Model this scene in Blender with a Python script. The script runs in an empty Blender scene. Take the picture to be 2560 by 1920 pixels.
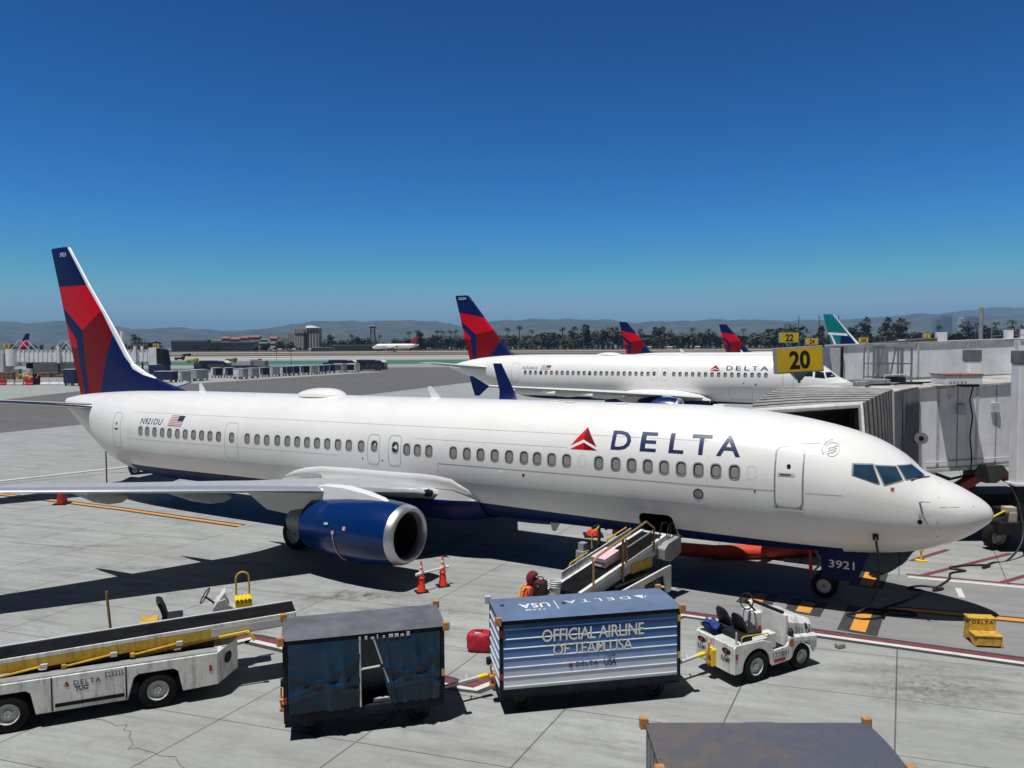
import bpy, bmesh, math, random
from mathutils import Vector, Matrix, Euler
from math import pi, sin, cos, radians as R
scene = bpy.context.scene
C = scene.collection
random.seed(7)

# ---------------------------------------------------------------- camera, sky, sun, exposure
F_PX, CAM_H, PITCH, ROLL = 1903.5, 7.195, math.atan(94 / 1903.5), -0.006
cd = bpy.data.cameras.new("camera"); cam = bpy.data.objects.new("camera", cd); C.objects.link(cam)
cd.sensor_width = 36; cd.lens = F_PX / 2560 * 36; cd.clip_start = 0.1; cd.clip_end = 60000
cam.matrix_world = Matrix.Translation((0, 0, CAM_H)) @ Matrix.Rotation(pi / 2 - PITCH, 4, 'X') @ Matrix.Rotation(ROLL, 4, 'Z')
scene.camera = cam
SUN_EL, SUN_AZ = R(74), math.atan2(-0.707, -0.707)
SUN = Vector((sin(SUN_AZ) * cos(SUN_EL), cos(SUN_AZ) * cos(SUN_EL), sin(SUN_EL)))
w = bpy.data.worlds.new("World"); scene.world = w; w.use_nodes = True
nt = w.node_tree; bg = nt.nodes["Background"]
sky = nt.nodes.new("ShaderNodeTexSky"); sky.sky_type = 'NISHITA'; sky.sun_disc = False
sky.sun_elevation = SUN_EL; sky.sun_rotation = SUN_AZ
sky.altitude = 300; sky.air_density = 1.0; sky.dust_density = 0.2; sky.ozone_density = 6.0
def wmath(op, a, b):
    k = nt.nodes.new("ShaderNodeMath"); k.operation = op
    for v, i in ((a, 0), (b, 1)):
        if isinstance(v, (int, float)): k.inputs[i].default_value = v
        else: nt.links.new(v, k.inputs[i])
    return k.outputs[0]
# sky curve steepened per channel; dome above the view dimmed to cut shadow fill
sp = nt.nodes.new("ShaderNodeSeparateColor"); nt.links.new(sky.outputs[0], sp.inputs[0]); cb = nt.nodes.new("ShaderNodeCombineColor")
tcw = nt.nodes.new("ShaderNodeTexCoord"); sz = nt.nodes.new("ShaderNodeSeparateXYZ"); nt.links.new(tcw.outputs["Generated"], sz.inputs[0])
zr = nt.nodes.new("ShaderNodeMapRange"); nt.links.new(sz.outputs[2], zr.inputs[0])
for i, v in enumerate((0.42, 0.78, 1.0, 0.13)): zr.inputs[i + 1].default_value = v
az = nt.nodes.new("ShaderNodeMapRange"); nt.links.new(sz.outputs[1], az.inputs[0])      # sky dimmed to the sides and behind, to weaken fill in shadows
for i, v in enumerate((-0.2, 0.72, 0.30, 1.0)): az.inputs[i + 1].default_value = v
for ch, tn, cap, pw_, k in ((0, .0612, .27, 3.6, 330.), (1, .0833, .45, 2.08, 25.8), (2, .1037, .62, 2.0, 16.05)):
    v = wmath('MINIMUM', wmath('MULTIPLY', sp.outputs[ch], tn), cap)
    nt.links.new(wmath('MULTIPLY', wmath('MULTIPLY', wmath('MULTIPLY', wmath('POWER', v, pw_), k), zr.outputs[0]), az.outputs[0]), cb.inputs[ch])
nt.links.new(cb.outputs[0], bg.inputs[0]); bg.inputs[1].default_value = 0.1
sl = bpy.data.lights.new("sun", 'SUN'); sl.energy = 4.6; sl.angle = R(0.5); sl.color = (1, 0.985, 0.965)
so = bpy.data.objects.new("sun", sl); C.objects.link(so); so.rotation_euler = SUN.to_track_quat('Z', 'Y').to_euler(); so.location = SUN * 80
vs = scene.view_settings; vs.view_transform = 'Standard'; vs.look = 'None'; vs.exposure = 0; vs.gamma = 1
scene.cycles.max_bounces = 6; scene.cycles.volume_bounces = 0; scene.cycles.caustics_reflective = False; scene.cycles.caustics_refractive = False

# ---------------------------------------------------------------- helpers
MATS = {}
def mat(name, col, rough=0.5, metal=0.0, var=0.08, scale=3.0, coat=0.0, bump=0.0, bscale=40.0, spec=0.5, dirt=0.0, dscale=(6, 6, 1.2), dcol=(0.09, 0.07, 0.055)):
    if name in MATS: return MATS[name]
    m = bpy.data.materials.new(name); m.use_nodes = True; n = m.node_tree.nodes; l = m.node_tree.links
    b = n["Principled BSDF"]; b.inputs["Roughness"].default_value = rough; b.inputs["Metallic"].default_value = metal
    b.inputs["Coat Weight"].default_value = coat; b.inputs["Coat Roughness"].default_value = 0.06
    b.inputs["Specular IOR Level"].default_value = spec
    tc = n.new("ShaderNodeTexCoord"); no = n.new("ShaderNodeTexNoise"); no.inputs["Scale"].default_value = scale; no.inputs["Detail"].default_value = 6
    no.inputs["Roughness"].default_value = 0.65
    l.new(tc.outputs["Object"], no.inputs["Vector"])
    mx = n.new("ShaderNodeMix"); mx.data_type = 'RGBA'
    mx.inputs[6].default_value = (*[c * (1 - 1.6 * var) for c in col], 1); mx.inputs[7].default_value = (*[min(1, c * (1 + var)) for c in col], 1)
    mr = n.new("ShaderNodeMapRange"); mr.inputs[1].default_value = 0.3; mr.inputs[2].default_value = 0.62
    l.new(no.outputs["Fac"], mr.inputs[0]); l.new(mr.outputs[0], mx.inputs[0]); l.new(mx.outputs[2], b.inputs["Base Color"])
    if dirt:
        mp = n.new("ShaderNodeMapping"); mp.inputs["Scale"].default_value = dscale; l.new(tc.outputs["Object"], mp.inputs[0])
        n3 = n.new("ShaderNodeTexNoise"); n3.inputs["Scale"].default_value = 1; n3.inputs["Detail"].default_value = 7; n3.inputs["Roughness"].default_value = .72; l.new(mp.outputs[0], n3.inputs["Vector"])
        m3 = n.new("ShaderNodeMapRange"); m3.inputs[1].default_value = .50; m3.inputs[2].default_value = .74; m3.inputs[4].default_value = dirt; l.new(n3.outputs["Fac"], m3.inputs[0])
        x3 = n.new("ShaderNodeMix"); x3.data_type = 'RGBA'; x3.inputs[7].default_value = (*dcol, 1); l.new(mx.outputs[2], x3.inputs[6]); l.new(m3.outputs[0], x3.inputs[0]); l.new(x3.outputs[2], b.inputs["Base Color"])
    if bump:
        n2 = n.new("ShaderNodeTexNoise"); n2.inputs["Scale"].default_value = bscale; n2.inputs["Detail"].default_value = 4
        l.new(tc.outputs["Object"], n2.inputs["Vector"])
        bp = n.new("ShaderNodeBump"); bp.inputs["Strength"].default_value = bump; bp.inputs["Distance"].default_value = 0.02
        l.new(n2.outputs["Fac"], bp.inputs["Height"]); l.new(bp.outputs[0], b.inputs["Normal"])
    MATS[name] = m; return m

WHITE = mat("aircraft_white", (0.82, 0.815, 0.79), 0.32, var=0.03, scale=0.5, coat=0.4, dirt=.10, dscale=(.5, 1.2, 2.2), dcol=(.35, .34, .31), bump=.04, bscale=1.1)
WHITE2 = mat("vehicle_white", (0.74, 0.74, 0.71), 0.45, var=0.12, scale=2.2, coat=0.15, dirt=.75)
GREYP = mat("wing_grey", (0.36, 0.38, 0.39), 0.45, var=0.06)
NAVY = mat("aircraft_navy", (0.0025, 0.012, 0.085), 0.45, var=0.05, spec=.2)
NAVYL = mat("letter_navy", (0.010, 0.022, 0.10), 0.4, var=0.05)
COWL = mat("cowl_blue", (0.001, 0.021, 0.112), 0.25, var=0.04, coat=0.3, spec=.25)
RED = mat("livery_red", (0.60, 0.002, 0.016), 0.45, var=0.04, spec=.2)
DRED = mat("livery_dark_red", (0.185, 0.001, 0.006), 0.45, var=0.04, spec=.2)
CHROME = mat("polished_metal", (0.75, 0.76, 0.78), 0.16, 1.0, var=0.03)
ALU = mat("brushed_aluminium", (0.62, 0.63, 0.64), 0.34, 1.0, var=0.06)
STEEL = mat("grey_steel", (0.30, 0.31, 0.32), 0.5, 0.5, var=0.15)
GREY = mat("grey_paint", (0.30, 0.31, 0.32), 0.5, var=0.12, dirt=.5)
LGREY = mat("light_grey_paint", (0.52, 0.53, 0.53), 0.5, var=0.1)
DARK = mat("dark_metal", (0.016, 0.017, 0.020), 0.6, var=0.3, spec=.25)
BLACK = mat("black_void", (0.004, 0.004, 0.005), 0.8, var=0.1)
RUBBER = mat("tyre_rubber", (0.011, 0.011, 0.012), 0.8, var=0.25, scale=8, spec=.2)
GLASS = mat("window_glass", (0.010, 0.016, 0.024), 0.06, var=0.1, coat=1.0)
CKGLASS = mat("cockpit_glass", (0.020, 0.05, 0.085), 0.04, var=0.25, scale=2, coat=1.0)
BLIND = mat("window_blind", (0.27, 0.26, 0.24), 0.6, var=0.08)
YEL = mat("safety_yellow", (0.60, 0.37, 0.03), 0.5, var=0.15, scale=5, dirt=.8)
YELB = mat("bright_yellow", (0.80, 0.58, 0.02), 0.45, var=0.08, scale=5)
TAN = mat("tan_bumper", (0.46, 0.22, 0.065), 0.7, var=0.25, scale=14)
BROWNP = mat("worn_ochre_pipe", (0.33, 0.19, 0.075), 0.6, var=0.25, scale=20)
ORANGE = mat("cone_orange", (0.85, 0.045, 0.015), 0.5, var=0.08)
DUCT = mat("duct_orange", (0.62, 0.065, 0.02), 0.6, var=0.15, bump=0.3, bscale=12)
REDP = mat("red_paint", (0.40, 0.02, 0.02), 0.5, var=0.15)
BRICKR = mat("strut_red", (0.33, 0.045, 0.018), 0.5, var=0.2)
REDBAG = mat("red_nylon", (0.42, 0.008, 0.02), 0.6, var=0.2, scale=10, bump=0.5, bscale=14)
CABLE = mat("black_cable", (0.012, 0.012, 0.013), 0.5, var=0.2)
SIGNY = mat("sign_yellow", (0.72, 0.46, 0.012), 0.5, var=0.05)
PINK = mat("pink_shell", (0.66, 0.36, 0.42), 0.4, var=0.05)

class MB:
    def __init__(s): s.bm = bmesh.new()
    def add(s, vs, fs, mi=0, M=None):
        v = [s.bm.verts.new(M @ Vector(p) if M else p) for p in vs]
        for f in fs:
            try: fc = s.bm.faces.new([v[i] for i in f]); fc.material_index = mi
            except ValueError: pass
        return s
    def boxb(s, x0, x1, y0, y1, z0, z1, mi=0, M=None):
        p = [(x, y, z) for z in (z0, z1) for y in (y0, y1) for x in (x0, x1)]
        return s.add(p, [(0, 2, 3, 1), (4, 5, 7, 6), (0, 1, 5, 4), (2, 6, 7, 3), (0, 4, 6, 2), (1, 3, 7, 5)], mi, M)
    def box(s, c, d, mi=0, M=None):
        return s.boxb(c[0] - d[0] / 2, c[0] + d[0] / 2, c[1] - d[1] / 2, c[1] + d[1] / 2, c[2] - d[2] / 2, c[2] + d[2] / 2, mi, M)
    def bar(s, p0, p1, wx, wz=None, mi=0):            # rectangular bar between two points
        p0, p1 = Vector(p0), Vector(p1); d = p1 - p0; L = d.length
        q = d.to_track_quat('Y', 'Z').to_matrix().to_4x4()
        wz = wx if wz is None else wz
        return s.boxb(-wx / 2, wx / 2, 0, L, -wz / 2, wz / 2, mi, Matrix.Translation(p0) @ q)
    def cyl(s, p0, p1, r0, r1=None, n=14, mi=0, cap=True):
        p0, p1 = Vector(p0), Vector(p1); r1 = r0 if r1 is None else r1
        q = (p1 - p0).to_track_quat('Z', 'X')
        a = [q @ Vector((cos(2 * pi * i / n), sin(2 * pi * i / n), 0)) for i in range(n)]
        vs = [p0 + v * r0 for v in a] + [p1 + v * r1 for v in a]
        fs = [(i, (i + 1) % n, n + (i + 1) % n, n + i) for i in range(n)]
        if cap: fs += [tuple(range(n - 1, -1, -1)), tuple(range(n, 2 * n))]
        return s.add(vs, fs, mi)
    def tube(s, pts, r, n=8, mi=0, closed=False):
        P = [Vector(p) for p in pts]; m = len(P); rings = []; up = Vector((0, 0, 1)); q0 = None
        for i in range(m):
            d = (P[(i + 1) % m] - P[i - 1]) if closed else (P[min(i + 1, m - 1)] - P[max(i - 1, 0)])
            d.normalize()
            if q0 is None: x = d.orthogonal().normalized()
            else: x = (q0 - d * q0.dot(d)).normalized()
            q0 = x; y = d.cross(x)
            rr = r[i] if isinstance(r, (list, tuple)) else r
            rings.append([P[i] + (x * cos(2 * pi * k / n) + y * sin(2 * pi * k / n)) * rr for k in range(n)])
        return s.loft(rings, mi, caps=not closed, wrap=closed)
    def loft(s, rings, mi=0, caps=True, wrap=False, closed=True):
        n = len(rings[0]); m = len(rings); vs = [p for r in rings for p in r]; fs = []
        for i in range(m if wrap else m - 1):
            j = (i + 1) % m
            for k in range(n if closed else n - 1):
                k2 = (k + 1) % n; fs.append((i * n + k, i * n + k2, j * n + k2, j * n + k))
        if caps: fs += [tuple(range(n - 1, -1, -1)), tuple(range((m - 1) * n, m * n))]
        return s.add(vs, fs, mi)
    def rev(s, prof, o=(0, 0, 0), axis='x', n=28, mi=0, sx=1.0, sz=1.0):   # profile [(along, radius)]
        rings = []
        for a, r in prof:
            ring = []
            for k in range(n):
                c, d = cos(2 * pi * k / n) * r, sin(2 * pi * k / n) * r
                p = {'x': (a, c * sx, d * sz), 'y': (d, a, c), 'z': (c, d, a)}[axis]
                ring.append((o[0] + p[0], o[1] + p[1], o[2] + p[2]))
            rings.append(ring)
        return s.loft(rings, mi, caps=False)
    def prism(s, poly, axis, lo, hi, mi=0, M=None):
        f = {'x': lambda a, b, t: (t, a, b), 'y': lambda a, b, t: (a, t, b), 'z': lambda a, b, t: (a, b, t)}[axis]
        n = len(poly); vs = [f(a, b, lo) for a, b in poly] + [f(a, b, hi) for a, b in poly]
        return s.add(vs, [tuple(range(n))[::-1], tuple(range(n, 2 * n))] + [(i, (i + 1) % n, n + (i + 1) % n, n + i) for i in range(n)], mi, M)
    def xf(s, M): bmesh.ops.transform(s.bm, matrix=M, verts=s.bm.verts); return s
    def obj(s, name, mats, parent=None, smooth=None, bevel=0, seg=2, loc=None):
        bmesh.ops.recalc_face_normals(s.bm, faces=s.bm.faces)
        me = bpy.data.meshes.new(name); s.bm.to_mesh(me); s.bm.free()
        for m in (mats if isinstance(mats, (list, tuple)) else [mats]): me.materials.append(m)
        o = bpy.data.objects.new(name, me); C.objects.link(o)
        if smooth is not None:
            me.shade_smooth()
            if smooth < 180: me.set_sharp_from_angle(angle=R(smooth))
        if bevel:
            b = o.modifiers.new("bevel", 'BEVEL'); b.width = bevel; b.segments = seg; b.limit_method = 'ANGLE'; b.angle_limit = R(40)
        if parent: o.parent = parent
        if loc: o.location = loc
        return o
def tag(o, label, cat, group=None, kind=None):
    o["label"] = label; o["category"] = cat
    if group: o["group"] = group
    if kind: o["kind"] = kind
    return o
def top(name, label, cat, loc=(0, 0, 0), rz=0.0, group=None):
    o = bpy.data.objects.new(name, None); C.objects.link(o); o.location = loc; o.rotation_euler = (0, 0, rz); o.empty_display_size = 0.3
    return tag(o, label, cat, group)
def struct(o): o["kind"] = "structure"; return o
KIDS = None
def copy_tree(o, label=None, parent=None):
    c = o.copy(); C.objects.link(c)
    if parent is not None: c.parent = parent
    for ch in list(o.children): copy_tree(ch, None, c)
    if label: c["label"] = label
    return c
def xform(o, loc, rz, s=1.0): o.location = loc; o.rotation_euler = (0, 0, rz); o.scale = (s, s, s); return o

def text2d(s, bold=0.0, shear=0.0, space=1.0):
    cu = bpy.data.curves.new("t", 'FONT'); cu.body = s; cu.size = 1; cu.offset = bold; cu.shear = shear; cu.space_character = space; cu.resolution_u = 3
    ob = bpy.data.objects.new("t", cu); C.objects.link(ob)
    dg = bpy.context.evaluated_depsgraph_get(); me = bpy.data.meshes.new_from_object(ob.evaluated_get(dg))
    vs = [(v.co.x, v.co.y) for v in me.vertices]; fs = [tuple(p.vertices) for p in me.polygons]
    bpy.data.objects.remove(ob); bpy.data.curves.remove(cu); bpy.data.meshes.remove(me)
    return vs, fs
def lettering(mb, s, fmap, x0, x1, z0, z1, bold=0.0, shear=0.0, space=1.0, mi=0, bis=0):
    """fit the text into the box (x0..x1, z0..z1) of (u, v) and map it with fmap(u, v) -> 3D"""
    vs, fs = text2d(s, bold, shear, space)
    ax, bx = min(v[0] for v in vs), max(v[0] for v in vs); ay, by = min(v[1] for v in vs), max(v[1] for v in vs)
    q = [(x0 + (v[0] - ax) / (bx - ax) * (x1 - x0), z0 + (v[1] - ay) / (by - ay) * (z1 - z0), 0) for v in vs]
    b = bmesh.new(); bv = [b.verts.new(p) for p in q]
    for f in fs:
        try: b.faces.new([bv[i] for i in f])
        except ValueError: pass
    bmesh.ops.remove_doubles(b, verts=b.verts, dist=1e-6)
    for k in range(1, bis):
        z = z0 + (z1 - z0) * k / bis
        bmesh.ops.bisect_plane(b, geom=b.verts[:] + b.edges[:] + b.faces[:], plane_co=(0, z, 0), plane_no=(0, 1, 0))
    b.verts.index_update()
    mb.add([fmap(v.co.x, v.co.y) for v in b.verts], [tuple(v.index for v in f.verts) for f in b.faces], mi); b.free()
def patch(mb, poly, fmap, mi=0, bis=0):
    b = bmesh.new(); b.faces.new([b.verts.new((p[0], p[1], 0)) for p in poly])
    if bis:
        for ax in (0, 1):
            lo, hi = min(p[ax] for p in poly), max(p[ax] for p in poly)
            for k in range(1, bis):
                co = [0, 0, 0]; no = [0, 0, 0]; co[ax] = lo + (hi - lo) * k / bis; no[ax] = 1
                bmesh.ops.bisect_plane(b, geom=b.verts[:] + b.edges[:] + b.faces[:], plane_co=co, plane_no=no)
    b.verts.index_update()
    mb.add([fmap(v.co.x, v.co.y) for v in b.verts], [tuple(v.index for v in f.verts) for f in b.faces], mi); b.free()
def ringpatch(mb, outer, inner, fmap, mi=0):
    n = len(outer)
    mb.add([fmap(*p) for p in outer] + [fmap(*p) for p in inner], [(i, (i + 1) % n, n + (i + 1) % n, n + i) for i in range(n)], mi)
def rrect(x0, x1, z0, z1, r, k=5):
    p = []
    for cx, cz, a0 in ((x1 - r, z1 - r, 0), (x0 + r, z1 - r, 90), (x0 + r, z0 + r, 180), (x1 - r, z0 + r, 270)):
        p += [(cx + r * cos(R(a0 + 90 * i / k)), cz + r * sin(R(a0 + 90 * i / k))) for i in range(k + 1)]
    return p
def delta_mark(mb, fmap, cx, z0, wd, h, flip=1, mi=(0, 1)):
    """red triangle mark: upper arrowhead in two tones above a flat two-tone base"""
    q = lambda a, b: (cx + flip * a * wd, z0 + b * h)
    for poly, m in (([(-.5, .16), (-.06, .46), (.0, 1.0)], 0), ([(-.06, .46), (.46, .16), (.0, 1.0)], 1), ([(-.5, 0.0), (.02, .0), (-.03, .32)], 0), ([(.02, .0), (.5, .0), (-.03, .32)], 1)):
        patch(mb, [q(*p) for p in poly], fmap, mi[m], 4)
def wheel(parent, name, c, r, wdt, axis='y', rimmat=None, rr=0.56):
    d = {'y': (0, 1, 0), 'x': (1, 0, 0)}[axis]
    h = wdt / 2; p = [(-h, r * rr), (-h, r * .86), (-h * .8, r * .97), (-h * .4, r), (h * .4, r), (h * .8, r * .97), (h, r * .86), (h, r * rr), (-h, r * rr)]
    t = MB().rev(p, (0, 0, 0), axis, 26).obj(name, RUBBER, parent, 40, loc=c)
    q = [(-h * .75, .001), (-h * .8, r * rr * .34), (-h * .45, r * rr * .40), (-h * .35, r * rr * .78), (-h * .95, r * rr * .97), (-h * .95, r * rr), (h * .95, r * rr), (h * .35, r * rr * .8), (h * .6, r * rr * .3), (h * .6, .001)]
    m = MB().rev(q, (0, 0, 0), axis, 22)
    for k in range(5):
        a = 2 * pi * k / 5; u, v = cos(a) * r * rr * .25, sin(a) * r * rr * .25
        if axis == 'y': m.cyl((u, -h * .95, v), (u, -h * .78, v), r * .035, n=6)
    m.obj("rim", rimmat or LGREY, t, 35)
    return t

# ---------------------------------------------------------------- ground, air field, hills
def node_mat(name): 
    m = bpy.data.materials.new(name); m.use_nodes = True; return m, m.node_tree.nodes, m.node_tree.links
class NG:
    def __init__(s, n, l): s.n, s.l = n, l
    def val(s, x, sock):
        if isinstance(x, (int, float)): sock.default_value = x
        else: s.l.new(x, sock)
    def m(s, op, a, b=0.0, c=None):
        k = s.n.new("ShaderNodeMath"); k.operation = op; s.val(a, k.inputs[0]); s.val(b, k.inputs[1])
        if c is not None: s.val(c, k.inputs[2])
        return k.outputs[0]
    def noise(s, vec, scale, detail=5, rough=.6):
        k = s.n.new("ShaderNodeTexNoise"); k.inputs["Scale"].default_value = scale; k.inputs["Detail"].default_value = detail; k.inputs["Roughness"].default_value = rough
        s.l.new(vec, k.inputs["Vector"]); return k.outputs["Fac"]
    def rng(s, x, a, b, c=0., d=1.):
        k = s.n.new("ShaderNodeMapRange"); s.l.new(x, k.inputs[0])
        for i, v in enumerate((a, b, c, d)): k.inputs[i + 1].default_value = v
        return k.outputs[0]
    def mix(s, f, a, b):
        k = s.n.new("ShaderNodeMix"); k.data_type = 'RGBA'; s.val(f, k.inputs[0])
        for x, i in ((a, 6), (b, 7)):
            if isinstance(x, tuple): k.inputs[i].default_value = (*x, 1)
            else: s.l.new(x, k.inputs[i])
        return k.outputs[2]
    def comb(s, x, y, z=0.):
        k = s.n.new("ShaderNodeCombineXYZ")
        for v, i in ((x, 0), (y, 1), (z, 2)): s.val(v, k.inputs[i])
        return k.outputs[0]
def pavement(name, base, dark, joints=True, stains=(), streak=0.5, tint=(0.30, 0.27, 0.25), blot=0.5):
    m, n, l = node_mat(name); g = NG(n, l); b = n["Principled BSDF"]; b.inputs["Roughness"].default_value = 0.85; b.inputs["Specular IOR Level"].default_value = 0.25
    tc = n.new("ShaderNodeTexCoord"); sx = n.new("ShaderNodeSeparateXYZ"); l.new(tc.outputs["Object"], sx.inputs[0]); X, Y = sx.outputs[0], sx.outputs[1]
    P = tc.outputs["Object"]
    u = g.m('SUBTRACT', X, g.m('MULTIPLY', Y, 0.515)); v = g.m('ADD', Y, g.m('MULTIPLY', X, 0.31))
    sv = g.comb(g.m('MULTIPLY', u, 0.35), g.m('MULTIPLY', v, 2.6))
    big = g.rng(g.noise(P, 0.16, 3), .3, .7); fine = g.rng(g.noise(P, 9.0, 7, .75), .3, .7); st = g.rng(g.noise(sv, 0.9, 7, .7), .38, .72); med = g.rng(g.noise(P, 1.3, 6, .7), .35, .7)
    far = g.rng(g.noise(g.comb(g.m('MULTIPLY', u, .03), g.m('MULTIPLY', v, .30)), 1.0, 6, .72), .42, .66)
    c = g.mix(g.m('MULTIPLY', big, .55), base, tuple(x * .84 for x in base))
    c = g.mix(g.m('MULTIPLY', fine, .42), c, tuple(x * .55 for x in base))
    spk = g.rng(g.noise(g.comb(g.m('MULTIPLY', u, .8), g.m('MULTIPLY', v, 2.4)), 3.2, 8, .78), .56, .72)
    c = g.mix(g.m('MULTIPLY', spk, .7), c, tuple(x * .36 for x in base))
    lite = g.rng(g.noise(g.comb(g.m('MULTIPLY', u, 1.6), g.m('MULTIPLY', v, 3.4)), 2.2, 7, .75), .55, .75)
    c = g.mix(g.m('MULTIPLY', lite, .5), c, tuple(min(.62, x * 1.35) for x in base))
    c = g.mix(g.m('MULTIPLY', g.m('POWER', st, 1.6), streak), c, dark)
    c = g.mix(g.m('MULTIPLY', g.m('POWER', med, 3.0), blot), c, dark)
    c = g.mix(g.m('MULTIPLY', far, min(.8, streak * 1.0)), c, tuple(.45 * a_ + .55 * b_ for a_, b_ in zip(base, dark)))
    if joints:
        w1 = g.m('WRAP', g.m('ADD', g.m('MULTIPLY', Y, -0.515), g.m('ADD', X, 6.59)), 3.28, 0.0); w2 = g.m('WRAP', g.m('SUBTRACT', v, 17.5), 2.42, 0.0)
        ji = g.m('FLOOR', g.m('DIVIDE', g.m('ADD', u, 6.59), 3.28)); jj = g.m('FLOOR', g.m('DIVIDE', g.m('SUBTRACT', v, 17.5), 2.42))
        wn = n.new("ShaderNodeTexWhiteNoise"); wn.noise_dimensions = '2D'; l.new(g.comb(ji, jj), wn.inputs["Vector"])
        c = g.mix(g.m('MULTIPLY', wn.outputs["Value"], .22), c, tuple(x * .70 for x in base))
        d1 = g.m('MINIMUM', w1, g.m('SUBTRACT', 3.28, w1)); d2 = g.m('MINIMUM', w2, g.m('SUBTRACT', 2.42, w2))
        j = g.m('MAXIMUM', g.m('LESS_THAN', d1, .017), g.m('LESS_THAN', d2, .013))
        c = g.mix(g.m('MULTIPLY', j, .72), c, (0.045, 0.043, 0.04))
    for (sxx, syy, rx, ry, k, sc) in stains:
        a = g.m('DIVIDE', g.m('SUBTRACT', X, sxx), rx); bb = g.m('DIVIDE', g.m('SUBTRACT', Y, syy), ry)
        d = g.m('SQRT', g.m('ADD', g.m('MULTIPLY', a, a), g.m('MULTIPLY', bb, bb)))
        f = g.m('MULTIPLY', g.rng(d, 1.0, .2), g.rng(g.noise(P, sc, 6, .7), .36, .66))
        c = g.mix(g.m('MULTIPLY', f, k), c, (0.03, 0.03, 0.03))
    l.new(c, b.inputs["Base Color"])
    bp = n.new("ShaderNodeBump"); bp.inputs["Strength"].default_value = .25; bp.inputs["Distance"].default_value = .01
    l.new(g.noise(P, 30, 5, .7), bp.inputs["Height"]); l.new(bp.outputs[0], b.inputs["Normal"])
    return m
def gz(y): return 0.0 if y < 330 else (2.9 * (y - 330) / 390 if y < 720 else 2.9)
ST = [(-4.7, 21.75, 2.2, .55, .9, 3.), (-9.4, 25.2, .9, .35, .8, 5.), (-11.5, 22.9, .8, .25, .7, 5.), (-13.5, 22.2, 1.3, .22, .6, 4.), (-7.0, 21.0, 1.5, .3, .5, 4.), (1.5, 21.2, 1.0, .4, .5, 5.), (-15.8, 27.5, 3.0, .35, .5, 3.), (4.0, 12.2, 1.2, .9, .35, 5.), (10.2, 13.8, 1.6, .6, .5, 6.), (8.8, 15.6, 1.9, 1.2, .7, 6.), (8.2, 16.6, 2.6, .35, .45, 5.), (-13, 24.6, 3.5, .5, .5, 2.), (-3.0, 20.5, 3, 1.2, .35, 4.)]
CONC = pavement("apron_concrete", (0.415, 0.43, 0.413), (0.12, 0.117, 0.11), stains=ST, streak=.75)
LANE = pavement("stand_lane_concrete", (0.31, 0.31, 0.305), (0.13, 0.13, 0.13), False, streak=.75, blot=.3)
ASPH = pavement("taxilane_asphalt", (0.175, 0.170, 0.164), (0.05, 0.048, 0.046), False, streak=.85)
ASPH2 = pavement("dark_patch_asphalt", (0.12, 0.117, 0.113), (0.07, 0.068, 0.066), False, streak=.6)
FARC = pavement("far_concrete", (0.33, 0.32, 0.30), (0.22, 0.21, 0.2), False, streak=.3)
TAXI = pavement("taxiway_concrete", (0.48, 0.46, 0.42), (0.36, 0.34, 0.31), False, streak=.3)
GREENP = pavement("green_painted_infield", (0.05, 0.175, 0.125), (0.04, 0.12, 0.09), False, streak=.3)
DRY = pavement("dry_grass", (0.13, 0.098, 0.062), (0.075, 0.062, 0.04), False, streak=.5)
def sheet(name, rows, x0, x1, m, nx=1):
    mb = MB(); vs = []; fs = []; xs = [x0 + (x1 - x0) * i / nx for i in range(nx + 1)]
    for y, z in rows: vs += [(x, y, z) for x in xs]
    for i in range(len(rows) - 1):
        for k in range(nx): a = i * (nx + 1) + k; fs.append((a, a + 1, a + nx + 2, a + nx + 1))
    return struct(mb.add(vs, fs).obj(name, m))
sheet("ground", [(-80, 0), (330, 0), (720, 2.9), (2500, 2.9), (24000, 2.9)], -16000, 16000, CONC, 8)
def band(name, ya, yb, m, dz=.05, x0=-1500, x1=1800):
    ys = sorted({ya, yb} | {y for y in (330, 720) if ya < y < yb})
    return sheet(name, [(y, gz(y) + dz) for y in ys], x0, x1, m)
def flat(name, poly, m, z):
    return struct(MB().add([(x, y, z) for x, y in poly], [tuple(range(len(poly)))]).obj(name, m))
flat("taxilane", [(-88, 50), (-49, 56), (-44, 66), (-23.9, 110), (-7.9, 155), (12, 210), (34, 268), (-330, 268), (-330, 232), (-37, 225), (-74, 132), (-73, 108)], ASPH, .012)
flat("apron_lane", [(4.2, 20.15), (11.6, 17.02), (16, 15.05), (22, 12.4), (26, 19), (15.2, 22.15), (12.35, 23.2), (7.0, 25.8), (5.3, 23.4), (4.6, 21.4)], LANE, .004)
band("service_road", 271, 322, FARC); band("infield", 322, 392, GREENP); band("taxiway_shoulder", 392, 428, FARC)
band("taxiway", 428, 522, TAXI); band("grass_strip", 522, 690, DRY); band("runway", 690, 742, TAXI); band("grass_verge", 742, 2400, DRY, .06, -4000, 4000)
band("taxiway_edge", 470, 482, DRY, .09); band("runway_shoulder", 596, 612, TAXI, .09)

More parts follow.
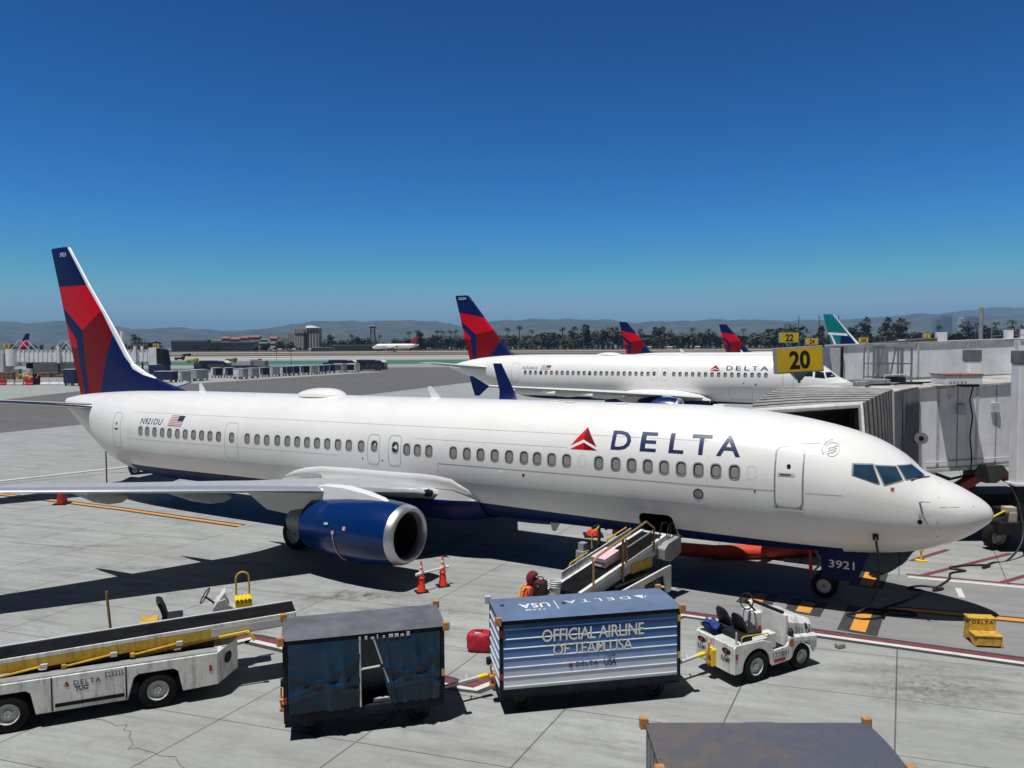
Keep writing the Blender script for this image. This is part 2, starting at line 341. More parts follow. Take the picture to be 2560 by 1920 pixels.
def paint(name, col, wear=.35):
    m, n, l = node_mat(name); g = NG(n, l); b = n["Principled BSDF"]; b.inputs["Roughness"].default_value = .7
    tc = n.new("ShaderNodeTexCoord"); P = tc.outputs["Object"]
    f = g.m('MULTIPLY', g.rng(g.noise(P, 5, 7, .75), .48, .68), wear); l.new(g.mix(f, col, (0.2, 0.19, 0.18)), b.inputs["Base Color"]); return m
PW, PR, PK, PY_ = paint("paint_white", (0.62, 0.61, 0.58)), paint("paint_maroon", (0.165, 0.035, 0.04)), paint("paint_black", (0.035, 0.035, 0.036), .2), paint("paint_yellow", (0.68, 0.30, 0.035), .3)
def line(name, pts, wd, m, z, off=0.0):
    """painted stripe along pts, offset sideways (left positive)"""
    P = [Vector((*p, 0)) for p in pts]; L = []; N = len(P)
    for i in range(N):
        d = (P[min(i + 1, N - 1)] - P[max(i - 1, 0)]).normalized(); nn = Vector((-d.y, d.x, 0))
        L.append((P[i] + nn * (off - wd / 2), P[i] + nn * (off + wd / 2)))
    vs = [(q.x, q.y, z) for pr in L for q in pr]
    return struct(MB().add(vs, [(2 * i, 2 * i + 2, 2 * i + 3, 2 * i + 1) for i in range(N - 1)]).obj(name, m))
# maroon / white double boundary line, black edged, zig-zagging across the stand
RW = [(-11.5, 14.9), (-6.55, 18.62), (-6.4, 18.47), (-1.4, 15.95), (-0.87, 15.72), (1.6, 17.9), (4.5, 20.1), (7.55, 18.66), (11.55, 16.86), (20, 13.05)]
line("boundary_black", RW, .62, PK, .008); line("boundary_maroon", RW, .20, PR, .012, .10); line("boundary_white", RW, .16, PW, .012, -.09)
LEAD = [(10.3, 20.38), (11.2, 20.14), (13.25, 19.43), (20, 16.9)]
line("lead_black", LEAD, .46, PK, .009); line("lead_yellow", LEAD, .24, PY_, .013)
BAR = (0.515, 0.857)
for i, (x, y) in enumerate([(9.1, 19.55), (8.02, 20.55), (6.95, 21.3), (10.9, 23.0)]):
    h = [1.05, .62, .62, .9][i]; p = [(x - BAR[0] * h, y - BAR[1] * h), (x + BAR[0] * h, y + BAR[1] * h)]
    line("bar_black", p, .92, PK, .010 + .0006 * i); q = [(x - BAR[0] * (h - .14), y - BAR[1] * (h - .14)), (x + BAR[0] * (h - .14), y + BAR[1] * (h - .14))]
    line("bar_yellow", q, .36, PY_, .015)
line("dash_white", [(13.1, 22.1), (12.72, 21.25)], .16, PW, .011); line("dash_white", [(11.92, 19.7), (11.62, 19.0)], .16, PW, .011)
line("far_boundary_white", [(12.2, 23.2), (15.1, 22.1), (22, 19.6)], .2, PW, .011); line("far_boundary_maroon", [(12.3, 23.5), (15.2, 22.4), (22, 19.9)], .12, PR, .011)
for k in range(5): line("hatch_maroon", [(12.66 + k * 2.0, 23.32 - k * .75), (17.06 + k * 2.0, 25.78 - k * .7)], .17, PR, .012)
line("hatch_maroon", [(13.2, 24.95), (15.2, 26.3)], .17, PR, .012)
line("inner_white", [(7.2, 25.9), (8.95, 24.95), (9.6, 25.8)], .13, PW, .011)
for i, P_ in enumerate([[(-8.3, 14.6), (-7.4, 14.2), (-6.9, 13.4), (-6.0, 13.1), (-5.2, 12.2)], [(-12.2, 26.0), (-11.4, 25.6), (-10.2, 26.2)], [(4.6, 13.2), (5.4, 12.7), (5.9, 11.8)]]): line("pavement_crack", [(a_[0] + (b_[0] - a_[0]) * q / 6 + random.uniform(-.07, .07), a_[1] + (b_[1] - a_[1]) * q / 6 + random.uniform(-.07, .07)) for a_, b_ in zip(P_, P_[1:]) for q in range(6)], .016, paint("crack_grey", (.13, .125, .12), .6), .0055)
line("wing_line_black", [(-26, 37.8), (-21.5, 35.75), (-17.6, 33.9), (-11, 30.5)], .5, PK, .009); line("wing_line_yellow", [(-26, 37.8), (-21.5, 35.75), (-17.6, 33.9), (-11, 30.5)], .22, PY_, .013)

def hill(name, prof, D, depth, m, rough=14., seed=1):
    rnd = random.Random(seed); mb = MB(); xs = []; n = 260
    px = [p[0] for p in prof]
    def top_z(u):
        for (a, ya), (b, yb) in zip(prof, prof[1:]):
            if a <= u <= b: t = (u - a) / (b - a); t = t * t * (3 - 2 * t); return ya + (yb - ya) * t
        return prof[-1][1]
    rows = []
    K = 9
    ph = [[rnd.uniform(0, 6.28) for _ in range(6)] for _ in range(K + 1)]
    for j in range(K + 1):
        t = j / (K - 1)
        row = []
        for i in range(n + 1):
            u = px[0] + (px[-1] - px[0]) * i / n
            y = D - depth * (1 - min(t, 1)) + (depth * .5 if j == K else 0)
            x = (u - 1280) / F_PX * D
            h = CAM_H + (866 - .006 * (u - 1280) - top_z(u)) / F_PX * D
            wob = sum(sin(u * f + q) * a for f, q, a in zip((.021, .047, .083, .13, .21, .33), ph[min(j, K)], (.9, .8, .7, .5, .35, .2)))
            e = t ** 1.25 if j < K else .6
            z = max(2.0, 2.9 + (h - 2.9) * e + (wob * rough * (1 - .8 * t) * min(1, t * 3) if j < K else 0))
            row.append((x, y, z))
        rows.append(row)
    return struct(mb.loft(rows, 0, False, False, False).obj(name, m, None, 180))
HILLM = mat("chaparral", (0.060, 0.062, 0.040), 0.95, var=0.45, scale=0.0035)
P1 = [(-300, 800), (0, 803), (35, 804), (75, 812), (105, 813), (150, 803), (230, 809), (290, 815), (330, 823), (380, 820), (430, 820), (465, 820), (490, 825), (525, 822), (560, 828), (610, 826), (650, 822), (700, 817), (740, 811), (790, 804), (840, 804), (900, 802), (960, 801.5), (1020, 801), (1060, 802), (1090, 805), (1120, 811), (1160, 814), (1230, 803), (1300, 799), (1335, 797), (1390, 801), (1436, 797), (1480, 801), (1520, 798), (1570, 805), (1640, 805), (1715, 803), (1790, 799), (1880, 798), (1941, 803), (2013, 801), (2085, 801), (2140, 796), (2212, 792), (2295, 785), (2340, 789), (2411, 789), (2480, 790), (2560, 787), (2900, 792)]
P2 = [(1900, 812), (2200, 796), (2330, 786), (2420, 776), (2480, 770), (2560, 769), (2700, 766), (2900, 780)]
hill("hills", P1, 9500, 3800, HILLM, 30, 3); hill("distant_hills", P2, 14500, 3500, HILLM, 30, 5)

# ---------------------------------------------------------------- airliners
class Hull:
    """fuselage skin: sections (x aft of nose, top z, bottom z, half width, z of the widest point)"""
    def __init__(s, st, low=2.3): s.A = st; s.low = low; s.xs = [r[0] for r in st]; s.m = [s._m(k) for k in range(1, 5)]
    def _m(s, k):
        x, y = s.xs, [r[k] for r in s.A]; n = len(x); h = [x[i + 1] - x[i] for i in range(n - 1)]; d = [(y[i + 1] - y[i]) / h[i] for i in range(n - 1)]
        return [d[0]] + [2 * d[i - 1] * d[i] / (d[i - 1] + d[i]) if d[i - 1] * d[i] > 0 else 0.0 for i in range(1, n - 1)] + [d[-1]]
    def sec(s, x):
        xs = s.xs; i = 0
        while i < len(xs) - 2 and x > xs[i + 1]: i += 1
        h = xs[i + 1] - xs[i]; t = min(1, max(0, (x - xs[i]) / h)); o = []
        for k in range(4):
            a, b, ma, mb = s.A[i][k + 1], s.A[i + 1][k + 1], s.m[k][i], s.m[k][i + 1]
            o.append((2 * t**3 - 3 * t * t + 1) * a + (t**3 - 2 * t * t + t) * h * ma + (-2 * t**3 + 3 * t * t) * b + (t**3 - t * t) * h * mb)
        return o
    def y(s, x, z):
        zt, zb, w, zc = s.sec(x); k = (z - zc) / ((zt - zc) if z > zc else (zc - zb)); e = 2.0 if z > zc else s.low
        return w * max(0, 1 - min(1, abs(k)) ** e) ** (1 / e)
    def map(s, off=.006, side=1):
        def f(x, z):
            y = s.y(x, z); e = .02
            n = Vector((-(s.y(x + e, z) - s.y(x - e, z)) / (2 * e), 1, -(s.y(x, z + e) - s.y(x, z - e)) / (2 * e))); n.normalize()
            p = Vector((x, y, z)) + n * off; p.y *= side; return p
        return f
    def ring(s, x, n, off=0.0):
        zt, zb, w, zc = s.sec(x); o = []
        for k in range(n):
            t = 2 * pi * k / n; c, d = cos(t), sin(t)
            e = 2.0 if d >= 0 else s.low
            yy = math.copysign(abs(c) ** (2 / e), c) * (w + off); zz = math.copysign(abs(d) ** (2 / e), d)
            o.append((x, yy, zc + zz * ((zt - zc) if d >= 0 else (zc - zb)) + off * d))
        return o
def foil(le, te, z_or_y, th, vert=False, n=12, sweepz=0.0):
    """aerofoil ring from leading to trailing edge at span station"""
    c = te - le; up = []; 
    for i in range(n + 1):
        t = (1 - cos(pi * i / n)) / 2; y = 5 * th * c * (.2969 * t**.5 - .126 * t - .3516 * t * t + .2843 * t**3 - .1036 * t**4); up.append((le + c * t, y))
    r = up + [(x, -y * .75) for x, y in up[-2:0:-1]]
    return r
def wing_rings(stn):      # (span y, le x, te x, z, thickness)
    out = []
    for y, le, te, z, th in stn: out.append([(x, y, z + t) for x, t in foil(le, te, 0, th)])
    return out
def vert_rings(stn):      # (z, le, te, thickness)
    out = []
    for z, le, te, th in stn:
        f = foil(le, te, 0, th); n = 12
        out.append([(x, t if i <= n else t / .75, z) for i, (x, t) in enumerate(f)])
    return out
def inside(p, poly):
    r = False; j = len(poly) - 1
    for i in range(len(poly)):
        (xa, ya), (xb, yb) = poly[i], poly[j]
        if (ya > p[1]) != (yb > p[1]) and p[0] < (xb - xa) * (p[1] - ya) / (yb - ya) + xa: r = not r
        j = i
    return r
def livery(mb, polys):
    """cut the fin along the edges of its painted fields and give each field its paint: polys [(material index, [(x, z)..])]"""
    bm = mb.bm
    for mi, P in polys:
        for a, b in zip(P, P[1:] + P[:1]):
            d = Vector((b[0] - a[0], 0, b[1] - a[1])); bmesh.ops.bisect_plane(bm, geom=bm.verts[:] + bm.edges[:] + bm.faces[:], plane_co=(a[0], 0, a[1]), plane_no=(d.z, 0, -d.x), dist=1e-4)
    for f in bm.faces:
        c = f.calc_center_median()
        for mi, P in polys:
            if inside((c.x, c.z), P): f.material_index = mi
def nacelle(parent, cx, cy, cz, L, rad, kind=0):
    """blue cowl with a bare metal intake lip, fan, core nozzle; intake at cx"""
    e = top("engine", "", "", (cx, cy, cz)); del e["label"], e["category"]; e.parent = parent
    fl = .93
    MB().rev([(.26, rad * .945), (.5, rad * .985), (.95, rad * 1.03), (1.5, rad * 1.045), (2.2, rad * 1.02), (2.9, rad * .95), (L, rad * .84), (L, rad * .80), (2.5, rad * .86)], n=40, sz=fl).obj("cowl", COWL, e, 60)
    MB().rev([(.26, rad * .945), (.14, rad * .915), (.05, rad * .865), (0, rad * .80), (.03, rad * .755), (.12, rad * .725), (.3, rad * .71)], n=40, sz=fl).obj("intake_lip", mat("lip_metal", (.58, .59, .61), .40, .85, var=.03), e, 80)
    MB().rev([(.3, rad * .71), (.6, rad * .70), (1.15, rad * .72)], n=36, sz=fl).obj("intake_duct", mat("duct_dark", (.012, .013, .015), .6), e, 60)
    f = MB(); f.rev([(1.15, rad * .72), (1.16, .01)], n=36, sz=fl)
    f.obj("fan_disc", BLACK, e)
    s = MB().rev([(.78, .005), (.9, rad * .1), (1.14, rad * .2)], n=20).obj("spinner", BLACK, e, 60)
    b = MB()
    for k in range(22):
        a = 2 * pi * k / 22; u = Vector((0, cos(a), sin(a))); v = Vector((.09, -sin(a) * .07, cos(a) * .07))
        b.add([u * rad * .2 + Vector((1.08, 0, 0)) - v * .6, u * rad * .2 + Vector((1.08, 0, 0)) + v * .6, u * rad * .69 + Vector((1.06, 0, 0)) + v, u * rad * .69 + Vector((1.06, 0, 0)) - v], [(0, 1, 2, 3)])
    b.obj("fan_blades", DARK, e)
    MB().rev([(2.4, rad * .62), (L + .2, rad * .55), (L + 1.0, rad * .40), (L + 1.0, rad * .36), (L + .3, rad * .30)], n=28).obj("core_nozzle", STEEL, e, 60)
    MB().rev([(L + .2, rad * .30), (L + 1.0, rad * .22), (L + 1.5, .01)], n=20).obj("tail_cone", DARK, e, 60)
    return e
def gear_leg(parent, name, x, y, ztop, r, dy, wd):
    g = MB(); g.cyl((0, 0, r), (0, 0, ztop), .075, .10, 12); g.cyl((0, -dy - wd / 2, r), (0, dy + wd / 2, r), .05, n=10); g.bar((.0, 0, r + .5), (.55, 0, ztop), .06); g.bar((.05, .0, r + .1), (.28, 0, r + .35), .05); g.bar((.28, 0, r + .35), (.05, 0, r + .6), .05)
    o = g.obj(name, GREY, parent, 40, loc=(x, y, 0))
    for sgn in (-1, 1): wheel(o, "wheel", (0, sgn * dy, r), r, wd)
    return o
def rounded_window(hull, x, z, wx, hz, parent, side=1, blind=.88, frame=GREY):  # default blind stops short; dark glass above it stands in for recess shadow
    f = hull.map(.004, side); f2 = hull.map(.009, side)
    mb = MB(); ringpatch(mb, rrect(x - wx / 2 - .03, x + wx / 2 + .03, z - hz / 2 - .03, z + hz / 2 + .03, wx * .47, 4), rrect(x - wx / 2, x + wx / 2, z - hz / 2, z + hz / 2, wx * .42, 4), f2, 1)
    patch(mb, rrect(x - wx / 2, x + wx / 2, z - hz / 2, z + hz / 2, wx * .42, 4), f, 0)
    o = mb.obj("window", [GLASS, frame], parent)
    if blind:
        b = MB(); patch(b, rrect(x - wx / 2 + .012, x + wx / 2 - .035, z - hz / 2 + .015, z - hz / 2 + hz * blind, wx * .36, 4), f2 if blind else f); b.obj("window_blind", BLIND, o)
    return o
def door_line(hull, name, x0, x1, z0, z1, parent, side=1, r=.14, w=.028, m=GREY, lean=0.0):
    f0 = hull.map(.006, side); f = (lambda x, z: f0(x + lean * (z - z0), z))
    mb = MB(); ringpatch(mb, rrect(x0 - w, x1 + w, z0 - w, z1 + w, r + w, 6), rrect(x0, x1, z0, z1, r, 6), f)
    # follow the skin: split the long sides
    b = mb.bm
    for k in range(1, 9):
        z = z0 + (z1 - z0) * k / 9; p = f(x0, z); bmesh.ops.bisect_plane(b, geom=b.verts[:] + b.edges[:] + b.faces[:], plane_co=(0, 0, z), plane_no=(0, 0, 1))
    for v in b.verts: 
        q = hull.map(.006, side)(v.co.x, v.co.z); v.co.y = q.y
    return mb.obj(name, m, parent)
SEAM = mat("panel_seam", (0.30, 0.30, 0.30), 0.6, var=.1)
REGM = mat("stencil_grey", (0.05, 0.055, 0.07), 0.5, var=.1)
FLAGB = mat("flag_blue", (0.03, 0.04, 0.07), 0.5); FLAGR = mat("flag_red", (0.40, 0.06, 0.08), 0.5)
def strip(mb, hull, pts, w, off=.005, mi=0, side=1):
    f = hull.map(off, side); N = len(pts)
    for (xa, za), (xb, zb) in zip(pts, pts[1:]):
        k = max(1, int(math.hypot(xb - xa, zb - za) / .35)); d = Vector((xb - xa, zb - za)).normalized(); nx, nz = -d.y * w / 2, d.x * w / 2
        for i in range(k):
            a = (xa + (xb - xa) * i / k, za + (zb - za) * i / k); b = (xa + (xb - xa) * (i + 1) / k, za + (zb - za) * (i + 1) / k)
            mb.add([f(a[0] + nx, a[1] + nz), f(b[0] + nx, b[1] + nz), f(b[0] - nx, b[1] - nz), f(a[0] - nx, a[1] - nz)], [(0, 1, 2, 3)], mi)
def flag_on(hull, x0, x1, z0, z1, parent, side=1, slant=.12):
    f0 = hull.map(.007, side); f1 = hull.map(.009, side); mb = MB(); L = x0 - x1
    g = lambda f: (lambda u, v: f(x0 - u * L - slant * v, z0 + v * (z1 - z0)))
    for k in range(13): patch(mb, [(0, k / 13), (1, k / 13), (1, (k + 1) / 13), (0, (k + 1) / 13)], g(f0), 0 if k % 2 == 0 else 1)
    patch(mb, [(.58, 6 / 13), (1, 6 / 13), (1, 1), (.58, 1)], g(f1), 2, 3)
    return mb.obj("flag", [FLAGR, WHITE, FLAGB], parent)

def hull_mesh(H, xs, n, name, parent, belly, hole=None, mats=None, tail_mat=None):
    """skin with navy belly below z = belly; hole = (x0, x1, k0, k1) faces left out"""
    mb = MB(); rings = [H.ring(x, n) for x in xs]; vs = [p for r in rings for p in r]; bv = [mb.bm.verts.new(p) for p in vs]
    for i in range(len(xs) - 1):
        for k in range(n):
            k2 = (k + 1) % n
            if hole and hole[0] - 1e-6 <= xs[i] and xs[i + 1] <= hole[1] + 1e-6 and hole[2] <= k < hole[3]: continue
            f = mb.bm.faces.new([bv[i * n + k], bv[i * n + k2], bv[(i + 1) * n + k2], bv[(i + 1) * n + k]])
    mb.bm.faces.new(bv[:n][::-1]); mb.bm.faces.new(bv[-n:])
    bm = mb.bm; kx = 15.0
    for lo, hi, sl_ in ((3.0, kx, .028), (kx, 34.0, 0.0)):      # paint line between white sides and navy belly
        g = [f for f in bm.faces if lo - .5 < f.calc_center_median().x < hi + 1.5]; e = list({x for f in g for x in f.edges}); v = list({x for f in g for x in f.verts})
        bmesh.ops.bisect_plane(bm, geom=v + e + g, plane_co=(kx, 0, belly), plane_no=(-sl_, 0, 1), dist=1e-4)
    for f in bm.faces:
        c = f.calc_center_median()
        if 3.4 < c.x < 33.5 and c.z < belly + min(0, (c.x - kx) * .028): f.material_index = 1
    return mb.obj(name, mats, parent, 50)

FIN_PAINT = [(1, [(41.6, 10.54), (38.2, 10.49), (37.0, 9.5), (37.54, 9.14), (39.12, 8.24), (40.84, 9.4)]),
    (2, [(39.12, 8.24), (37.54, 9.14), (36.9, 9.5), (36.2, 8.5), (36.6, 7.94), (38.09, 4.6), (38.84, 4.6)]),
    (1, [(41.2, 9.1), (40.69, 8.65), (39.78, 7.78), (39.72, 7.35), (40.6, 7.5)]), (2, [(40.6, 7.5), (39.72, 7.35), (39.18, 4.6), (39.9, 4.6)]),
    (3, [(40.0, 12.7), (39.7, 12.4), (38.2, 10.6), (36.9, 9.06), (36.0, 8.04), (35.3, 7.2), (34.9, 6.7), (34.2, 6.3), (33.5, 6.0), (33.5, 5.86), (34.32, 6.02), (35.08, 6.30), (35.73, 6.90), (36.56, 7.94), (37.48, 9.12), (38.70, 10.5), (40.28, 12.5), (40.28, 12.7)])]
LEADM = mat("leading_edge_metal", (0.80, 0.82, 0.85), 0.3, .75, var=.03); FINLE = mat("fin_edge_silver", (0.80, 0.81, 0.82), 0.45, .25, var=.03)
def build_737():
    ST = [(0, 2.70, 2.68, .01, 2.69), (.06, 2.87, 2.53, .22, 2.69), (.2, 3.02, 2.40, .42, 2.70), (.5, 3.22, 2.16, .72, 2.72), (.81, 3.39, 1.97, .92, 2.75), (1.23, 3.57, 1.79, 1.12, 2.81), (1.52, 3.69, 1.68, 1.23, 2.86), (2.0, 4.12, 1.56, 1.38, 2.95), (2.66, 4.52, 1.46, 1.53, 3.06), (3.15, 4.70, 1.41, 1.61, 3.14), (3.81, 4.88, 1.36, 1.70, 3.22), (5.04, 5.11, 1.29, 1.80, 3.34), (6.33, 5.25, 1.27, 1.86, 3.40), (7.7, 5.31, 1.26, 1.88, 3.42), (12, 5.31, 1.26, 1.88, 3.42), (18, 5.31, 1.26, 1.88, 3.42), (24, 5.31, 1.26, 1.88, 3.42), (29, 5.31, 1.26, 1.88, 3.42), (31.3, 5.31, 1.27, 1.84, 3.43), (32.9, 5.30, 1.32, 1.77, 3.47), (34.65, 5.27, 1.54, 1.60, 3.56), (36.08, 5.21, 1.90, 1.36, 3.72), (37.35, 5.14, 2.52, 1.08, 3.93), (38.5, 5.06, 3.10, .80, 4.15), (39.6, 4.96, 3.72, .52, 4.38), (40.67, 4.80, 4.32, .25, 4.56)]
    H = Hull(ST)
    A = top("airliner", "white airliner in the foreground, 3921 on its fin and nose gear door", "airliner", (12.3034, 19.253, .124), pi - .5209)
    A.rotation_euler = (0, .0059, pi - .5209)
    n = 96
    xs = [0, .02, .06, .12, .2, .3, .4, .5, .65, .81, 1.0, 1.23, 1.38, 1.52, 1.66, 1.8, 2.0, 2.2, 2.4, 2.66, 2.9, 3.15, 3.45, 3.81, 4.2, 4.6, 5.04, 5.7, 6.33, 7.0, 7.89, 8.98, 10, 12, 14, 16, 18, 20, 22, 24, 26, 28, 29, 30, 31.3, 32.1, 32.9, 33.8, 34.65, 35.4, 36.08, 36.7, 37.35, 37.9, 38.5, 39.1, 39.6, 40.2, 40.67]
    # cargo door opening on the starboard lower side, between z 1.50 and 2.29
    ks = [k for k in range(n) if H.ring(8.4, n)[k][1] > 0 and 1.44 < H.ring(8.4, n)[k][2] < 2.34]
    hull_mesh(H, xs, n, "fuselage", A, 1.965, (7.89, 8.98, min(ks), max(ks)), [WHITE, NAVY])
    zs = [H.ring(8.4, n)[min(ks)][2], H.ring(8.4, n)[max(ks)][2]]; z0, z1 = min(zs), max(zs)
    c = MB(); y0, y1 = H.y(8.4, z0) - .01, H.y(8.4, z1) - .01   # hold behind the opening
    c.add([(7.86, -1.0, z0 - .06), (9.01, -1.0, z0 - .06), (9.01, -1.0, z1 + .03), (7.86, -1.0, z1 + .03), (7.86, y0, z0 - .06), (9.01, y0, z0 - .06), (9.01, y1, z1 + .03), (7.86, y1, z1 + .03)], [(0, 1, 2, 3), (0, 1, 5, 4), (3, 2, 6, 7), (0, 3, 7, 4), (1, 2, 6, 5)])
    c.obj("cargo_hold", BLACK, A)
    fr = MB(); f = H.map(.006)
    ringpatch(fr, rrect(7.84, 9.03, z0 - .05, z1 + .05, .05, 6), rrect(7.92, 8.95, z0 + .03, z1 - .03, .17, 6), f); fr.obj("cargo_door_frame", WHITE, A)
    # windows: measured stations
    W = [6.107, 6.61, 7.096, 7.591, 8.088, 8.576, 9.07, 9.572, 10.115, 11.18, 11.693, 12.204, 12.673, 13.217, 13.754, 14.296, 14.829, 15.375, 16.374, 16.857, 17.318, 19.371, 19.957, 20.481, 21.006, 21.522, 22.03, 22.54, 23.06, 23.6, 24.18, 24.717, 25.288, 26.19, 26.977, 27.499, 28.021, 28.529, 29.064, 29.584, 30.113, 30.622, 31.163, 31.693, 32.202]
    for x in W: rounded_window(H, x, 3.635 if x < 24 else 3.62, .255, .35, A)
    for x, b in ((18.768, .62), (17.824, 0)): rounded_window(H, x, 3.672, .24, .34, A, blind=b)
    for x in (5.65, 10.65): door_line(H, "window_plug", x - .11, x + .11, 3.47, 3.82, A, r=.1, w=.008, m=LGREY)
    door_line(H, "exit_hatch", 18.555, 19.06, 3.04, 4.05, A, r=.13, w=.03, m=LGREY); door_line(H, "exit_hatch", 17.60, 18.11, 3.045, 4.06, A, r=.13, w=.03, m=LGREY)
    door_line(H, "mid_door", 25.87, 26.6, 2.74, 4.18, A, r=.16, w=.012, m=SEAM); door_line(H, "rear_door", 33.86, 34.5, 2.72, 4.33, A, r=.17, w=.016, m=SEAM)
    d = door_line(H, "front_door", 4.37, 5.03, 2.78, 4.35, A, r=.16, w=.042, m=STEEL)
    k = MB(); f = H.map(.008); patch(k, rrect(4.55, 4.98, 3.60, 3.69, .02, 2), f, 0, 4); patch(k, rrect(4.64, 4.93, 3.625, 3.66, .01, 2), H.map(.012), 1, 3)
    k.obj("handle", [LGREY, DARK], d)
    k = MB(); patch(k, rrect(4.66, 4.76, 3.80, 3.92, .049, 4), f); k.obj("porthole", GLASS, d)
    k = MB(); k.add([tuple(f(x, z) + Vector((0, o, 0))) for x, z, o in ((4.33, 2.74, 0), (5.07, 2.74, 0), (5.07, 2.74, .06), (4.33, 2.74, .06), (4.36, 2.69, 0), (5.04, 2.69, 0), (5.04, 2.69, .05), (4.36, 2.69, .05))], [(0, 1, 2, 3), (4, 5, 6, 7), (2, 3, 7, 6), (0, 3, 7, 4), (1, 2, 6, 5)]); k.obj("door_sill", ALU, d)
    k = MB(); patch(k, rrect(34.05, 34.35, 3.58, 3.64, .02, 2), f, 0, 2); patch(k, rrect(34.13, 34.22, 3.80, 3.92, .04, 3), f); k.obj("rear_door_handle", DARK, A)
    # cockpit glazing
    for nm, P in (("side", [(3.16, 3.965), (2.725, 3.965), (2.563, 3.55), (2.62, 3.545), (3.16, 3.72)]), ("middle", [(2.66, 3.945), (2.209, 3.915), (2.046, 3.625), (2.43, 3.515)]), ("front", [(2.155, 3.935), (1.87, 3.925), (1.575, 3.665), (1.97, 3.64)])):
        for side in (1, -1):
            cx = sum(p[0] for p in P) / len(P); cz = sum(p[1] for p in P) / len(P)
            big = [(cx + (p[0] - cx) * 1.13, cz + (p[1] - cz) * 1.18) for p in P]
            k = MB(); patch(k, big, H.map(.012, side), 1, 12); patch(k, P, H.map(.026, side), 0, 12)
            k.obj("cockpit_window", [CKGLASS, GREY], A)
    k = MB(); f = H.map(.02)
    k.tube([f(1.85, 3.60), f(1.65, 3.64), f(1.45, 3.62)], .012, 6); k.obj("wiper", DARK, A)
    # wordmark and tail number
    k = MB(); f = H.map(.007)
    for ch, a, b in (("D", 9.77, 9.16), ("E", 8.86, 8.37), ("L", 7.99, 7.56), ("T", 7.35, 6.79), ("A", 6.63, 5.98)):
        lettering(k, ch, f, a, b, 4.04, 4.58, .018, 0, 1, 0, 6)
    k.obj("lettering", NAVYL, A)
    k = MB(); delta_mark(k, f, 10.64, 3.985, .90, .655, -1); k.obj("triangle_emblem", [RED, DRED], A)
    k = MB(); lettering(k, "N921DU", f, 32.29, 30.72, 3.925, 4.18, .0, .22, 1.05, 0, 3); k.obj("registration", REGM, A)
    flag_on(H, 30.30, 29.42, 3.915, 4.355, A)
    k = MB(); f = H.map(.006)
    circ = lambda cx, cz, r, a0=0, a1=360, m=28: [(cx + r * cos(R(a0 + (a1 - a0) * i / m)), cz + r * sin(R(a0 + (a1 - a0) * i / m))) for i in range(m + (a1 - a0 < 360))]
    ringpatch(k, circ(3.69, 4.318, .170), circ(3.69, 4.318, .160), f)
    for i in range(3):
        o = .06 * (i - 1); pts = [(3.80, 4.27 + o), (3.74, 4.30 + o), (3.68, 4.30 + o), (3.62, 4.34 + o), (3.58, 4.35 + o)]; strip(k, H, pts, .02, .006)
    for i, ch in enumerate("SKYTEAM"):
        a = R(205 - 17 * i); cx, cz = 3.69 + -cos(a) * -.235, 4.318 + sin(a) * .2
        lettering(k, ch, f, 3.69 - cos(a) * .235 + .022, 3.69 - cos(a) * .235 - .022, 4.318 + sin(a) * .225 - .03, 4.318 + sin(a) * .225 + .03, 0)
    k.obj("alliance_emblem", mat("emblem_grey", (.30, .31, .33), .5), A)
    # seams, ports, vents
    k = MB(); strip(k, H, [(16.0, 3.23), (5.05, 3.20)], .016); strip(k, H, [(4.3, 3.19), (3.4, 3.18)], .011); strip(k, H, [(33.4, 3.23), (20.5, 3.24)], .008); strip(k, H, [(16.0, 3.23), (16.0, 2.9)], .010)
    strip(k, H, [(5.5, 4.45), (4.0, 4.45)], .008); strip(k, H, [(17, 4.02), (11.2, 4.02)], .006)
    strip(k, H, [(6.6, 2.5), (6.3, 1.95), (6.2, 1.5)], .016)
    for xv in (6.85, 12.0, 14.2, 20.3, 24.9, 28.9, 33.1): strip(k, H, [(xv, 1.98), (xv, 2.6), (xv, 3.3), (xv, 4.0), (xv, 4.6), (xv, 5.0), (xv, 5.22)], .007)
    for zv in (4.42, 2.62): strip(k, H, [(33, zv), (6.9, zv)], .006)
    zt, zb, w_, zc = H.sec(1.24); strip(k, H, [(1.215, 3.5), (1.23, 3.2), (1.25, 2.6), (1.24, 2.2), (1.2, 1.87)], .028)
    strip(k, H, [(1.2, 2.98), (.45, 2.98)], .012); strip(k, H, [(1.2, 2.42), (.55, 2.44)], .012)
    k.obj("panel_seams", SEAM, A)
    for x, z, r in ((5.563, 3.149, .028), (12.701, 3.073, .045), (19.3, 3.2, .03), (18.4, 3.18, .03), (34.2, 3.85, .03)):
        k = MB(); patch(k, circ(x, z, r, m=14), H.map(.007)); k.obj("vent_port", DARK, A)
    k = MB(); ringpatch(k, circ(7.098, 2.951, .145), circ(7.098, 2.951, .115), H.map(.008), 0); patch(k, circ(7.098, 2.951, .115), H.map(.006), 1, 3); k.obj("outflow_port", [DARK, STEEL], A)
    k = MB(); patch(k, rrect(2.20, 2.30, 3.335, 3.45, .02), H.map(.006), 1); patch(k, rrect(2.215, 2.285, 3.355, 3.43, .01), H.map(.009), 0); k.obj("warning_placard", [REDP, LGREY], A)
    for z in (3.09, 2.80):
        f = H.map(0.0)(1.64, z); nrm = (H.map(.1)(1.64, z) - f).normalized()
        k = MB(); k.bar(f, f + nrm * .13, .05, .02); k.cyl(f + nrm * .13 + Vector((.03, 0, 0)), f + nrm * .13 + Vector((-.20, 0, .01)), .014, .008, 8); k.obj("pitot_probe", ALU, A)
    k = MB(); patch(k, circ(1.63, 2.60, .06, m=16), H.map(.008)); k.obj("angle_vane", DARK, A)
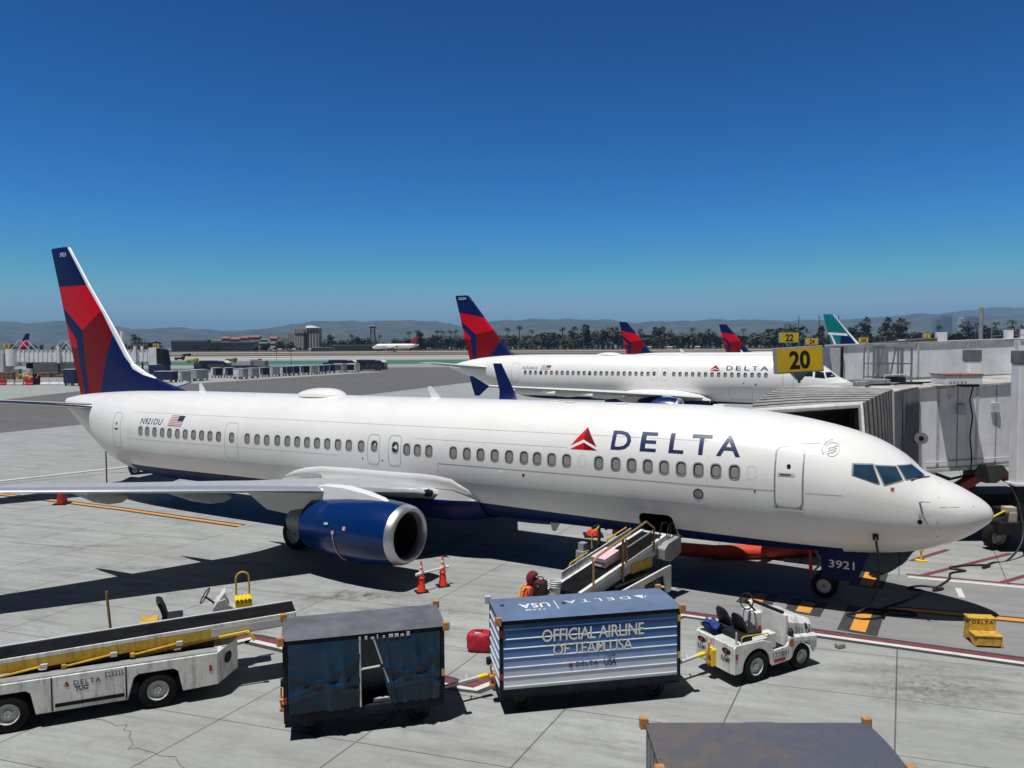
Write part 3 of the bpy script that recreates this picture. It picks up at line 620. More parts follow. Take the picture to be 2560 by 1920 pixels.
    k = MB(); patch(k, rrect(2.56, 2.70, 2.02, 2.22, .02), H.map(.006)); k.obj("ground_power_socket", BLACK, A)
    for x, zz, h, sw in ((17.3, 5.31, .42, .30), (30.2, 5.31, .36, .12)):
        k = MB(); k.loft([[(x + sw, -.015, zz + h), (x + sw + .16, -.004, zz + h - .02), (x + sw + .16, .004, zz + h - .02), (x + sw, .015, zz + h)], [(x - .14, -.03, zz - .02), (x + .28, -.008, zz - .02), (x + .28, .008, zz - .02), (x - .14, .03, zz - .02)]]).obj("blade_antenna", WHITE, A, 40)
    k = MB(); rr = []
    for i in range(15):
        t = i / 14; hgt = .34 * (1 - abs(2 * t ** .85 - 1) ** 2.6) + .001; wd = .62 * (1 - abs(2 * t - 1) ** 3) + .02
        rr.append([(21.7 + 2.7 * t, wd * cos(a), 5.24 + hgt * sin(a)) for a in [pi * q / 10 for q in range(11)]])
    k.loft(rr, closed=False, caps=True).obj("antenna_radome", WHITE, A, 60)
    for x, y in ((7.0, 0), (10, .3), (11.8, .3), (12.4, .2)):
        k = MB(); k.box((x, y, 5.31), (.35, .12, .06)); k.obj("roof_fitting", WHITE, A, bevel=.02)
    # wings with fairings
    F = MB(); rr = []; OUT = [(14.55, 2.12), (14.9, 2.42), (15.5, 2.73), (16.1, 2.80), (16.7, 2.82), (18.2, 2.80), (19.9, 2.80), (21.4, 2.77), (22.2, 2.66), (22.8, 2.51), (23.4, 2.30), (23.9, 2.04)]
    lb = lambda p, q, t: (p - .01) * (1 - t) + q * t
    for x, zt in OUT:        # wing to body fairing
        b = min(1, (x - 14.4) / 1.4, (24.05 - x) / 1.6); b = max(.02, b) ** .7; hy = H.y(x, zt)
        rr.append([(x, y, z) for y, z in ((hy - .01, zt), (hy + .012 * b, zt - .03), (hy + .03 * b, zt - .2 * b), (H.y(x, zt - .45 * b) + .07 * b, zt - .45 * b), (lb(H.y(x, 2.02), 2.0, b), 2.02), (lb(H.y(x, 1.75), 1.92, b), 1.75), (lb(H.y(x, 1.45), 1.68, b), 1.45 - .05 * b), (lb(H.y(x, 1.30), 1.1, b), 1.30 - .16 * b), (0, 1.26 - .2 * b))])
    F.loft(rr, closed=False, caps=False)
    bmesh.ops.mirror(F.bm, geom=F.bm.verts[:] + F.bm.edges[:] + F.bm.faces[:], axis='Y', merge_dist=.001)
    for ff in F.bm.faces:
        if ff.calc_center_median().z < 1.90: ff.material_index = 1
    F.obj("body_fairing", [WHITE, NAVY], A, 60)
    STBD = [(1.5, 15.75, 22.7, 2.10, .105), (2.6, 16.45, 22.3, 2.33, .095), (4.83, 18.0, 22.35, 2.60, .09), (5.8, 18.65, 22.6, 2.73, .085), (10, 21.5, 24.3, 3.18, .085), (14, 24.25, 26.2, 3.60, .085), (16.9, 26.2, 27.6, 3.90, .085)]
    PORT = [(1.5, 15.3, 22.7, 2.10, .105), (4.83, 17.3, 22.5, 2.50, .09), (5.8, 17.8, 22.6, 2.62, .085), (10, 19.98, 23.7, 3.05, .085), (14, 22.06, 24.84, 3.48, .085), (16.9, 23.55, 25.1, 3.74, .085)]
    for sd in (1, -1):
        stn = STBD if sd > 0 else PORT
        sg = lambda st: [(y * sd, *r) for y, *r in st]
        rings = wing_rings(sg(stn)); k = MB().loft(rings)
        for ff in k.bm.faces:
            c = ff.calc_center_median(); 
        # bare metal leading edge
        n2 = len(rings[0]); k.bm.faces.ensure_lookup_table()
        for ff in k.bm.faces:
            if len(ff.verts) > 4: continue
            cols = {v.index % n2 for v in ff.verts} if False else None
        wob = k.obj("wing", [GREYP, LEADM, GREY], A, 60)
        me = wob.data
        for p in me.polygons:
            ii = sorted(v % n2 for v in p.vertices)
            if len(ii) == 4 and (set(ii) <= {0, 1, 2, 3} or set(ii) <= {0, n2 - 1, n2 - 2}): p.material_index = 1
            elif p.normal.z < -.2: p.material_index = 2
        # blended winglet
        ox, oz = stn[-1][1] - 23.55, stn[-1][3] - 3.74; wl = [(16.9, 23.55 + ox, stn[-1][2], 3.74 + oz, 0), (17.3, 23.68 + ox, 25.1 + ox, 3.83 + oz, .25), (17.55, 23.9 + ox, 25.15 + ox, 4.05 + oz, .6), (17.68, 24.15 + ox, 25.2 + ox, 4.5 + oz, 1.2), (17.8, 25.1 + ox, 25.72 + ox, 6.17 + oz, 1.3)]
        rings = []
        for i, (y, le, te, z, an) in enumerate(wl):
            f_ = foil(le, te, 0, .09 if i < 4 else .07); rings.append([(x, sd * (y - t * sin(an)), z + t * cos(an)) for x, t in f_])
        k = MB().loft(rings); 
        wlo = k.obj("winglet", [NAVY, CHROME], wob, 60)
        for p in wlo.data.polygons:
            ii = set(v % n2 for v in p.vertices)
            if len(p.vertices) == 4 and ii <= {0, 1, n2 - 1}: p.material_index = 1
        for y, x0, L in ((3.6, 19.2, 4.0), (6.6, 20.6, 3.7), (9.0, 22.2, 3.3), (12.6, 24.4, 2.8)):       # flap track fairings
            k = MB(); z = 2.36 + (y - 2.6) * .112; x0 += 0 if sd > 0 else -.5
            k.rev([(0, .02), (.35, .17), (1.0, .27), (L * .5, .27), (L * .8, .15), (L, .01)], (x0, sd * y, z - .30), n=16, sz=1.15, sx=.7).obj("flap_fairing", GREY, wob, 60)
        e = nacelle(A, 14.92, sd * 4.83, 1.53, 3.75, 1.03)
        k = MB(); rr = []      # pylon
        for x, zt, zb, hw in ((15.6, 2.46, 2.36, .05), (15.95, 2.60, 2.38, .16), (16.6, 2.74, 2.35, .24), (17.4, 2.84, 2.2, .27), (18.2, 2.84, 1.95, .27), (19.6, 2.5, 1.75, .24), (20.8, 2.4, 1.8, .18), (22.0, 2.44, 2.3, .03)):
            rr.append([(x, sd * 4.83 - hw, zb), (x, sd * 4.83 - hw * .8, zt - .04), (x, sd * 4.83, zt), (x, sd * 4.83 + hw * .8, zt - .04), (x, sd * 4.83 + hw, zb)])
        k.loft(rr).obj("pylon", WHITE, A, 50)
        stab = wing_rings(sg([(.3, 36.7, 40.35, 4.42, .10), (1.2, 37.15, 40.4, 4.52, .10), (7.1, 40.35, 41.75, 5.24, .09)]))
        so_ = MB().loft(stab).obj("tailplane", [GREYP, CHROME, GREY], A, 60)
        for p in so_.data.polygons:
            ii = set(v % n2 for v in p.vertices)
            if len(p.vertices) == 4 and (ii <= {0, 1, 2} or ii <= {0, n2 - 1, n2 - 2}): p.material_index = 1
            elif p.normal.z < -.2: p.material_index = 2
    # landing light in the wing root, placards on the cowl
    k = MB(); k.rev([(0, .01), (.05, .11), (.22, .14), (.4, .10), (.5, .01)], (15.95, 2.22, 2.26), sx=.5, n=14).obj("landing_light", GLASS, A, 60)
    for x, z, m_, wv, hv in ((17.05, 1.62, PINK, .10, .10), (16.62, 1.78, PINK, .11, .11), (17.35, 1.85, LGREY, .15, .06)):
        an = math.asin(min(1, (z - 1.53) / .93 / 1.03)); k = MB()
        cy = lambda zz: 4.83 + 1.052 * math.sqrt(max(0, 1 - ((zz - 1.53) / (.93 * 1.05 * 1.03)) ** 2)) + .02
        k.add([(x - wv / 2, cy(z - hv / 2), z - hv / 2), (x + wv / 2, cy(z - hv / 2), z - hv / 2), (x + wv / 2, cy(z + hv / 2), z + hv / 2), (x - wv / 2, cy(z + hv / 2), z + hv / 2)], [(0, 1, 2, 3)]); k.obj("placard", m_, A)
    k = MB(); k.tube([(17.05 - .02 * i + .004 * i * i, 4.83 + 1.06 * cos(R(2 - 9 * i)) + .012, 1.53 + .985 * sin(R(2 - 9 * i))) for i in range(9)], .016, 6); k.obj("drain_line", PINK, A, 60)
    # fin
    k = MB().loft(vert_rings([(5.0, 31.2, 39.68, .045), (5.24, 31.0, 39.75, .045), (5.68, 32.83, 39.88, .055), (6.16, 34.31, 40.01, .07), (6.56, 35.18, 40.13, .08), (7.12, 35.67, 40.29, .085), (8.04, 36.37, 40.55, .085), (9.06, 37.25, 40.84, .085), (10.48, 38.5, 41.24, .085), (12.48, 40.10, 41.82, .08), (12.55, 40.35, 41.75, .04)]))
    livery(k, FIN_PAINT)
    fo = k.obj("fin", [NAVY, RED, DRED, FINLE, GREY], A, 50)
    k = MB()
    for sd in (1, -1): lettering(k, "3921", lambda u, v: Vector((u, sd * .085, v)), 40.93 if sd > 0 else 40.38, 40.38 if sd > 0 else 40.93, 12.05, 12.27, .01)
    k.obj("fleet_number", WHITE, fo)
    # landing gear
    ng = gear_leg(A, "nose_gear", 4.0, 0, 1.7, .345, .2, .2)
    for sd in (1, -1):
        k = MB(); k.prism([(3.15, .62), (4.05, .62), (4.05, 1.42), (2.85, 1.42)], 'y', sd * .46 - .012, sd * .46 + .012); dr = k.obj("nose_gear_door", NAVY, A)
        if sd > 0:
            k = MB(); lettering(k, "3921", lambda u, v: Vector((u, .476, v)), 3.85, 3.2, .95, 1.17, .012); k.obj("fleet_number", WHITE, dr)
    k = MB(); k.prism([(4.3, .7), (4.35, 1.42), (4.4, 1.42), (4.4, .7)], 'y', .2, .26); k.obj("warning_streamer", REDP, A)
    for sd in (1, -1): gear_leg(A, "main_gear", 21.2, sd * 2.86, 2.1, .565, .43, .40)
    k = MB(); k.prism([(12.3, 1.27), (12.75, 1.27), (12.62, .9), (12.5, .9)], 'y', -.02, .02); k.obj("belly_antenna", WHITE, A)
    k = MB(); k.rev([(0, .01), (.03, .06), (.1, .07)], (10.6, 0, 1.2), 'x', 12).obj("beacon", REDP, A, 60)
    k = MB(); k.cyl((40.4, .0, 4.58), (40.75, 0, 4.6), .16, .15, 18); k.obj("exhaust", DARK, A, 40)
    return A, H
MAIN, MAIN_HULL = build_737()

def affine(src, dst):
    """2-D affine map taking three source points to three destination points"""
    (x0, y0), (x1, y1), (x2, y2) = src; d = Matrix(((x1 - x0, x2 - x0), (y1 - y0, y2 - y0))).inverted()
    (u0, v0), (u1, v1), (u2, v2) = dst; e = Matrix(((u1 - u0, u2 - u0), (v1 - v0, v2 - v0))); M = e @ d
    return lambda p: (u0 + M[0][0] * (p[0] - x0) + M[0][1] * (p[1] - y0), v0 + M[1][0] * (p[0] - x0) + M[1][1] * (p[1] - y0))
TEAL = mat("livery_teal", (0.0, 0.16, 0.17), 0.3, var=.05, coat=.5); PALE = mat("livery_pale_stroke", (0.75, 0.80, 0.82), 0.4)
BLUEU = mat("far_dark_red", (0.30, 0.012, 0.03), 0.35, var=.05)
def build_a320(label, kind, detail=True, group=None):
    """z values include the half metre by which this aircraft stands higher than its gear drawing"""
    u = .48
    ST = [(0, 3.42, 3.40, .01, 3.41), (.08, 3.68, 3.15, .26, 3.41), (.25, 3.90, 2.95, .50, 3.42), (.6, 4.18, 2.72, .82, 3.46), (1.0, 4.40, 2.56, 1.08, 3.52), (1.6, 4.68, 2.42, 1.36, 3.62), (2.1, 5.10, 2.35, 1.52, 3.72), (2.8, 5.62, 2.30, 1.68, 3.86), (3.5, 5.98, 2.28, 1.79, 4.02), (4.5, 6.28, 2.26, 1.90, 4.20), (5.5, 6.40, 2.25, 1.96, 4.31), (6.5, 6.43, 2.25, 1.975, 4.34), (26, 6.43, 2.25, 1.975, 4.34), (28, 6.42, 2.32, 1.95, 4.38), (30, 6.38, 2.62, 1.78, 4.52), (32, 6.28, 3.15, 1.48, 4.74), (34, 6.08, 3.85, 1.04, 4.98), (36, 5.72, 4.55, .58, 5.14), (37.1, 5.42, 4.90, .28, 5.17), (37.57, 5.25, 5.05, .12, 5.16)]
    H = Hull(ST, 2.1); A = top("airliner", label, "airliner", group=group)
    xs = [0, .03, .08, .16, .25, .4, .6, .8, 1.0, 1.3, 1.6, 1.85, 2.1, 2.45, 2.8, 3.15, 3.5, 4, 4.5, 5, 5.5, 6.5, 9, 12, 15, 18, 21, 24, 26, 27, 28, 29, 30, 31, 32, 33, 34, 35, 36, 37.1, 37.57]
    hull_mesh(H, xs, 56, "fuselage", A, 2.62, None, [WHITE, NAVY])
    wz, sides = 4.775, (1, -1) if not detail else (1,)
    for sd in sides:
        xw = [28.25 - .533 * i for i in range(23)] + [14.28 - .533 * i for i in range(15)]
        if detail:
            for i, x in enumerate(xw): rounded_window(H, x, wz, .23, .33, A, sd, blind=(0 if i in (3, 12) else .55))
        else:
            for x in xw[::2]:
                k = MB(); patch(k, rrect(x - .115, x + .115, wz - .16, wz + .16, .1, 3), H.map(.008, sd)); k.obj("window", GLASS, A)
        for P in ([(3.95, 4.72), (3.35, 4.70), (3.35, 5.12), (3.95, 5.14)], [(3.2, 4.62), (2.45, 4.55), (2.6, 5.02), (3.2, 5.12)], [(2.35, 4.60), (1.72, 4.66), (2.12, 5.03), (2.5, 5.02)]):
            k = MB(); patch(k, P, H.map(.012, sd), 0, 4); k.obj("cockpit_window", GLASS, A)
    if detail:
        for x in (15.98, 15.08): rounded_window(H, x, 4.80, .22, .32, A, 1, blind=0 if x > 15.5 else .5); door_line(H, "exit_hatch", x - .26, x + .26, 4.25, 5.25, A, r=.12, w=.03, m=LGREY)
        door_line(H, "rear_door", 29.0, 29.75, 3.85, 5.62, A, r=.15, w=.02, m=SEAM); door_line(H, "front_door", 4.75, 5.5, 3.75, 5.6, A, r=.15, w=.03, m=SEAM); door_line(H, "cargo_hatch", 7.9, 9.7, 2.75, 3.75, A, r=.08, w=.02, m=SEAM)
        k = MB(); f = H.map(.008)
        for ch, a, b in (("D", 9.95, 9.45), ("E", 9.20, 8.78), ("L", 8.53, 8.13), ("T", 7.93, 7.45), ("A", 7.27, 6.65)): lettering(k, ch, f, a, b, 5.12, 5.52, .018, 0, 1, 0, 4)
        k.obj("lettering", NAVYL, A)
        k = MB(); delta_mark(k, f, 10.85, 5.06, .85, .52, -1); k.obj("triangle_emblem", [RED, DRED], A)
        k = MB(); lettering(k, "N324US", f, 28.6, 27.0, 5.06, 5.32, 0, .2, 1.05, 0, 3); k.obj("registration", REGM, A)
        flag_on(H, 26.75, 25.8, 5.03, 5.45, A)
        for x, z, r in ((8.55, 4.1, .05), (7.6, 3.98, .07)):
            k = MB(); patch(k, [(x + r * cos(a), z + r * sin(a)) for a in [pi * q / 7 for q in range(14)]], f); k.obj("vent_port", DARK, A)
        k = MB(); rr = []
        for i in range(13):
            t = i / 12; hgt = .22 * (1 - abs(2 * t - 1) ** 2.6) + .001; rr.append([(19.4 + 2.6 * t, (.6 * (1 - abs(2 * t - 1) ** 3) + .02) * cos(a), 6.38 + hgt * sin(a)) for a in [pi * q / 8 for q in range(9)]])
        k.loft(rr, closed=False).obj("antenna_radome", WHITE, A, 60)
    k = MB(); k.loft([[(14.1, -.01, 6.9), (14.3, -.003, 6.88), (14.3, .003, 6.88), (14.1, .01, 6.9)], [(13.7, -.02, 6.4), (14.1, -.005, 6.4), (14.1, .005, 6.4), (13.7, .02, 6.4)]]).obj("blade_antenna", WHITE, A)
    F = MB(); rr = []
    for i in range(19):
        t = i / 18; x = 11.2 + 9.3 * t; b = max(0, 1 - abs(2 * t - 1) ** 2.6); zt = 2.7 + .75 * b; wd = 1.85 + .3 * b
        rr.append([(x, y, z) for y, z in ((wd - .3 * b - .05, zt), (wd, zt - .25), (wd + .05, 2.6), (wd - .2, 2.15 - .1 * b), (0, 2.1 - .15 * b))])
    F.loft(rr, closed=False, caps=False); bmesh.ops.mirror(F.bm, geom=F.bm.verts[:] + F.bm.edges[:] + F.bm.faces[:], axis='Y', merge_dist=.001)
    for ff in F.bm.faces:
        if ff.calc_center_median().z < 2.45: ff.material_index = 1
    F.obj("body_fairing", [WHITE, NAVY], A, 70)
    for sd in (1, -1):
        sg = lambda st: [(y * sd, *r) for y, *r in st]
        wst = [(1.5, 11.6, 18.6, 2.78, .13), (5.75, 14.3, 18.4, 3.18, .115), (6.4, 14.7, 18.5, 3.23, .11), (11, 17.4, 20.5, 3.66, .10), (16.6, 20.9, 22.6, 4.22, .09)]
        if detail and sd > 0: wst = [(1.5, 11.6, 18.6, 2.78, .13), (5.75, 14.0, 18.4, 3.22, .115), (6.4, 14.5, 18.9, 3.28, .11), (11, 18.6, 22.0, 3.75, .10), (16.6, 23.9, 25.9, 4.30, .09)]
        wo = MB().loft(wing_rings(sg(wst))).obj("wing", [WHITE, CHROME, GREY], A, 60)
        for p in wo.data.polygons:
            if p.normal.z < -.2: p.material_index = 2
        tx, tz = wst[-1][1], wst[-1][3]
        k = MB(); k.prism([(tx + .1, tz), (tx + 1.5, tz + .72), (tx + 1.75, tz + .72), (tx + 1.55, tz), (tx + 1.3, tz - .72), (tx + .95, tz - .72)], 'y', sd * 16.6 - .03, sd * 16.6 + .03); k.obj("wingtip_fence", NAVY, wo)
        for q in ((7.2, .43), (10.2, .6), (13.2, .77)):
            y = q[0]; t = (y - 6.4) / 10.2; te = wst[2][2] + (wst[-1][2] - wst[2][2]) * t; z = wst[2][3] + (wst[-1][3] - wst[2][3]) * t
            k = MB(); k.rev([(0, .02), (.4, .16), (1.2, .22), (2.2, .17), (3.2, .01)], (te - 2.3, sd * y, z - .2), n=14, sz=1.3, sx=.7).obj("flap_fairing", WHITE, wo, 60)
        nacelle(A, 12.6 if detail else 11.6, sd * 5.75, 2.05, 3.4, 1.12)
        k = MB(); rr = []; nx = 0 if detail else -1.0
        for x, zt, zb, hw in ((13.2, 3.1, 3.0, .05), (13.9, 3.3, 2.95, .18), (15.2, 3.35, 2.6, .22), (16.6, 3.1, 2.3, .2), (18.2, 3.05, 2.9, .04)): rr.append([(x + nx, sd * 5.75 - hw, zb), (x + nx, sd * 5.75 - hw * .8, zt - .04), (x + nx, sd * 5.75 + hw * .8, zt - .04), (x + nx, sd * 5.75 + hw, zb)])
        k.loft(rr).obj("pylon", WHITE, A, 50)
        so_ = MB().loft(wing_rings(sg([(.3, 32.0, 36.0, 5.1, .10), (1.0, 32.5, 36.1, 5.18, .10), (6.2, 35.6, 37.2, 5.72, .09)]))).obj("tailplane", [WHITE, CHROME, GREY], A, 60)
        for p in so_.data.polygons:
            if p.normal.z < -.2: p.material_index = 2
        gear_leg(A, "main_gear", 17.7, sd * 3.8, 3.0, .585, .46, .42)
    gear_leg(A, "nose_gear", 5.07, 0, 2.6, .38, .25, .22)
    aff = affine([(41.83, 12.54), (39.66, 4.92), (35.67, 7.12)], [(36.9, 12.25), (35.3, 5.92), (30.9, 6.85)])
    LE = [aff(p) for p in ((35.67, 7.12), (38.5, 10.48), (40.13, 12.51))]
    k = MB().loft(vert_rings([(5.6, 29.6, 35.2, .06), (6.3, 29.4, 35.4, .06), (6.55, 30.4, 35.46, .08), (6.85, 30.9, 35.53, .09), (9.6, 33.2, 36.23, .085), (12.2, 35.28, 36.88, .08), (12.27, 35.5, 36.8, .04)]))
    if kind == "delta": mm = [NAVY, RED, DRED, NAVY]; livery(k, [(m, [aff(p) for p in P]) for m, P in FIN_PAINT[:4]])
    elif kind == "teal":
        mm = [TEAL, PALE, NAVY, PALE]
        livery(k, [(2, [(34.0, 8.9), (32.2, 8.2), (31.0, 5.5), (34.4, 5.5)]), (1, [(35.9, 9.2), (35.6, 9.15), (34.0, 5.5), (34.4, 5.5)]), (1, [(36.2, 9.25), (33.2, 9.0), (33.0, 8.6), (36.0, 8.85)]), (3, [(34.9, 12.4), (35.5, 12.4), (31.2, 6.6), (30.0, 6.4)])])
    else:
        mm = [RED, BLUEU, NAVY, RED]; livery(k, [(1, [(36.4, 9.4), (33, 9.0), (30, 6.4), (30, 5), (36, 5)])])
    fo = k.obj("fin", mm, A, 50)
    if detail:
        k = MB(); lettering(k, "3224", lambda x, v: Vector((x, .12, v)), 36.45, 35.6, 11.83, 12.07, .01); k.obj("fleet_number", WHITE, fo)
    return A, H
SECOND, _h = build_a320("white airliner N324US parked at the next stand behind the foreground jet", "delta")
xform(SECOND, (27.263, 59.481, 0), pi - .472)
FAR, _h = build_a320("airliner behind the second jet, first red and blue fin right of its roof radome", "delta", False)
def at_fin(o, u, v, Y, yaw, s=1.0, fx=36.9, fz=12.25, z0=None):
    """stand an aircraft so that its fin tip is seen in direction u at distance Y"""
    x = (u - 1280) / F_PX * Y; d = Vector((-cos(yaw), sin(yaw))); p = Vector((x, Y)) - d * fx * s
    xform(o, (p.x, p.y, gz(Y) if z0 is None else z0), pi - yaw, s)
at_fin(FAR, 1548, 810, 136, .47, .93)
f2 = copy_tree(FAR, "airliner whose red and blue fin stands just left of the yellow 22 sign"); at_fin(f2, 1797, 813, 150, .45, .92)
f3 = copy_tree(FAR, "distant airliner at left edge, fin leaning right beyond the far jet bridge"); at_fin(f3, 78, 834, 196, pi + .35, .92)
TEALJ, _h = build_a320("airliner with teal fin, white stroke and navy foot, beyond the jet bridges", "teal", False); at_fin(TEALJ, 2056, 782, 128, .5, 1.0)
LAND, _h = build_a320("small white airliner with a red tail rolling on the far runway", "red", False)
xform(LAND, (-131, 716, 2.9), .02, 1.16)

# ---------------------------------------------------------------- baggage carts
CARTD = mat("cart_dark_navy", (0.009, 0.012, 0.024), 0.6, var=.35, scale=5, spec=.2, dirt=.25, dcol=(.08, .08, .08))
ROOFG = mat("cart_roof_slate", (0.12, 0.123, 0.138), 0.5, var=.22, scale=1.6)
ROOFB = mat("cart_roof_blue", (0.115, 0.17, 0.275), 0.45, var=.12, scale=1.5)
def roof_rust():
    m, n, l = node_mat("cart_roof_rusty"); g = NG(n, l); b = n["Principled BSDF"]; b.inputs["Roughness"].default_value = .5
    tc = n.new("ShaderNodeTexCoord"); P = tc.outputs["Object"]; sx = n.new("ShaderNodeSeparateXYZ"); l.new(P, sx.inputs[0])
    a = g.m('ADD', g.noise(P, 2.6, 7, .7), g.m('MULTIPLY', sx.outputs[0], -.09))
    c = g.mix(g.rng(a, .42, .66), (0.080, 0.088, 0.118), (0.125, 0.108, 0.098)); c = g.mix(g.m('MULTIPLY', g.rng(g.noise(P, 7, 6, .7), .56, .7), .5), c, (0.14, 0.13, 0.12))
    c = g.mix(g.rng(g.noise(P, 11, 5, .6), .66, .72), c, (0.02, 0.02, 0.022)); l.new(c, b.inputs["Base Color"]); return m
CURT = mat("curtain_vinyl", (0.008, 0.034, 0.068), 0.30, var=.25, scale=1.2, bump=.10, bscale=18, spec=.35)
def wrap_mat():
    m, n, l = node_mat("printed_wrap"); g = NG(n, l); b = n["Principled BSDF"]; b.inputs["Roughness"].default_value = .35; b.inputs["Coat Weight"].default_value = .3
    tc = n.new("ShaderNodeTexCoord"); P = tc.outputs["Object"]; sx = n.new("ShaderNodeSeparateXYZ"); l.new(P, sx.inputs[0])
    z = g.m('ADD', sx.outputs[2], g.m('MULTIPLY', g.m('SUBTRACT', g.noise(P, .9, 3), .5), .25)); r = n.new("ShaderNodeValToRGB"); l.new(g.rng(z, .55, 1.85), r.inputs[0]); e = r.color_ramp.elements
    e[0].position = 0; e[0].color = (.78, .79, .80, 1); e[1].position = 1; e[1].color = (.006, .045, .15, 1)
    for p, c in ((.18, (.56, .62, .74)), (.36, (.22, .33, .62)), (.52, (.06, .19, .50)), (.72, (.014, .10, .32))): k = e.new(p); k.color = (*c, 1)
    l.new(r.outputs[0], b.inputs["Base Color"]); return m
WRAP = wrap_mat(); RIDGE = mat("ridge_metal", (0.62, 0.72, 0.82), 0.3, .1, var=.05)
def hitch(parent, x, dirn, mt=YELB):
    k = MB(); k.boxb(min(x, x + dirn * .10), max(x, x + dirn * .10), -.09, .09, .34, .40); k.boxb(min(x, x + dirn * .10), max(x, x + dirn * .10), -.09, .09, .52, .57); k.boxb(min(x, x + dirn * .03), max(x, x + dirn * .03), -.1, .1, .3, .62); k.cyl((x + dirn * .07, 0, .3), (x + dirn * .07, 0, .78), .02, n=8)
    return k.obj("tow_hitch", TAN, parent, bevel=.006)
def towbar(parent, p0, p1):
    p0, p1 = Vector(p0), Vector(p1); k = MB(); k.bar(p0, p1, .07, .05, 0); d = (p1 - p0).normalized()
    k.bar(p1 - d * .22, p1, .11, .06, 1); k.bar(p0 + (p1 - p0) * .55, p0 + (p1 - p0) * .55 + Vector((.05, .18, .04)), .025, .025, 0)
    return k.obj("tow_bar", [LGREY, YELB], parent, bevel=.005)
def cart(name, label, loc, rz, L, W, roofmat, kind, ht=1.95, zb=.42):
    A = top(name, label, "baggage cart", loc, rz, "baggage carts on the stand"); x, y = L / 2, W / 2
    k = MB(); k.boxb(-x, x, -y, y, zb - .02, zb + .10); k.boxb(-x, x, -y + .02, -y + .05, zb - .08, zb); k.boxb(-x, x, y - .05, y - .02, zb - .08, zb); k.boxb(-x + .25, x - .25, -.09, .09, .26, zb); k.boxb(-x + .3, -x + .42, -y + .06, y - .06, .24, zb); k.boxb(x - .42, x - .3, -y + .06, y - .06, .24, zb); k.obj("chassis", CARTD, A, bevel=.012)
    k = MB()
    for sx in (-1, 1):
        for sy in (-1, 1): k.boxb(sx * x - (.07 if sx > 0 else 0), sx * x + (.07 if sx < 0 else 0), sy * y - (.06 if sy > 0 else 0), sy * y + (.06 if sy < 0 else 0), zb + .1, ht - .09)
    k.boxb(-x, x, -y, -y + .05, ht - .15, ht - .065); k.boxb(-x, x, y - .05, y, ht - .15, ht - .065); k.boxb(-x, -x + .05, -y + .05, y - .05, ht - .15, ht - .065); k.boxb(x - .05, x, -y + .05, y - .05, ht - .15, ht - .065)
    k.obj("frame", CARTD, A)
    k = MB(); N = 8; rr = []
    for i in range(N + 1):
        v = -1 + 2 * i / N; rr.append((v * (y + .02), ht - .06 + .045 * (1 - v * v)))
    k.prism(rr + [(y + .02, ht - .065), (-y - .02, ht - .065)], 'x', -x - .02, x + .02); k.obj("roof", roofmat, A, 30, bevel=.01)
    for sx in (-1, 1):
        for sy in (-1, 1):
            k = MB(); c0, c1 = (x - .03, x + .10), (y - .03, y + .07)
            k.boxb(*sorted((sx * (x - .03), sx * (x + .085))), *sorted((sy * (y - .03), sy * (y + .065))), ht - .14, ht + .015)
            for q in range(3): k.boxb(*sorted((sx * (x + .085), sx * (x + .10))), *sorted((sy * (y - .01), sy * (y + .045))), ht - .12 + q * .05, ht - .095 + q * .05)
            k.obj("corner_bumper", TAN if not (kind == "wrap" and sx < 0 and sy > 0) else LGREY, A, bevel=.018)
    for sx in (-1, 1):
        for sy in (-1, 1): wheel(A, "wheel", (sx * (x - .48), sy * (y - .26), .23), .23, .15, 'y', DARK)  # rims coloured dark to stand for the shade under the cart
    if kind == "curtain":
        rnd = random.Random(4)
        def drape(xa_t, xb_t, xa_b, xb_b, seed):
            rnd = random.Random(seed); ph = [rnd.uniform(0, 6) for _ in range(8)]; nx, nz = 46, 34; rr = []
            for j in range(nz + 1):
                t = j / nz; row = []
                for i in range(nx + 1):
                    s = i / nx; xx = (xa_t + (xa_b - xa_t) * t) + s * ((xb_t + (xb_b - xb_t) * t) - (xa_t + (xa_b - xa_t) * t)); z = ht - .14 - t * (ht - .14 - zb - .10)
                    bul = .07 * sin(pi * s) * sin(pi * min(1, t * 1.05)); fold = 0
                    for q in range(5):
                        c_ = .12 + .19 * q + .10 * sin(ph[q]) + (.10 * sin(ph[q] * 2)) * t; e_ = (s - c_) / (.030 + .012 * (q % 3)); fold += (.045 + .02 * sin(ph[q] * 3)) * math.exp(-e_ * e_) * min(1, max(0, 1.4 * t - .25 * (q % 2)))
                    for q in range(3):      # diagonal drags from the upper corners
                        e_ = (t - .25 - .17 * q - (.55 - .2 * q) * (s if q % 2 else 1 - s)) / .035; fold += .036 * math.exp(-e_ * e_)
                    row.append((xx, -y + .015 - .02 - bul * .8 - fold, z))
                rr.append(row)
            return MB().loft(rr, 0, False, False, False)
        drape(-x + .09, -.10, -x + .09, -.12, 2).obj("curtain", CURT, A, 180); drape(.16, x - .09, .45, x - .09, 9).obj("curtain", CURT, A, 180)
        for p0, p1 in (((-.10, -y - .02, zb + .10), (-.10, -y - .01, ht - .15)), ((.42, -y - .015, zb + .5), (.14, -y - .01, ht - .15))):
            k = MB(); k.cyl(p0, p1, .018, n=10); k.obj("curtain_pole", LGREY, A, 40)
        k = MB(); k.cyl((-.10, -y - .01, 1.22), (.26, -y - .01, 1.25), .022, n=8); k.obj("latch_bar", LGREY, A, 40)
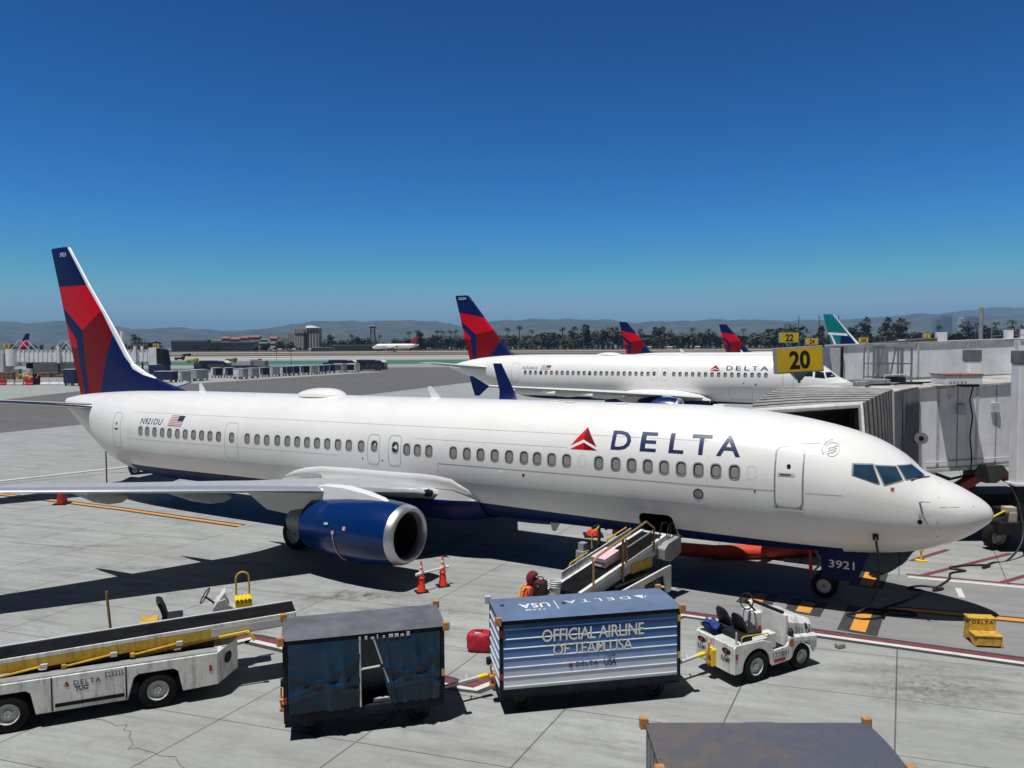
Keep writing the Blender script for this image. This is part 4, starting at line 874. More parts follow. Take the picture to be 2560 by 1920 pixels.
        k = MB(); k.boxb(-x + .06, x - .06, -.02, .02, zb + .1, ht - .15); k.boxb(-x + .06, -x + .08, -y + .06, y - .06, zb + .1, ht - .15); k.boxb(x - .08, x - .06, -y + .06, y - .06, zb + .1, ht - .15); k.boxb(-x + .08, x - .08, y - .04, y - .02, zb + .1, ht - .15); k.obj("wall_panel", mat("cart_wall_grey", (.16, .17, .19), .5, var=.3, scale=4), A)
        k = MB(); k.box((.3, -y + .14, zb + .13), (.32, .12, .05)); k.obj("floor_tray", LGREY, A)
        r2 = random.Random(3)
        for i in range(9):
            k = MB(); k.boxb(0, r2.uniform(.02, .08), -y - .03, -y - .012, 0, r2.uniform(.03, .08)); k.obj("torn_strap", LGREY, A, loc=(-.12 + .11 * i, 0, ht - .17))
    elif kind == "wrap":
        for fy, nm in ((-y + .02, "side_panel"), (y - .02, "side_panel")):
            k = MB(); k.boxb(-x + .07, x - .07, fy - .012, fy + .012, zb + .1, ht - .15); sp = k.obj(nm, WRAP, A)
            s = -1 if fy < 0 else 1
            for q in range(7):
                z = zb + .16 + q * .187; k = MB(); k.prism([(fy + s * .012, z - .014), (fy + s * .024, z - .009), (fy + s * .024, z - .002), (fy + s * .012, z + .012)], 'x', -x + .08, x - .08); k.obj("ridge", WRAP if q > 5 else RIDGE, sp)
        f = lambda u, v: Vector((u, -y + .02 - .0262, v))
        k = MB(); lettering(k, "OFFICIAL AIRLINE", f, -1.02, 1.08, 1.41, 1.66, .012, 0, .95); lettering(k, "OF TEAM USA", f, -.80, .84, 1.13, 1.36, .010, 0, .95); k.obj("lettering", mat("letter_cream", (.82, .82, .74), .5, var=.10, scale=6), A)
        k = MB(); lettering(k, "DELTA", f, -.33, .12, .865, .965, .004, 0, 1.25, 0); lettering(k, "USA", f, .25, .50, .83, .985, .012); lettering(k, "TEAM", f, .29, .47, 1.01, 1.05, .004); k.obj("sponsor_lettering", NAVYL, A)
        k = MB(); delta_mark(k, f, -.44, .865, .10, .10); k.obj("triangle_emblem", [RED, DRED], A)
        for sx in (-1, 1):
            k = MB(); k.boxb(*sorted((sx * (x - .03), sx * (x - .01))), -y + .06, y - .06, zb + .1, ht - .15); ep = k.obj("end_panel", WRAP, A)
            for q in range(7): z = zb + .14 + q * .185; k = MB(); k.prism([(sx * (x - .01), z - .02), (sx * (x + .008), z - .01), (sx * (x + .008), z), (sx * (x - .01), z + .02)], 'y', -y + .07, y - .07); k.obj("ridge", RIDGE, ep)
        k = MB(); ft = lambda u, v: Vector((-u, -v, ht - .06 + .045 * (1 - min(1, abs(v) / (y + .02)) ** 2) + .006))
        # the roof print reads from the far side
        lettering(k, "DELTA", ft, -1.02, .38, -.02 - .10, .06, .004, 0, 1.5, 0, 4); lettering(k, "USA", ft, .72, 1.35, -.10, .16, .02, 0, 1.1, 0, 5); lettering(k, "TEAM", ft, .84, 1.26, .22, .30, .004, 0, 1.2, 0, 2); patch(k, [(.58, -.16), (.60, -.16), (.60, .3), (.58, .3)], ft, 0, 3)
        patch(k, [(-1.42, -.14), (-1.36, .0), (-1.28, .08)], ft, 0, 3); patch(k, [(-1.34, -.14), (-1.27, .08), (-1.12, -.14)], ft, 0, 3)
        k.obj("roof_lettering", mat("letter_white", (.75, .76, .78), .5), A)
        for u, v in ((-1.68, .1), (-.42, -.02)):
            k = MB(); k.cyl((u, v, ht - .03), (u, v, ht - .005), .05, n=14); k.obj("roof_plug", NAVYL, A)
    else:
        for fy in (-y + .02, y - .02):
            k = MB(); k.boxb(-x + .07, x - .07, fy - .012, fy + .012, zb + .1, ht - .15); k.obj("side_panel", CARTD, A)
        for sx in (-1, 1):
            k = MB(); k.boxb(*sorted((sx * (x - .02), sx * (x - .01))), -y + .06, y - .06, zb + .1, ht - .15)
            for q in range(5): k.bar((sx * (x + .0), -y + .1 + .25 * q, zb + .1), (sx * (x + .0), -y + .1 + .25 * q, ht - .15), .025)
            k.bar((sx * x, -y + .05, 1.1), (sx * x, y - .05, 1.2), .025); k.obj("end_grille", STEEL, A)
        k = MB(); k.boxb(-.12, .32, y + .02, y + .17, ht - .22, ht - .12); k.obj("latch_box", ROOFB, A, bevel=.01)
    for z, m_ in ((.86, TAN), (1.62, TAN)) if kind == "wrap" else ((.92, TAN),):
        k = MB(); k.boxb(x - .06, x - .005, -y - .006, -y, z, z + .13); k.obj("reflector", YEL, A)
    k = MB(); k.boxb(-x + .005, -x + .06, -y - .006, -y, .72, .84); k.obj("reflector", REDP, A)
    if kind == "wrap":
        k = MB(); k.boxb(-x + .005, -x + .06, -y - .006, -y, 1.55, 1.70); k.obj("reflector", REDP, A)
    k = MB(); k.boxb(-x - .10, -x, .38, .5, .60, .74); k.obj("tail_lamp", DARK, A, bevel=.015)
    hitch(A, -x, -1); return A
CURTAIN = cart("baggage_cart", "dark baggage cart with two navy vinyl curtains and a slate roof", (-2.905, 14.495, 0), R(14.3), 2.96, 1.24, ROOFG, "curtain")
TEAM = cart("baggage_cart", "blue ribbed baggage cart reading OFFICIAL AIRLINE OF TEAM USA", (1.44, 15.45, 0), R(10.7), 3.72, 1.28, ROOFB, "wrap")
NEAR = cart("baggage_cart", "nearest cart at the bottom edge with rusty slate roof, cut by frame", (3.38, 9.84, 0), R(-.8), 3.06, 1.2, roof_rust(), "plain")
towbar(CURTAIN, (1.45, 0, .40), (2.50, .22, .46)); towbar(TEAM, (1.84, 0, .40), (2.85, .38, .46)); 

# ---------------------------------------------------------------- tractor
def tractor():
    A = top("baggage_tractor", "white open baggage tractor 173881 with two black seats beside the blue cart", "baggage tractor", (4.62, 15.62, 0), R(27.5)); W = 1.2; L = 2.42
    body = MB(); pr = [(0, .32), (0, .86), (.12, .92), (.95, .90), (.95, .58), (1.36, .58), (1.40, .50), (1.40, .30), (.97, .30)]
    a = [(.62 + .42 * cos(R(t)), .33 + .42 * sin(R(t))) for t in range(0, 181, 15)]; side = [(0, .30), (0, .86), (.06, .93), (.80, .93), (1.0, .80), (1.12, .58), (1.42, .58)]
    wa = [(.64 + .40 * cos(R(t)), .33 + .40 * sin(R(t))) for t in range(180, -1, -12)]; wf = [(2.02 + .33 * cos(R(t)), .29 + .33 * sin(R(t))) for t in range(180, -1, -12)]
    low = [(0, .28), (.20, .28)] + [p for p in wa if p[1] >= .3] + [(1.10, .27), (1.62, .30)] + [p for p in wf if p[1] >= .3] + [(2.38, .32), (2.42, .46), (2.42, .66), (2.34, .74), (1.60, .72), (1.52, .62), (1.14, .60), (1.04, .80), (.85, .88), (.06, .90), (0, .84)]
    for y0, y1 in ((0, .05), (W - .05, W)):
        k = MB(); k.prism(low, 'y', y0, y1); k.obj("side_panel", WHITE2, A, bevel=.012)
    k = MB(); k.boxb(-.02, .04, .05, W - .05, .28, .88); k.obj("rear_panel", WHITE2, A, bevel=.01)
    k = MB(); k.boxb(.04, 1.0, .05, W - .05, .82, .885); k.obj("rear_deck", LGREY, A, bevel=.01)
    k = MB(); k.boxb(.98, 1.6, .05, W - .05, .50, .585); k.obj("floor", DARK, A)
    k = MB(); k.boxb(.55, 2.25, .22, W - .22, .30, .50); k.obj("chassis", DARK, A)
    k = MB(); k.loft([[(1.58, y, z) for y, z in ((.05, .70), (.05, 1.12), (.16, 1.27), (W - .16, 1.27), (W - .05, 1.12), (W - .05, .70))], [(2.34, y, z) for y, z in ((.05, .70), (.05, .95), (.14, 1.06), (W - .14, 1.06), (W - .05, .95), (W - .05, .70))]]); k.obj("bonnet", WHITE2, A, 30, bevel=.02)
    k = MB(); k.boxb(1.50, 1.585, .03, W - .03, .60, 1.30); k.boxb(1.30, 1.505, .72, W - .04, .60, 1.16); k.obj("dashboard", WHITE2, A, bevel=.015)
    k = MB(); k.boxb(1.50, 1.56, .12, W - .2, 1.30, 1.36); k.obj("dash_trim", DARK, A, bevel=.01)
    k = MB(); k.loft([[(1.58, y, z) for y, z in ((.02, .70), (-.02, .74), (-.02, .80), (.05, .84))], [(2.42, y, z) for y, z in ((.02, .58), (-.02, .62), (-.02, .70), (.05, .76))]]); k.obj("bumper_bulge", WHITE2, A, 40)
    k = MB(); k.boxb(2.40, 2.46, .0, W, .42, .72); k.obj("front_panel", WHITE2, A, bevel=.02)
    for y in (.24, .72):      # seats
        k = MB(); k.boxb(.62, 1.04, y, y + .38, .86, .98); st_ = k.obj("seat", DARK, A, bevel=.03)
        k = MB(); k.loft([[(.58, y, .96), (.66, y, .96), (.66, y + .38, .96), (.58, y + .38, .96)], [(.50, y - .0, 1.15), (.59, y, 1.15), (.59, y + .38, 1.15), (.50, y + .38, 1.15)], [(.44, y + .04, 1.33), (.51, y + .04, 1.33), (.51, y + .34, 1.33), (.44, y + .34, 1.33)], [(.42, y + .11, 1.40), (.47, y + .11, 1.40), (.47, y + .27, 1.40), (.42, y + .27, 1.40)]]); k.obj("backrest", mat("seat_vinyl", (.012, .012, .014), .5, var=.2), st_, 50, bevel=.015)
    k = MB(); k.boxb(.30, .60, .10, W - .1, .885, 1.0); k.obj("battery_tray", DARK, A, bevel=.01)
    k = MB(); k.boxb(1.0, 1.30, .10, .34, .60, .93); k.obj("console_box", WHITE2, A, bevel=.01)
    k = MB(); k.tube([(1.18 + .045 * sin(R(t)) , .86 + .19 * cos(R(t)), 1.42 + .17 * sin(R(t))) for t in range(0, 360, 15)], .016, 8, closed=True)
    for t in (90, 210, 330): k.cyl((1.17, .86, 1.40), (1.18 + .045 * sin(R(t)), .86 + .19 * cos(R(t)), 1.42 + .17 * sin(R(t))), .011, n=6)
    k.cyl((1.14, .86, 1.42), (1.22, .86, 1.38), .045, n=10); k.cyl((1.2, .86, 1.4), (1.48, .86, 1.12), .025, n=8); k.obj("steering_wheel", DARK, A, 40)
    k = MB(); k.tube([(.22, .03, .90), (.22, .03, 1.02), (.30, .03, 1.05), (.98, .03, 1.0), (1.02, .03, .92)], .014, 6, 0); k.obj("hip_rail", YEL, A, 40)
    k = MB(); k.tube([(.10, .06, .90), (.10, .06, 1.12), (.14, .10, 1.14)], .02, 8); k.obj("rear_post", ALU, A, 40)
    for y in (.22, .98):
        k = MB()
        pts = [(y + .13 * cos(R(t)), .735 + .06 * sin(R(t))) for t in range(0, 360, 20)]; k.prism(pts, 'x', -.026, -.018); lp = k.obj("lamp_recess", BLACK, A)
        k = MB(); k.cyl((-.03, y, .735), (-.045, y, .735), .035, n=12); k.obj("tail_lamp", REDP, lp)
    k = MB(); f = lambda u, v: Vector((-.0245, W - u, v))
    lettering(k, "RAMP", f, .10, .36, .51, .63, .004); k.obj("lettering", NAVYL, A)
    k = MB(); lettering(k, "RAMP", f, .83, 1.09, .49, .61, .004); k.obj("lettering", NAVYL, A)
    k = MB(); g = lambda u, v: Vector((u, -.006, v)); lettering(k, "173881", g, 1.10, 1.58, .42, .54, .002, 0, 1.1); k.obj("fleet_number", NAVYL, A)
    k = MB(); k.boxb(1.14, 1.48, -.006, -.001, .325, .40); k.obj("red_placard", REDP, A)
    k = MB(); k.boxb(1.60, 1.70, -.028, -.021, .60, .76); k.obj("orange_placard", mat("placard_orange", (.55, .08, .02), .5), A)
    k = MB(); k.boxb(.03, .09, -.006, -.001, .60, .72); k.obj("reflector", REDP, A)
    k = MB(); h = lambda u, v: Vector((1.75 + u, .046, .80 + v - .20 * u)); lettering(k, "DELTA", h, .06, .56, .06, .19, .012, 0, 1.3); k.obj("lettering", NAVYL, A)
    k = MB(); k.rev([(0, .001), (.0, .05), (.05, .085), (.10, .085), (.12, .05), (.12, .001)], (1.66, -.02, .90), 'y', 16); k.obj("headlamp", DARK, A, 50)
    k = MB(); k.bar((2.12, .04, 1.02), (2.18, .04, .88), .03); k.obj("bonnet_strap", DARK, A)
    k = MB(); k.boxb(-.14, -.02, .52, .70, .30, .66); k.obj("hitch_block", YELB, A, bevel=.01); k = MB(); k.boxb(-.18, -.13, .55, .67, .34, .40); k.boxb(-.18, -.13, .55, .67, .52, .58); k.cyl((-.155, .61, .3), (-.155, .61, .80), .02, n=8); k.tube([(-.155, .54, .80), (-.155, .54, .90), (-.155, .68, .90), (-.155, .68, .80), (-.155, .54, .80)], .012, 6); k.obj("hitch_pin", TAN, A, 40)
    for x, r, y in ((.64, .34, .07), (2.02, .285, .10)):
        for yy in (y + .03, W - y - .03): wheel(A, "wheel", (x, yy, r), r, .2, 'y', LGREY)
    k = MB(); k.cyl((1.06, .34, .92), (1.06, .34, 1.06), .035, n=10); k.obj("red_bottle", REDP, A, 40)
    return A
TUG = tractor()
k = MB(); rnd = random.Random(8); rr = []
for i in range(13):
    t = i / 12; row = []
    for j in range(11):
        s = j / 10; row.append((.02 + .42 * s, .68 + .46 * t, 1.02 + .06 * sin(5 * t + 3 * s) + .04 * sin(11 * s + 2) + .10 * t * (1 - s)))
    rr.append(row)
rr2 = [[(x, y, z - .04) for x, y, z in r] for r in rr]
k.loft(rr, 0, False, False, False); k.loft(rr2, 0, False, False, False); J = k.obj("jacket", mat("blue_cloth", (.012, .035, .20), .75, var=.4, scale=8), None, 180)
J.location = TUG.location; J.rotation_euler = TUG.rotation_euler; tag(J, "crumpled blue jacket lying behind the seats of the white tractor", "jacket")

# ---------------------------------------------------------------- belt loader at the left edge
def near_loader():
    A = top("belt_loader", "white belt loader 523335 with yellow boom running out of the left edge", "belt loader", (-6.08, 15.33, 0), R(22.5)); L = 4.9; W = 1.55
    wa = lambda c, r: [(c + r * cos(R(t)) * 1.0, .36 + r * sin(R(t))) for t in range(180, -1, -15)]
    def arch(c): return [(c - .54, .28), (c - .42, .70), (c - .34, .76), (c + .30, .76), (c + .38, .70), (c + .46, .28)]
    low = [(-L, .28)] + arch(-3.68) + arch(-1.12) + [(-.0, .30), (0, .95), (-L, .95)]
    for y0, y1 in ((0, .05), (W - .05, W)): k = MB(); k.prism(low, 'y', y0, y1); k.obj("side_panel", WHITE2, A, bevel=.01)
    k = MB(); k.boxb(-L, 0, .05, .30, .93, .97); k.boxb(-L, 0, W - .3, W - .05, .93, .97); k.obj("top_deck", GREY, A); k = MB(); k.boxb(-L, 0, .3, W - .3, .60, .66); k.boxb(-L, -.1, .25, W - .25, .3, .5); k.obj("chassis", DARK, A)
    k = MB(); k.loft([[(0, 0, .30), (.42, .72, .30), (.42, W, .30), (-.05, W, .30), (-.05, .02, .30)], [(0, 0, .95), (.42, .72, .95), (.42, W, .95), (-.05, W, .95), (-.05, .02, .95)]]); k.obj("end_panel", WHITE2, A, bevel=.008)
    k = MB(); ed = Vector((.504, .864, 0)); en = Vector((.864, -.504, 0)) * .006; k.add([Vector((.0, .0, .70)) + ed * (.42 + .15 * cos(R(t))) + en + Vector((0, 0, .12 * sin(R(t)))) for t in range(0, 360, 20)], [tuple(range(18))]); k.obj("end_opening", BLACK, A)
    for x in (-2.95, -1.68): k = MB(); k.boxb(x - .012, x + .012, -.006, 0, .30, .95); k.obj("panel_gap", DARK, A)
    k = MB(); k.boxb(-2.9, -1.72, -.012, -.001, .36, .43); k.obj("rub_strip", RUBBER, A)
    k = MB(); k.boxb(-.16, -.11, -.008, -.001, .60, .72); k.obj("marker_lamp", REDP, A)
    f = lambda u, v: Vector((u, -.006, v))
    k = MB(); lettering(k, "DELTA", f, -2.58, -2.12, .735, .83, .006, 0, 1.25); k.obj("lettering", NAVYL, A); k = MB(); delta_mark(k, f, -2.70, .735, .11, .10); k.obj("triangle_emblem", [RED, DRED], A)
    k = MB(); lettering(k, "523335", f, -2.05, -1.72, .79, .895, .004, 0, 1.05); k.obj("fleet_number", NAVYL, A); k = MB(); lettering(k, "TUG", f, -2.56, -2.34, .62, .70, .025); patch(k, [(-2.57, .702), (-2.32, .702), (-2.32, .715), (-2.57, .715)], f); k.obj("maker_lettering", NAVYL, A)
    for x in (-3.68, -1.12):
        for y in (.13, W - .13): wheel(A, "wheel", (x, y, .36), .36, .24, 'y', LGREY)
    x0, x1, za, zb = -4.6, 1.62, 1.24, 1.43; zl = lambda x: za + (zb - za) * (x - x0) / (x1 - x0)
    def beam(y0, y1, d0, d1, m_, nm, xa=x0, xb=x1, bv=.006): k = MB(); k.add([(x, y, zl(x) + d) for x in (xa, xb) for y in (y0, y1) for d in (d0, d1)], [(0, 1, 3, 2), (4, 6, 7, 5), (0, 4, 5, 1), (2, 3, 7, 6), (0, 2, 6, 4), (1, 5, 7, 3)]); return k.obj(nm, m_, A, bevel=bv)
    beam(.40, 1.12, -.03, .03, mat("belt_rubber", (.010, .0105, .012), .8, var=.25, scale=3, spec=.04), "belt"); beam(.36, .40, -.045, .035, WHITE2, "near_rail"); beam(1.12, 1.18, -.05, .05, LGREY, "far_rail")
    beam(.36, .46, -.24, -.05, YEL, "boom_side"); beam(1.06, 1.14, -.24, -.05, YEL, "boom_side"); beam(.50, 1.0, -.14, -.06, GREY, "boom_pan")
    beam(.355, .40, -.22, -.05, LGREY, "boom_tip_plate", -.1, 1.6)
    for xa in (-3.2, -2.0, -.8):
        k = MB(); k.cyl((xa - .75, .30, zl(xa) - .30), (xa + .05, .30, zl(xa) - .20), .022, n=8, mi=0); k.box((xa + .09, .30, zl(xa) - .20), (.12, .07, .08), 1); k.box((xa - .78, .30, zl(xa) - .30), (.08, .08, .07), 0); k.obj("tie_rod", [YEL, LGREY], A, 40)
    k = MB(); k.bar((-1.6, .5, .97), (.1, .5, 1.15), .14, .12, 0); k.bar((-1.6, 1.0, .97), (.1, 1.0, 1.15), .14, .12, 0); k.obj("lift_arm", YEL, A, bevel=.01)
    k = MB(); k.cyl((-1.9, .75, .75), (-.5, .75, 1.1), .07, n=12); k.obj("lift_cylinder", DARK, A, 40)
    k = MB(); k.bar((.05, .30, 1.16), (.62, .30, 1.20), .05, .05); k.bar((.62, .30, 1.2), (.75, .30, 1.0), .09, .05); k.obj("boom_latch", YELB, A, bevel=.006)
    # operator side
    Y0 = 1.22
    k = MB(); k.boxb(-1.62, -.2, Y0 - .02, W + .35, .95, 1.0); k.obj("operator_deck", GREY, A); k = MB(); k.boxb(-1.5, -1.15, Y0 + .05, Y0 + .45, 1.0, 1.36); k.obj("tool_box", YEL, A, bevel=.01)
    k = MB(); k.boxb(-1.08, -.66, Y0 + .1, Y0 + .55, 1.26, 1.38); s_ = k.obj("seat", DARK, A, bevel=.03); k = MB(); k.loft([[(x, y, z) for y in (Y0 + .1, Y0 + .55)] + [(x + .09, y, z) for y in (Y0 + .55, Y0 + .1)] for x, z in ((-1.05, 1.36), (-1.10, 1.55), (-1.17, 1.72))] + [[(-1.19, Y0 + .2, 1.78), (-1.19, Y0 + .45, 1.78), (-1.14, Y0 + .45, 1.78), (-1.14, Y0 + .2, 1.78)]]); k.obj("backrest", DARK, s_, 50, bevel=.012)
    k = MB(); k.tube([(-.20 + .10 * sin(R(t)), Y0 + .32 + .19 * cos(R(t)), 1.70 + .15 * sin(R(t))) for t in range(0, 360, 15)], .013, 8, closed=True)
    for t in (90, 210, 330): k.cyl((-.19, Y0 + .32, 1.67), (-.20 + .10 * sin(R(t)), Y0 + .32 + .19 * cos(R(t)), 1.70 + .15 * sin(R(t))), .010, n=6)
    k.cyl((-.2, Y0 + .32, 1.68), (0, Y0 + .32, 1.5), .022, n=8); k.obj("steering_wheel", DARK, A, 40)
    k = MB(); k.loft([[(-.05, y, 1.0), (-.05, y, 1.45), (.05, y, 1.60), (.22, y, 1.64), (.28, y, 1.50), (.45, y, 1.38), (.45, y, 1.0)] for y in (Y0 + .1, Y0 + .55)]); k.obj("console", LGREY, A, bevel=.015); k = MB(); k.prism([(.06, 1.60), (.22, 1.64), (.22, 1.80)], 'y', Y0 + .12, Y0 + .5); k.obj("windscreen_cowl", WHITE2, A, bevel=.01)
    k = MB(); k.boxb(.42, .78, Y0 + .15, Y0 + .52, 1.30, 1.55)
    for q in range(4): k.boxb(.44 + .085 * q, .49 + .085 * q, Y0 + .14, Y0 + .50, 1.55, 1.575)
    k.obj("ribbed_step", YELB, A, bevel=.008); k = MB(); k.tube([(.46, Y0 + .5, 1.5)] + [(.60 - .14 * cos(R(t)), Y0 + .5, 1.95 + .14 * sin(R(t))) for t in range(0, 181, 20)] + [(.74, Y0 + .5, 1.5)], .022, 8); k.obj("hoop_rail", YEL, A, 40)
    k = MB(); k.cyl((-2.05, W - .1, .95), (-2.12, W - .1, 2.02), .028, n=10); k.cyl((-2.12, W - .1, 2.02), (-2.12, W - .1, 2.08), .022, n=10); k.obj("hand_post", BROWNP, A, 40)
    k = MB(); k.boxb(-4.42, -4.28, W - .2, W - .1, 1.0, 1.45); k.obj("control_post", DARK, A, bevel=.01); k = MB(); k.boxb(-4.75, -4.5, W - .4, W - .1, 1.0, 1.9); k.obj("rear_box", DARK, A, bevel=.02)
    return A
near_loader()

# ---------------------------------------------------------------- belt loader serving the hold
def hold_loader():
    d = Vector((-.70, -.714, 0)).normalized(); A = top("belt_loader", "belt loader with ochre handrails leading up to the open hold door", "belt loader", (4.10, 21.88, 0), math.atan2(d.y, d.x))
    Lb = 3.9; zt, zb = 1.72, .94; zl = lambda x: zt + (zb - zt) * x / Lb
    def beam(y0, y1, d0, d1, m_, nm, xa=0., xb=Lb, bv=.006): k = MB(); k.add([(x, y, zl(x) + d_) for x in (xa, xb) for y in (y0, y1) for d_ in (d0, d1)], [(0, 1, 3, 2), (4, 6, 7, 5), (0, 4, 5, 1), (2, 3, 7, 6), (0, 2, 6, 4), (1, 5, 7, 3)]); return k.obj(nm, m_, A, bevel=bv)
    beam(-.36, .36, -.03, .03, MATS["belt_rubber"], "belt"); beam(.36, .46, -.05, .08, WHITE2, "near_rail"); beam(-.46, -.36, -.05, .08, WHITE2, "far_rail"); beam(.37, .44, -.30, -.05, LGREY, "boom_side"); beam(-.44, -.38, -.30, -.05, GREY, "boom_side")
    beam(.38, .43, .08, .44, mat("guard_dark", (.03, .035, .035), .5, var=.2), "side_guard", .75, 1.95); beam(.43, .445, .42, .46, LGREY, "guard_rail", .7, 2.0); beam(.38, .45, .05, .44, DARK, "guard_post", 1.93, 2.0)
    k = MB(); k.prism([(-.32, 1.25), (-.32, 1.66), (-.2, 1.74), (.35, 1.64), (.55, 1.5), (.55, 1.2), (.2, 1.1)], 'y', .46, .72); k.obj("head_plate", GREY, A, bevel=.02); k = MB(); k.cyl((-.02, -.44, zl(0)), (-.02, .62, zl(0) + .03), .055, n=12); k.obj("head_roller", LGREY, A, 40)
    k = MB(); k.boxb(.75, 1.75, .34, .46, 1.02, 1.30); k.obj("lift_frame", YEL, A, bevel=.01)
    zz = lambda x, h: zl(x) + h
    k = MB(); k.tube([(.75, .50, zz(.75, -.12)), (.75, .50, zz(.75, .55)), (1.12, .50, zz(1.12, .86)), (3.3, .50, zz(3.3, .77)), (3.45, .50, zz(3.45, .70)), (3.45, .50, zz(3.45, -.4))], .030, 8); k.cyl((2.2, .50, zz(2.2, -.35)), (2.2, .50, zz(2.2, .8)), .034, n=8); k.cyl((2.05, .50, zz(2.05, .1)), (2.05, .50, zz(2.05, .72)), .034, n=8); k.obj("handrail", BROWNP, A, 40)
    k = MB(); k.tube([(.7, -.48, zz(.7, .1)), (.7, -.48, zz(.7, .38)), (1.6, -.48, zz(1.6, .38)), (1.6, -.48, zz(1.6, .05))], .024, 8); k.tube([(2.5, -.48, zz(2.5, .1)), (2.5, -.48, zz(2.5, .36)), (3.2, -.48, zz(3.2, .36)), (3.3, -.48, zz(3.3, .1))], .024, 8); k.obj("far_handrail", YEL, A, 40); beam(-.47, -.44, .08, .30, WHITE2, "far_guard", .5, 3.6)
    k = MB(); k.tube([(1.75, -.9, zz(1.75, .1)), (1.75, -.9, zz(1.75, .55)), (1.45, -.9, zz(1.45, .62)), (1.45, -.9, zz(1.45, .1))], .024, 8); k.obj("hoop_rail", YEL, A, 40)
    k = MB(); k.tube([(.2, .55, 1.8), (.05, .55, 2.12), (-.15, .55, 2.12), (-.25, .55, 1.75)], .02, 6); k.tube([(-.3, .35, 1.7), (-.35, .35, 2.0), (-.5, .35, 2.0)], .02, 6); k.tube([(.5, .5, 1.75), (.35, .5, 2.2), (.1, .5, 2.15)], .02, 6); k.obj("hose_loop", DARK, A, 40)
    lowp = [(.26, .28), (.26, 1.02), (.42, 1.02), (3.9, .70), (4.3, .70), (4.3, .3), (3.9, .28), (3.8, .60), (3.2, .60), (3.1, .28), (1.75, .28), (1.55, .74), (.62, .82), (.50, .28)]
    for y0, y1 in ((.70, .76), (-1.0, -.95)): k = MB(); k.prism(lowp, 'y', y0, y1); k.obj("side_panel", WHITE2, A, bevel=.01)
    k = MB(); k.boxb(.6, 4.2, -.92, .64, .32, .62); k.obj("chassis", DARK, A); k = MB(); k.boxb(.9, 2.6, -.3, .6, .62, .9); k.obj("engine_cover", DARK, A, bevel=.03)
    for x in (1.08, 3.5):
        for y in (.58, -.84): wheel(A, "wheel", (x, y, .31), .31, .2, 'y', GREY)
    k = MB(); k.boxb(2.05, 2.33, -1.02, -.74, .6, 1.52); k.boxb(2.08, 2.28, -.98, -.78, 1.52, 1.74); k.obj("control_cabinet", GREY, A, bevel=.015); k = MB(); k.boxb(1.45, 2.0, -.98, -.66, .75, 1.35); k.obj("engine_box", mat("olive_box", (.10, .085, .03), .6), A, bevel=.02); k = MB(); k.cyl((1.3, -1.0, 1.0), (1.3, -1.0, 2.05), .05, n=10); k.cyl((1.3, -1.0, 2.03), (1.6, -1.0, 2.03), .05, n=10); k.obj("exhaust_stack", DARK, A, 40)
    k = MB(); k.bar((2.6, .1, .7), (1.0, .1, 1.25), .12, .1); k.obj("lift_cylinder", DARK, A)
    return A, zl
HL, HZ = hold_loader()
def on_loader(o, x, y, h, tilt=True):
    M = Matrix.Translation(HL.location) @ HL.rotation_euler.to_matrix().to_4x4() @ Matrix.Translation((x, y, HZ(x) + h)) @ Matrix.Rotation(math.atan2(.78, 3.9), 4, 'Y'); o.matrix_world = M
S = top("suitcase", "pale pink hard suitcase riding up the loader belt", "suitcase"); k = MB(); k.box((0, 0, .17), (.66, .46, .26))
for q in range(5): k.box((0, -.16 + .08 * q, .303), (.60, .03, .012))
k.obj("shell", mat("pale_pink_shell", (.80, .55, .60), .4, var=.05), S, bevel=.035, seg=3); k = MB(); k.box((.33, 0, .17), (.01, .44, .03)); k.box((0, 0, .17), (.67, .465, .012)); k.obj("zip_seam", DARK, S); k = MB(); k.tube([(.33, -.1, .10), (.37, -.1, .10), (.37, .1, .10), (.33, .1, .10)], .012, 6); k.obj("handle", LGREY, S, 40)
for sx in (-.28, .28): k = MB(); k.cyl((sx, -.20, .02), (sx, -.16, .02), .03, n=10); k.obj("castor", DARK, S, 40)
on_loader(S, 2.2, -.04, .035)

# ---------------------------------------------------------------- small things on the stand
def cone(label, x, y, s=1.0):
    A = top("traffic_cone", label, "traffic cone", (x, y, 0), R(25), "orange cones by the engine")
    MB().boxb(-.18, .18, -.18, .18, 0, .035).obj("base", RUBBER, A, bevel=.01); prof = [(.035, .135), (.06, .125), (.86, .028), (.92, .024), (.925, .001)]
    MB().rev(prof, axis='z', n=24).obj("cone_body", ORANGE, A, 50)
    rad = lambda z: .125 - (z - .06) / .80 * .097
    for z0, z1 in ((.56, .66), (.72, .80)): MB().rev([(z0, rad(z0) + .004), (z1, rad(z1) + .004)], axis='z', n=24).obj("reflective_collar", mat("collar_white", (.75, .75, .74), .35), A, 60)
    MB().rev([(.40, rad(.40) + .012), (.44, rad(.44) + .03), (.46, rad(.46) + .012)], axis='z', n=20).obj("bar_ring", ORANGE, A, 60)
    return A
C1 = cone("orange cone nearer to the carts, holding the left end of the white bar", -2.70, 22.07); C2 = cone("orange cone farther back under the intake, holding the right end of the bar", -2.12, 22.62)
k = MB(); k.cyl((-2.82, 21.96, .55), (-1.98, 22.75, .55), .03, n=12); k.cyl((-2.84, 21.94, .55), (-2.72, 22.05, .55), .045, n=12); k.cyl((-2.06, 22.68, .55), (-1.96, 22.77, .55), .045, n=12); tag(k.obj("barrier_bar", mat("bar_white", (.72, .72, .70), .4), None, 40), "white plastic bar linking the two orange cones", "barrier bar")
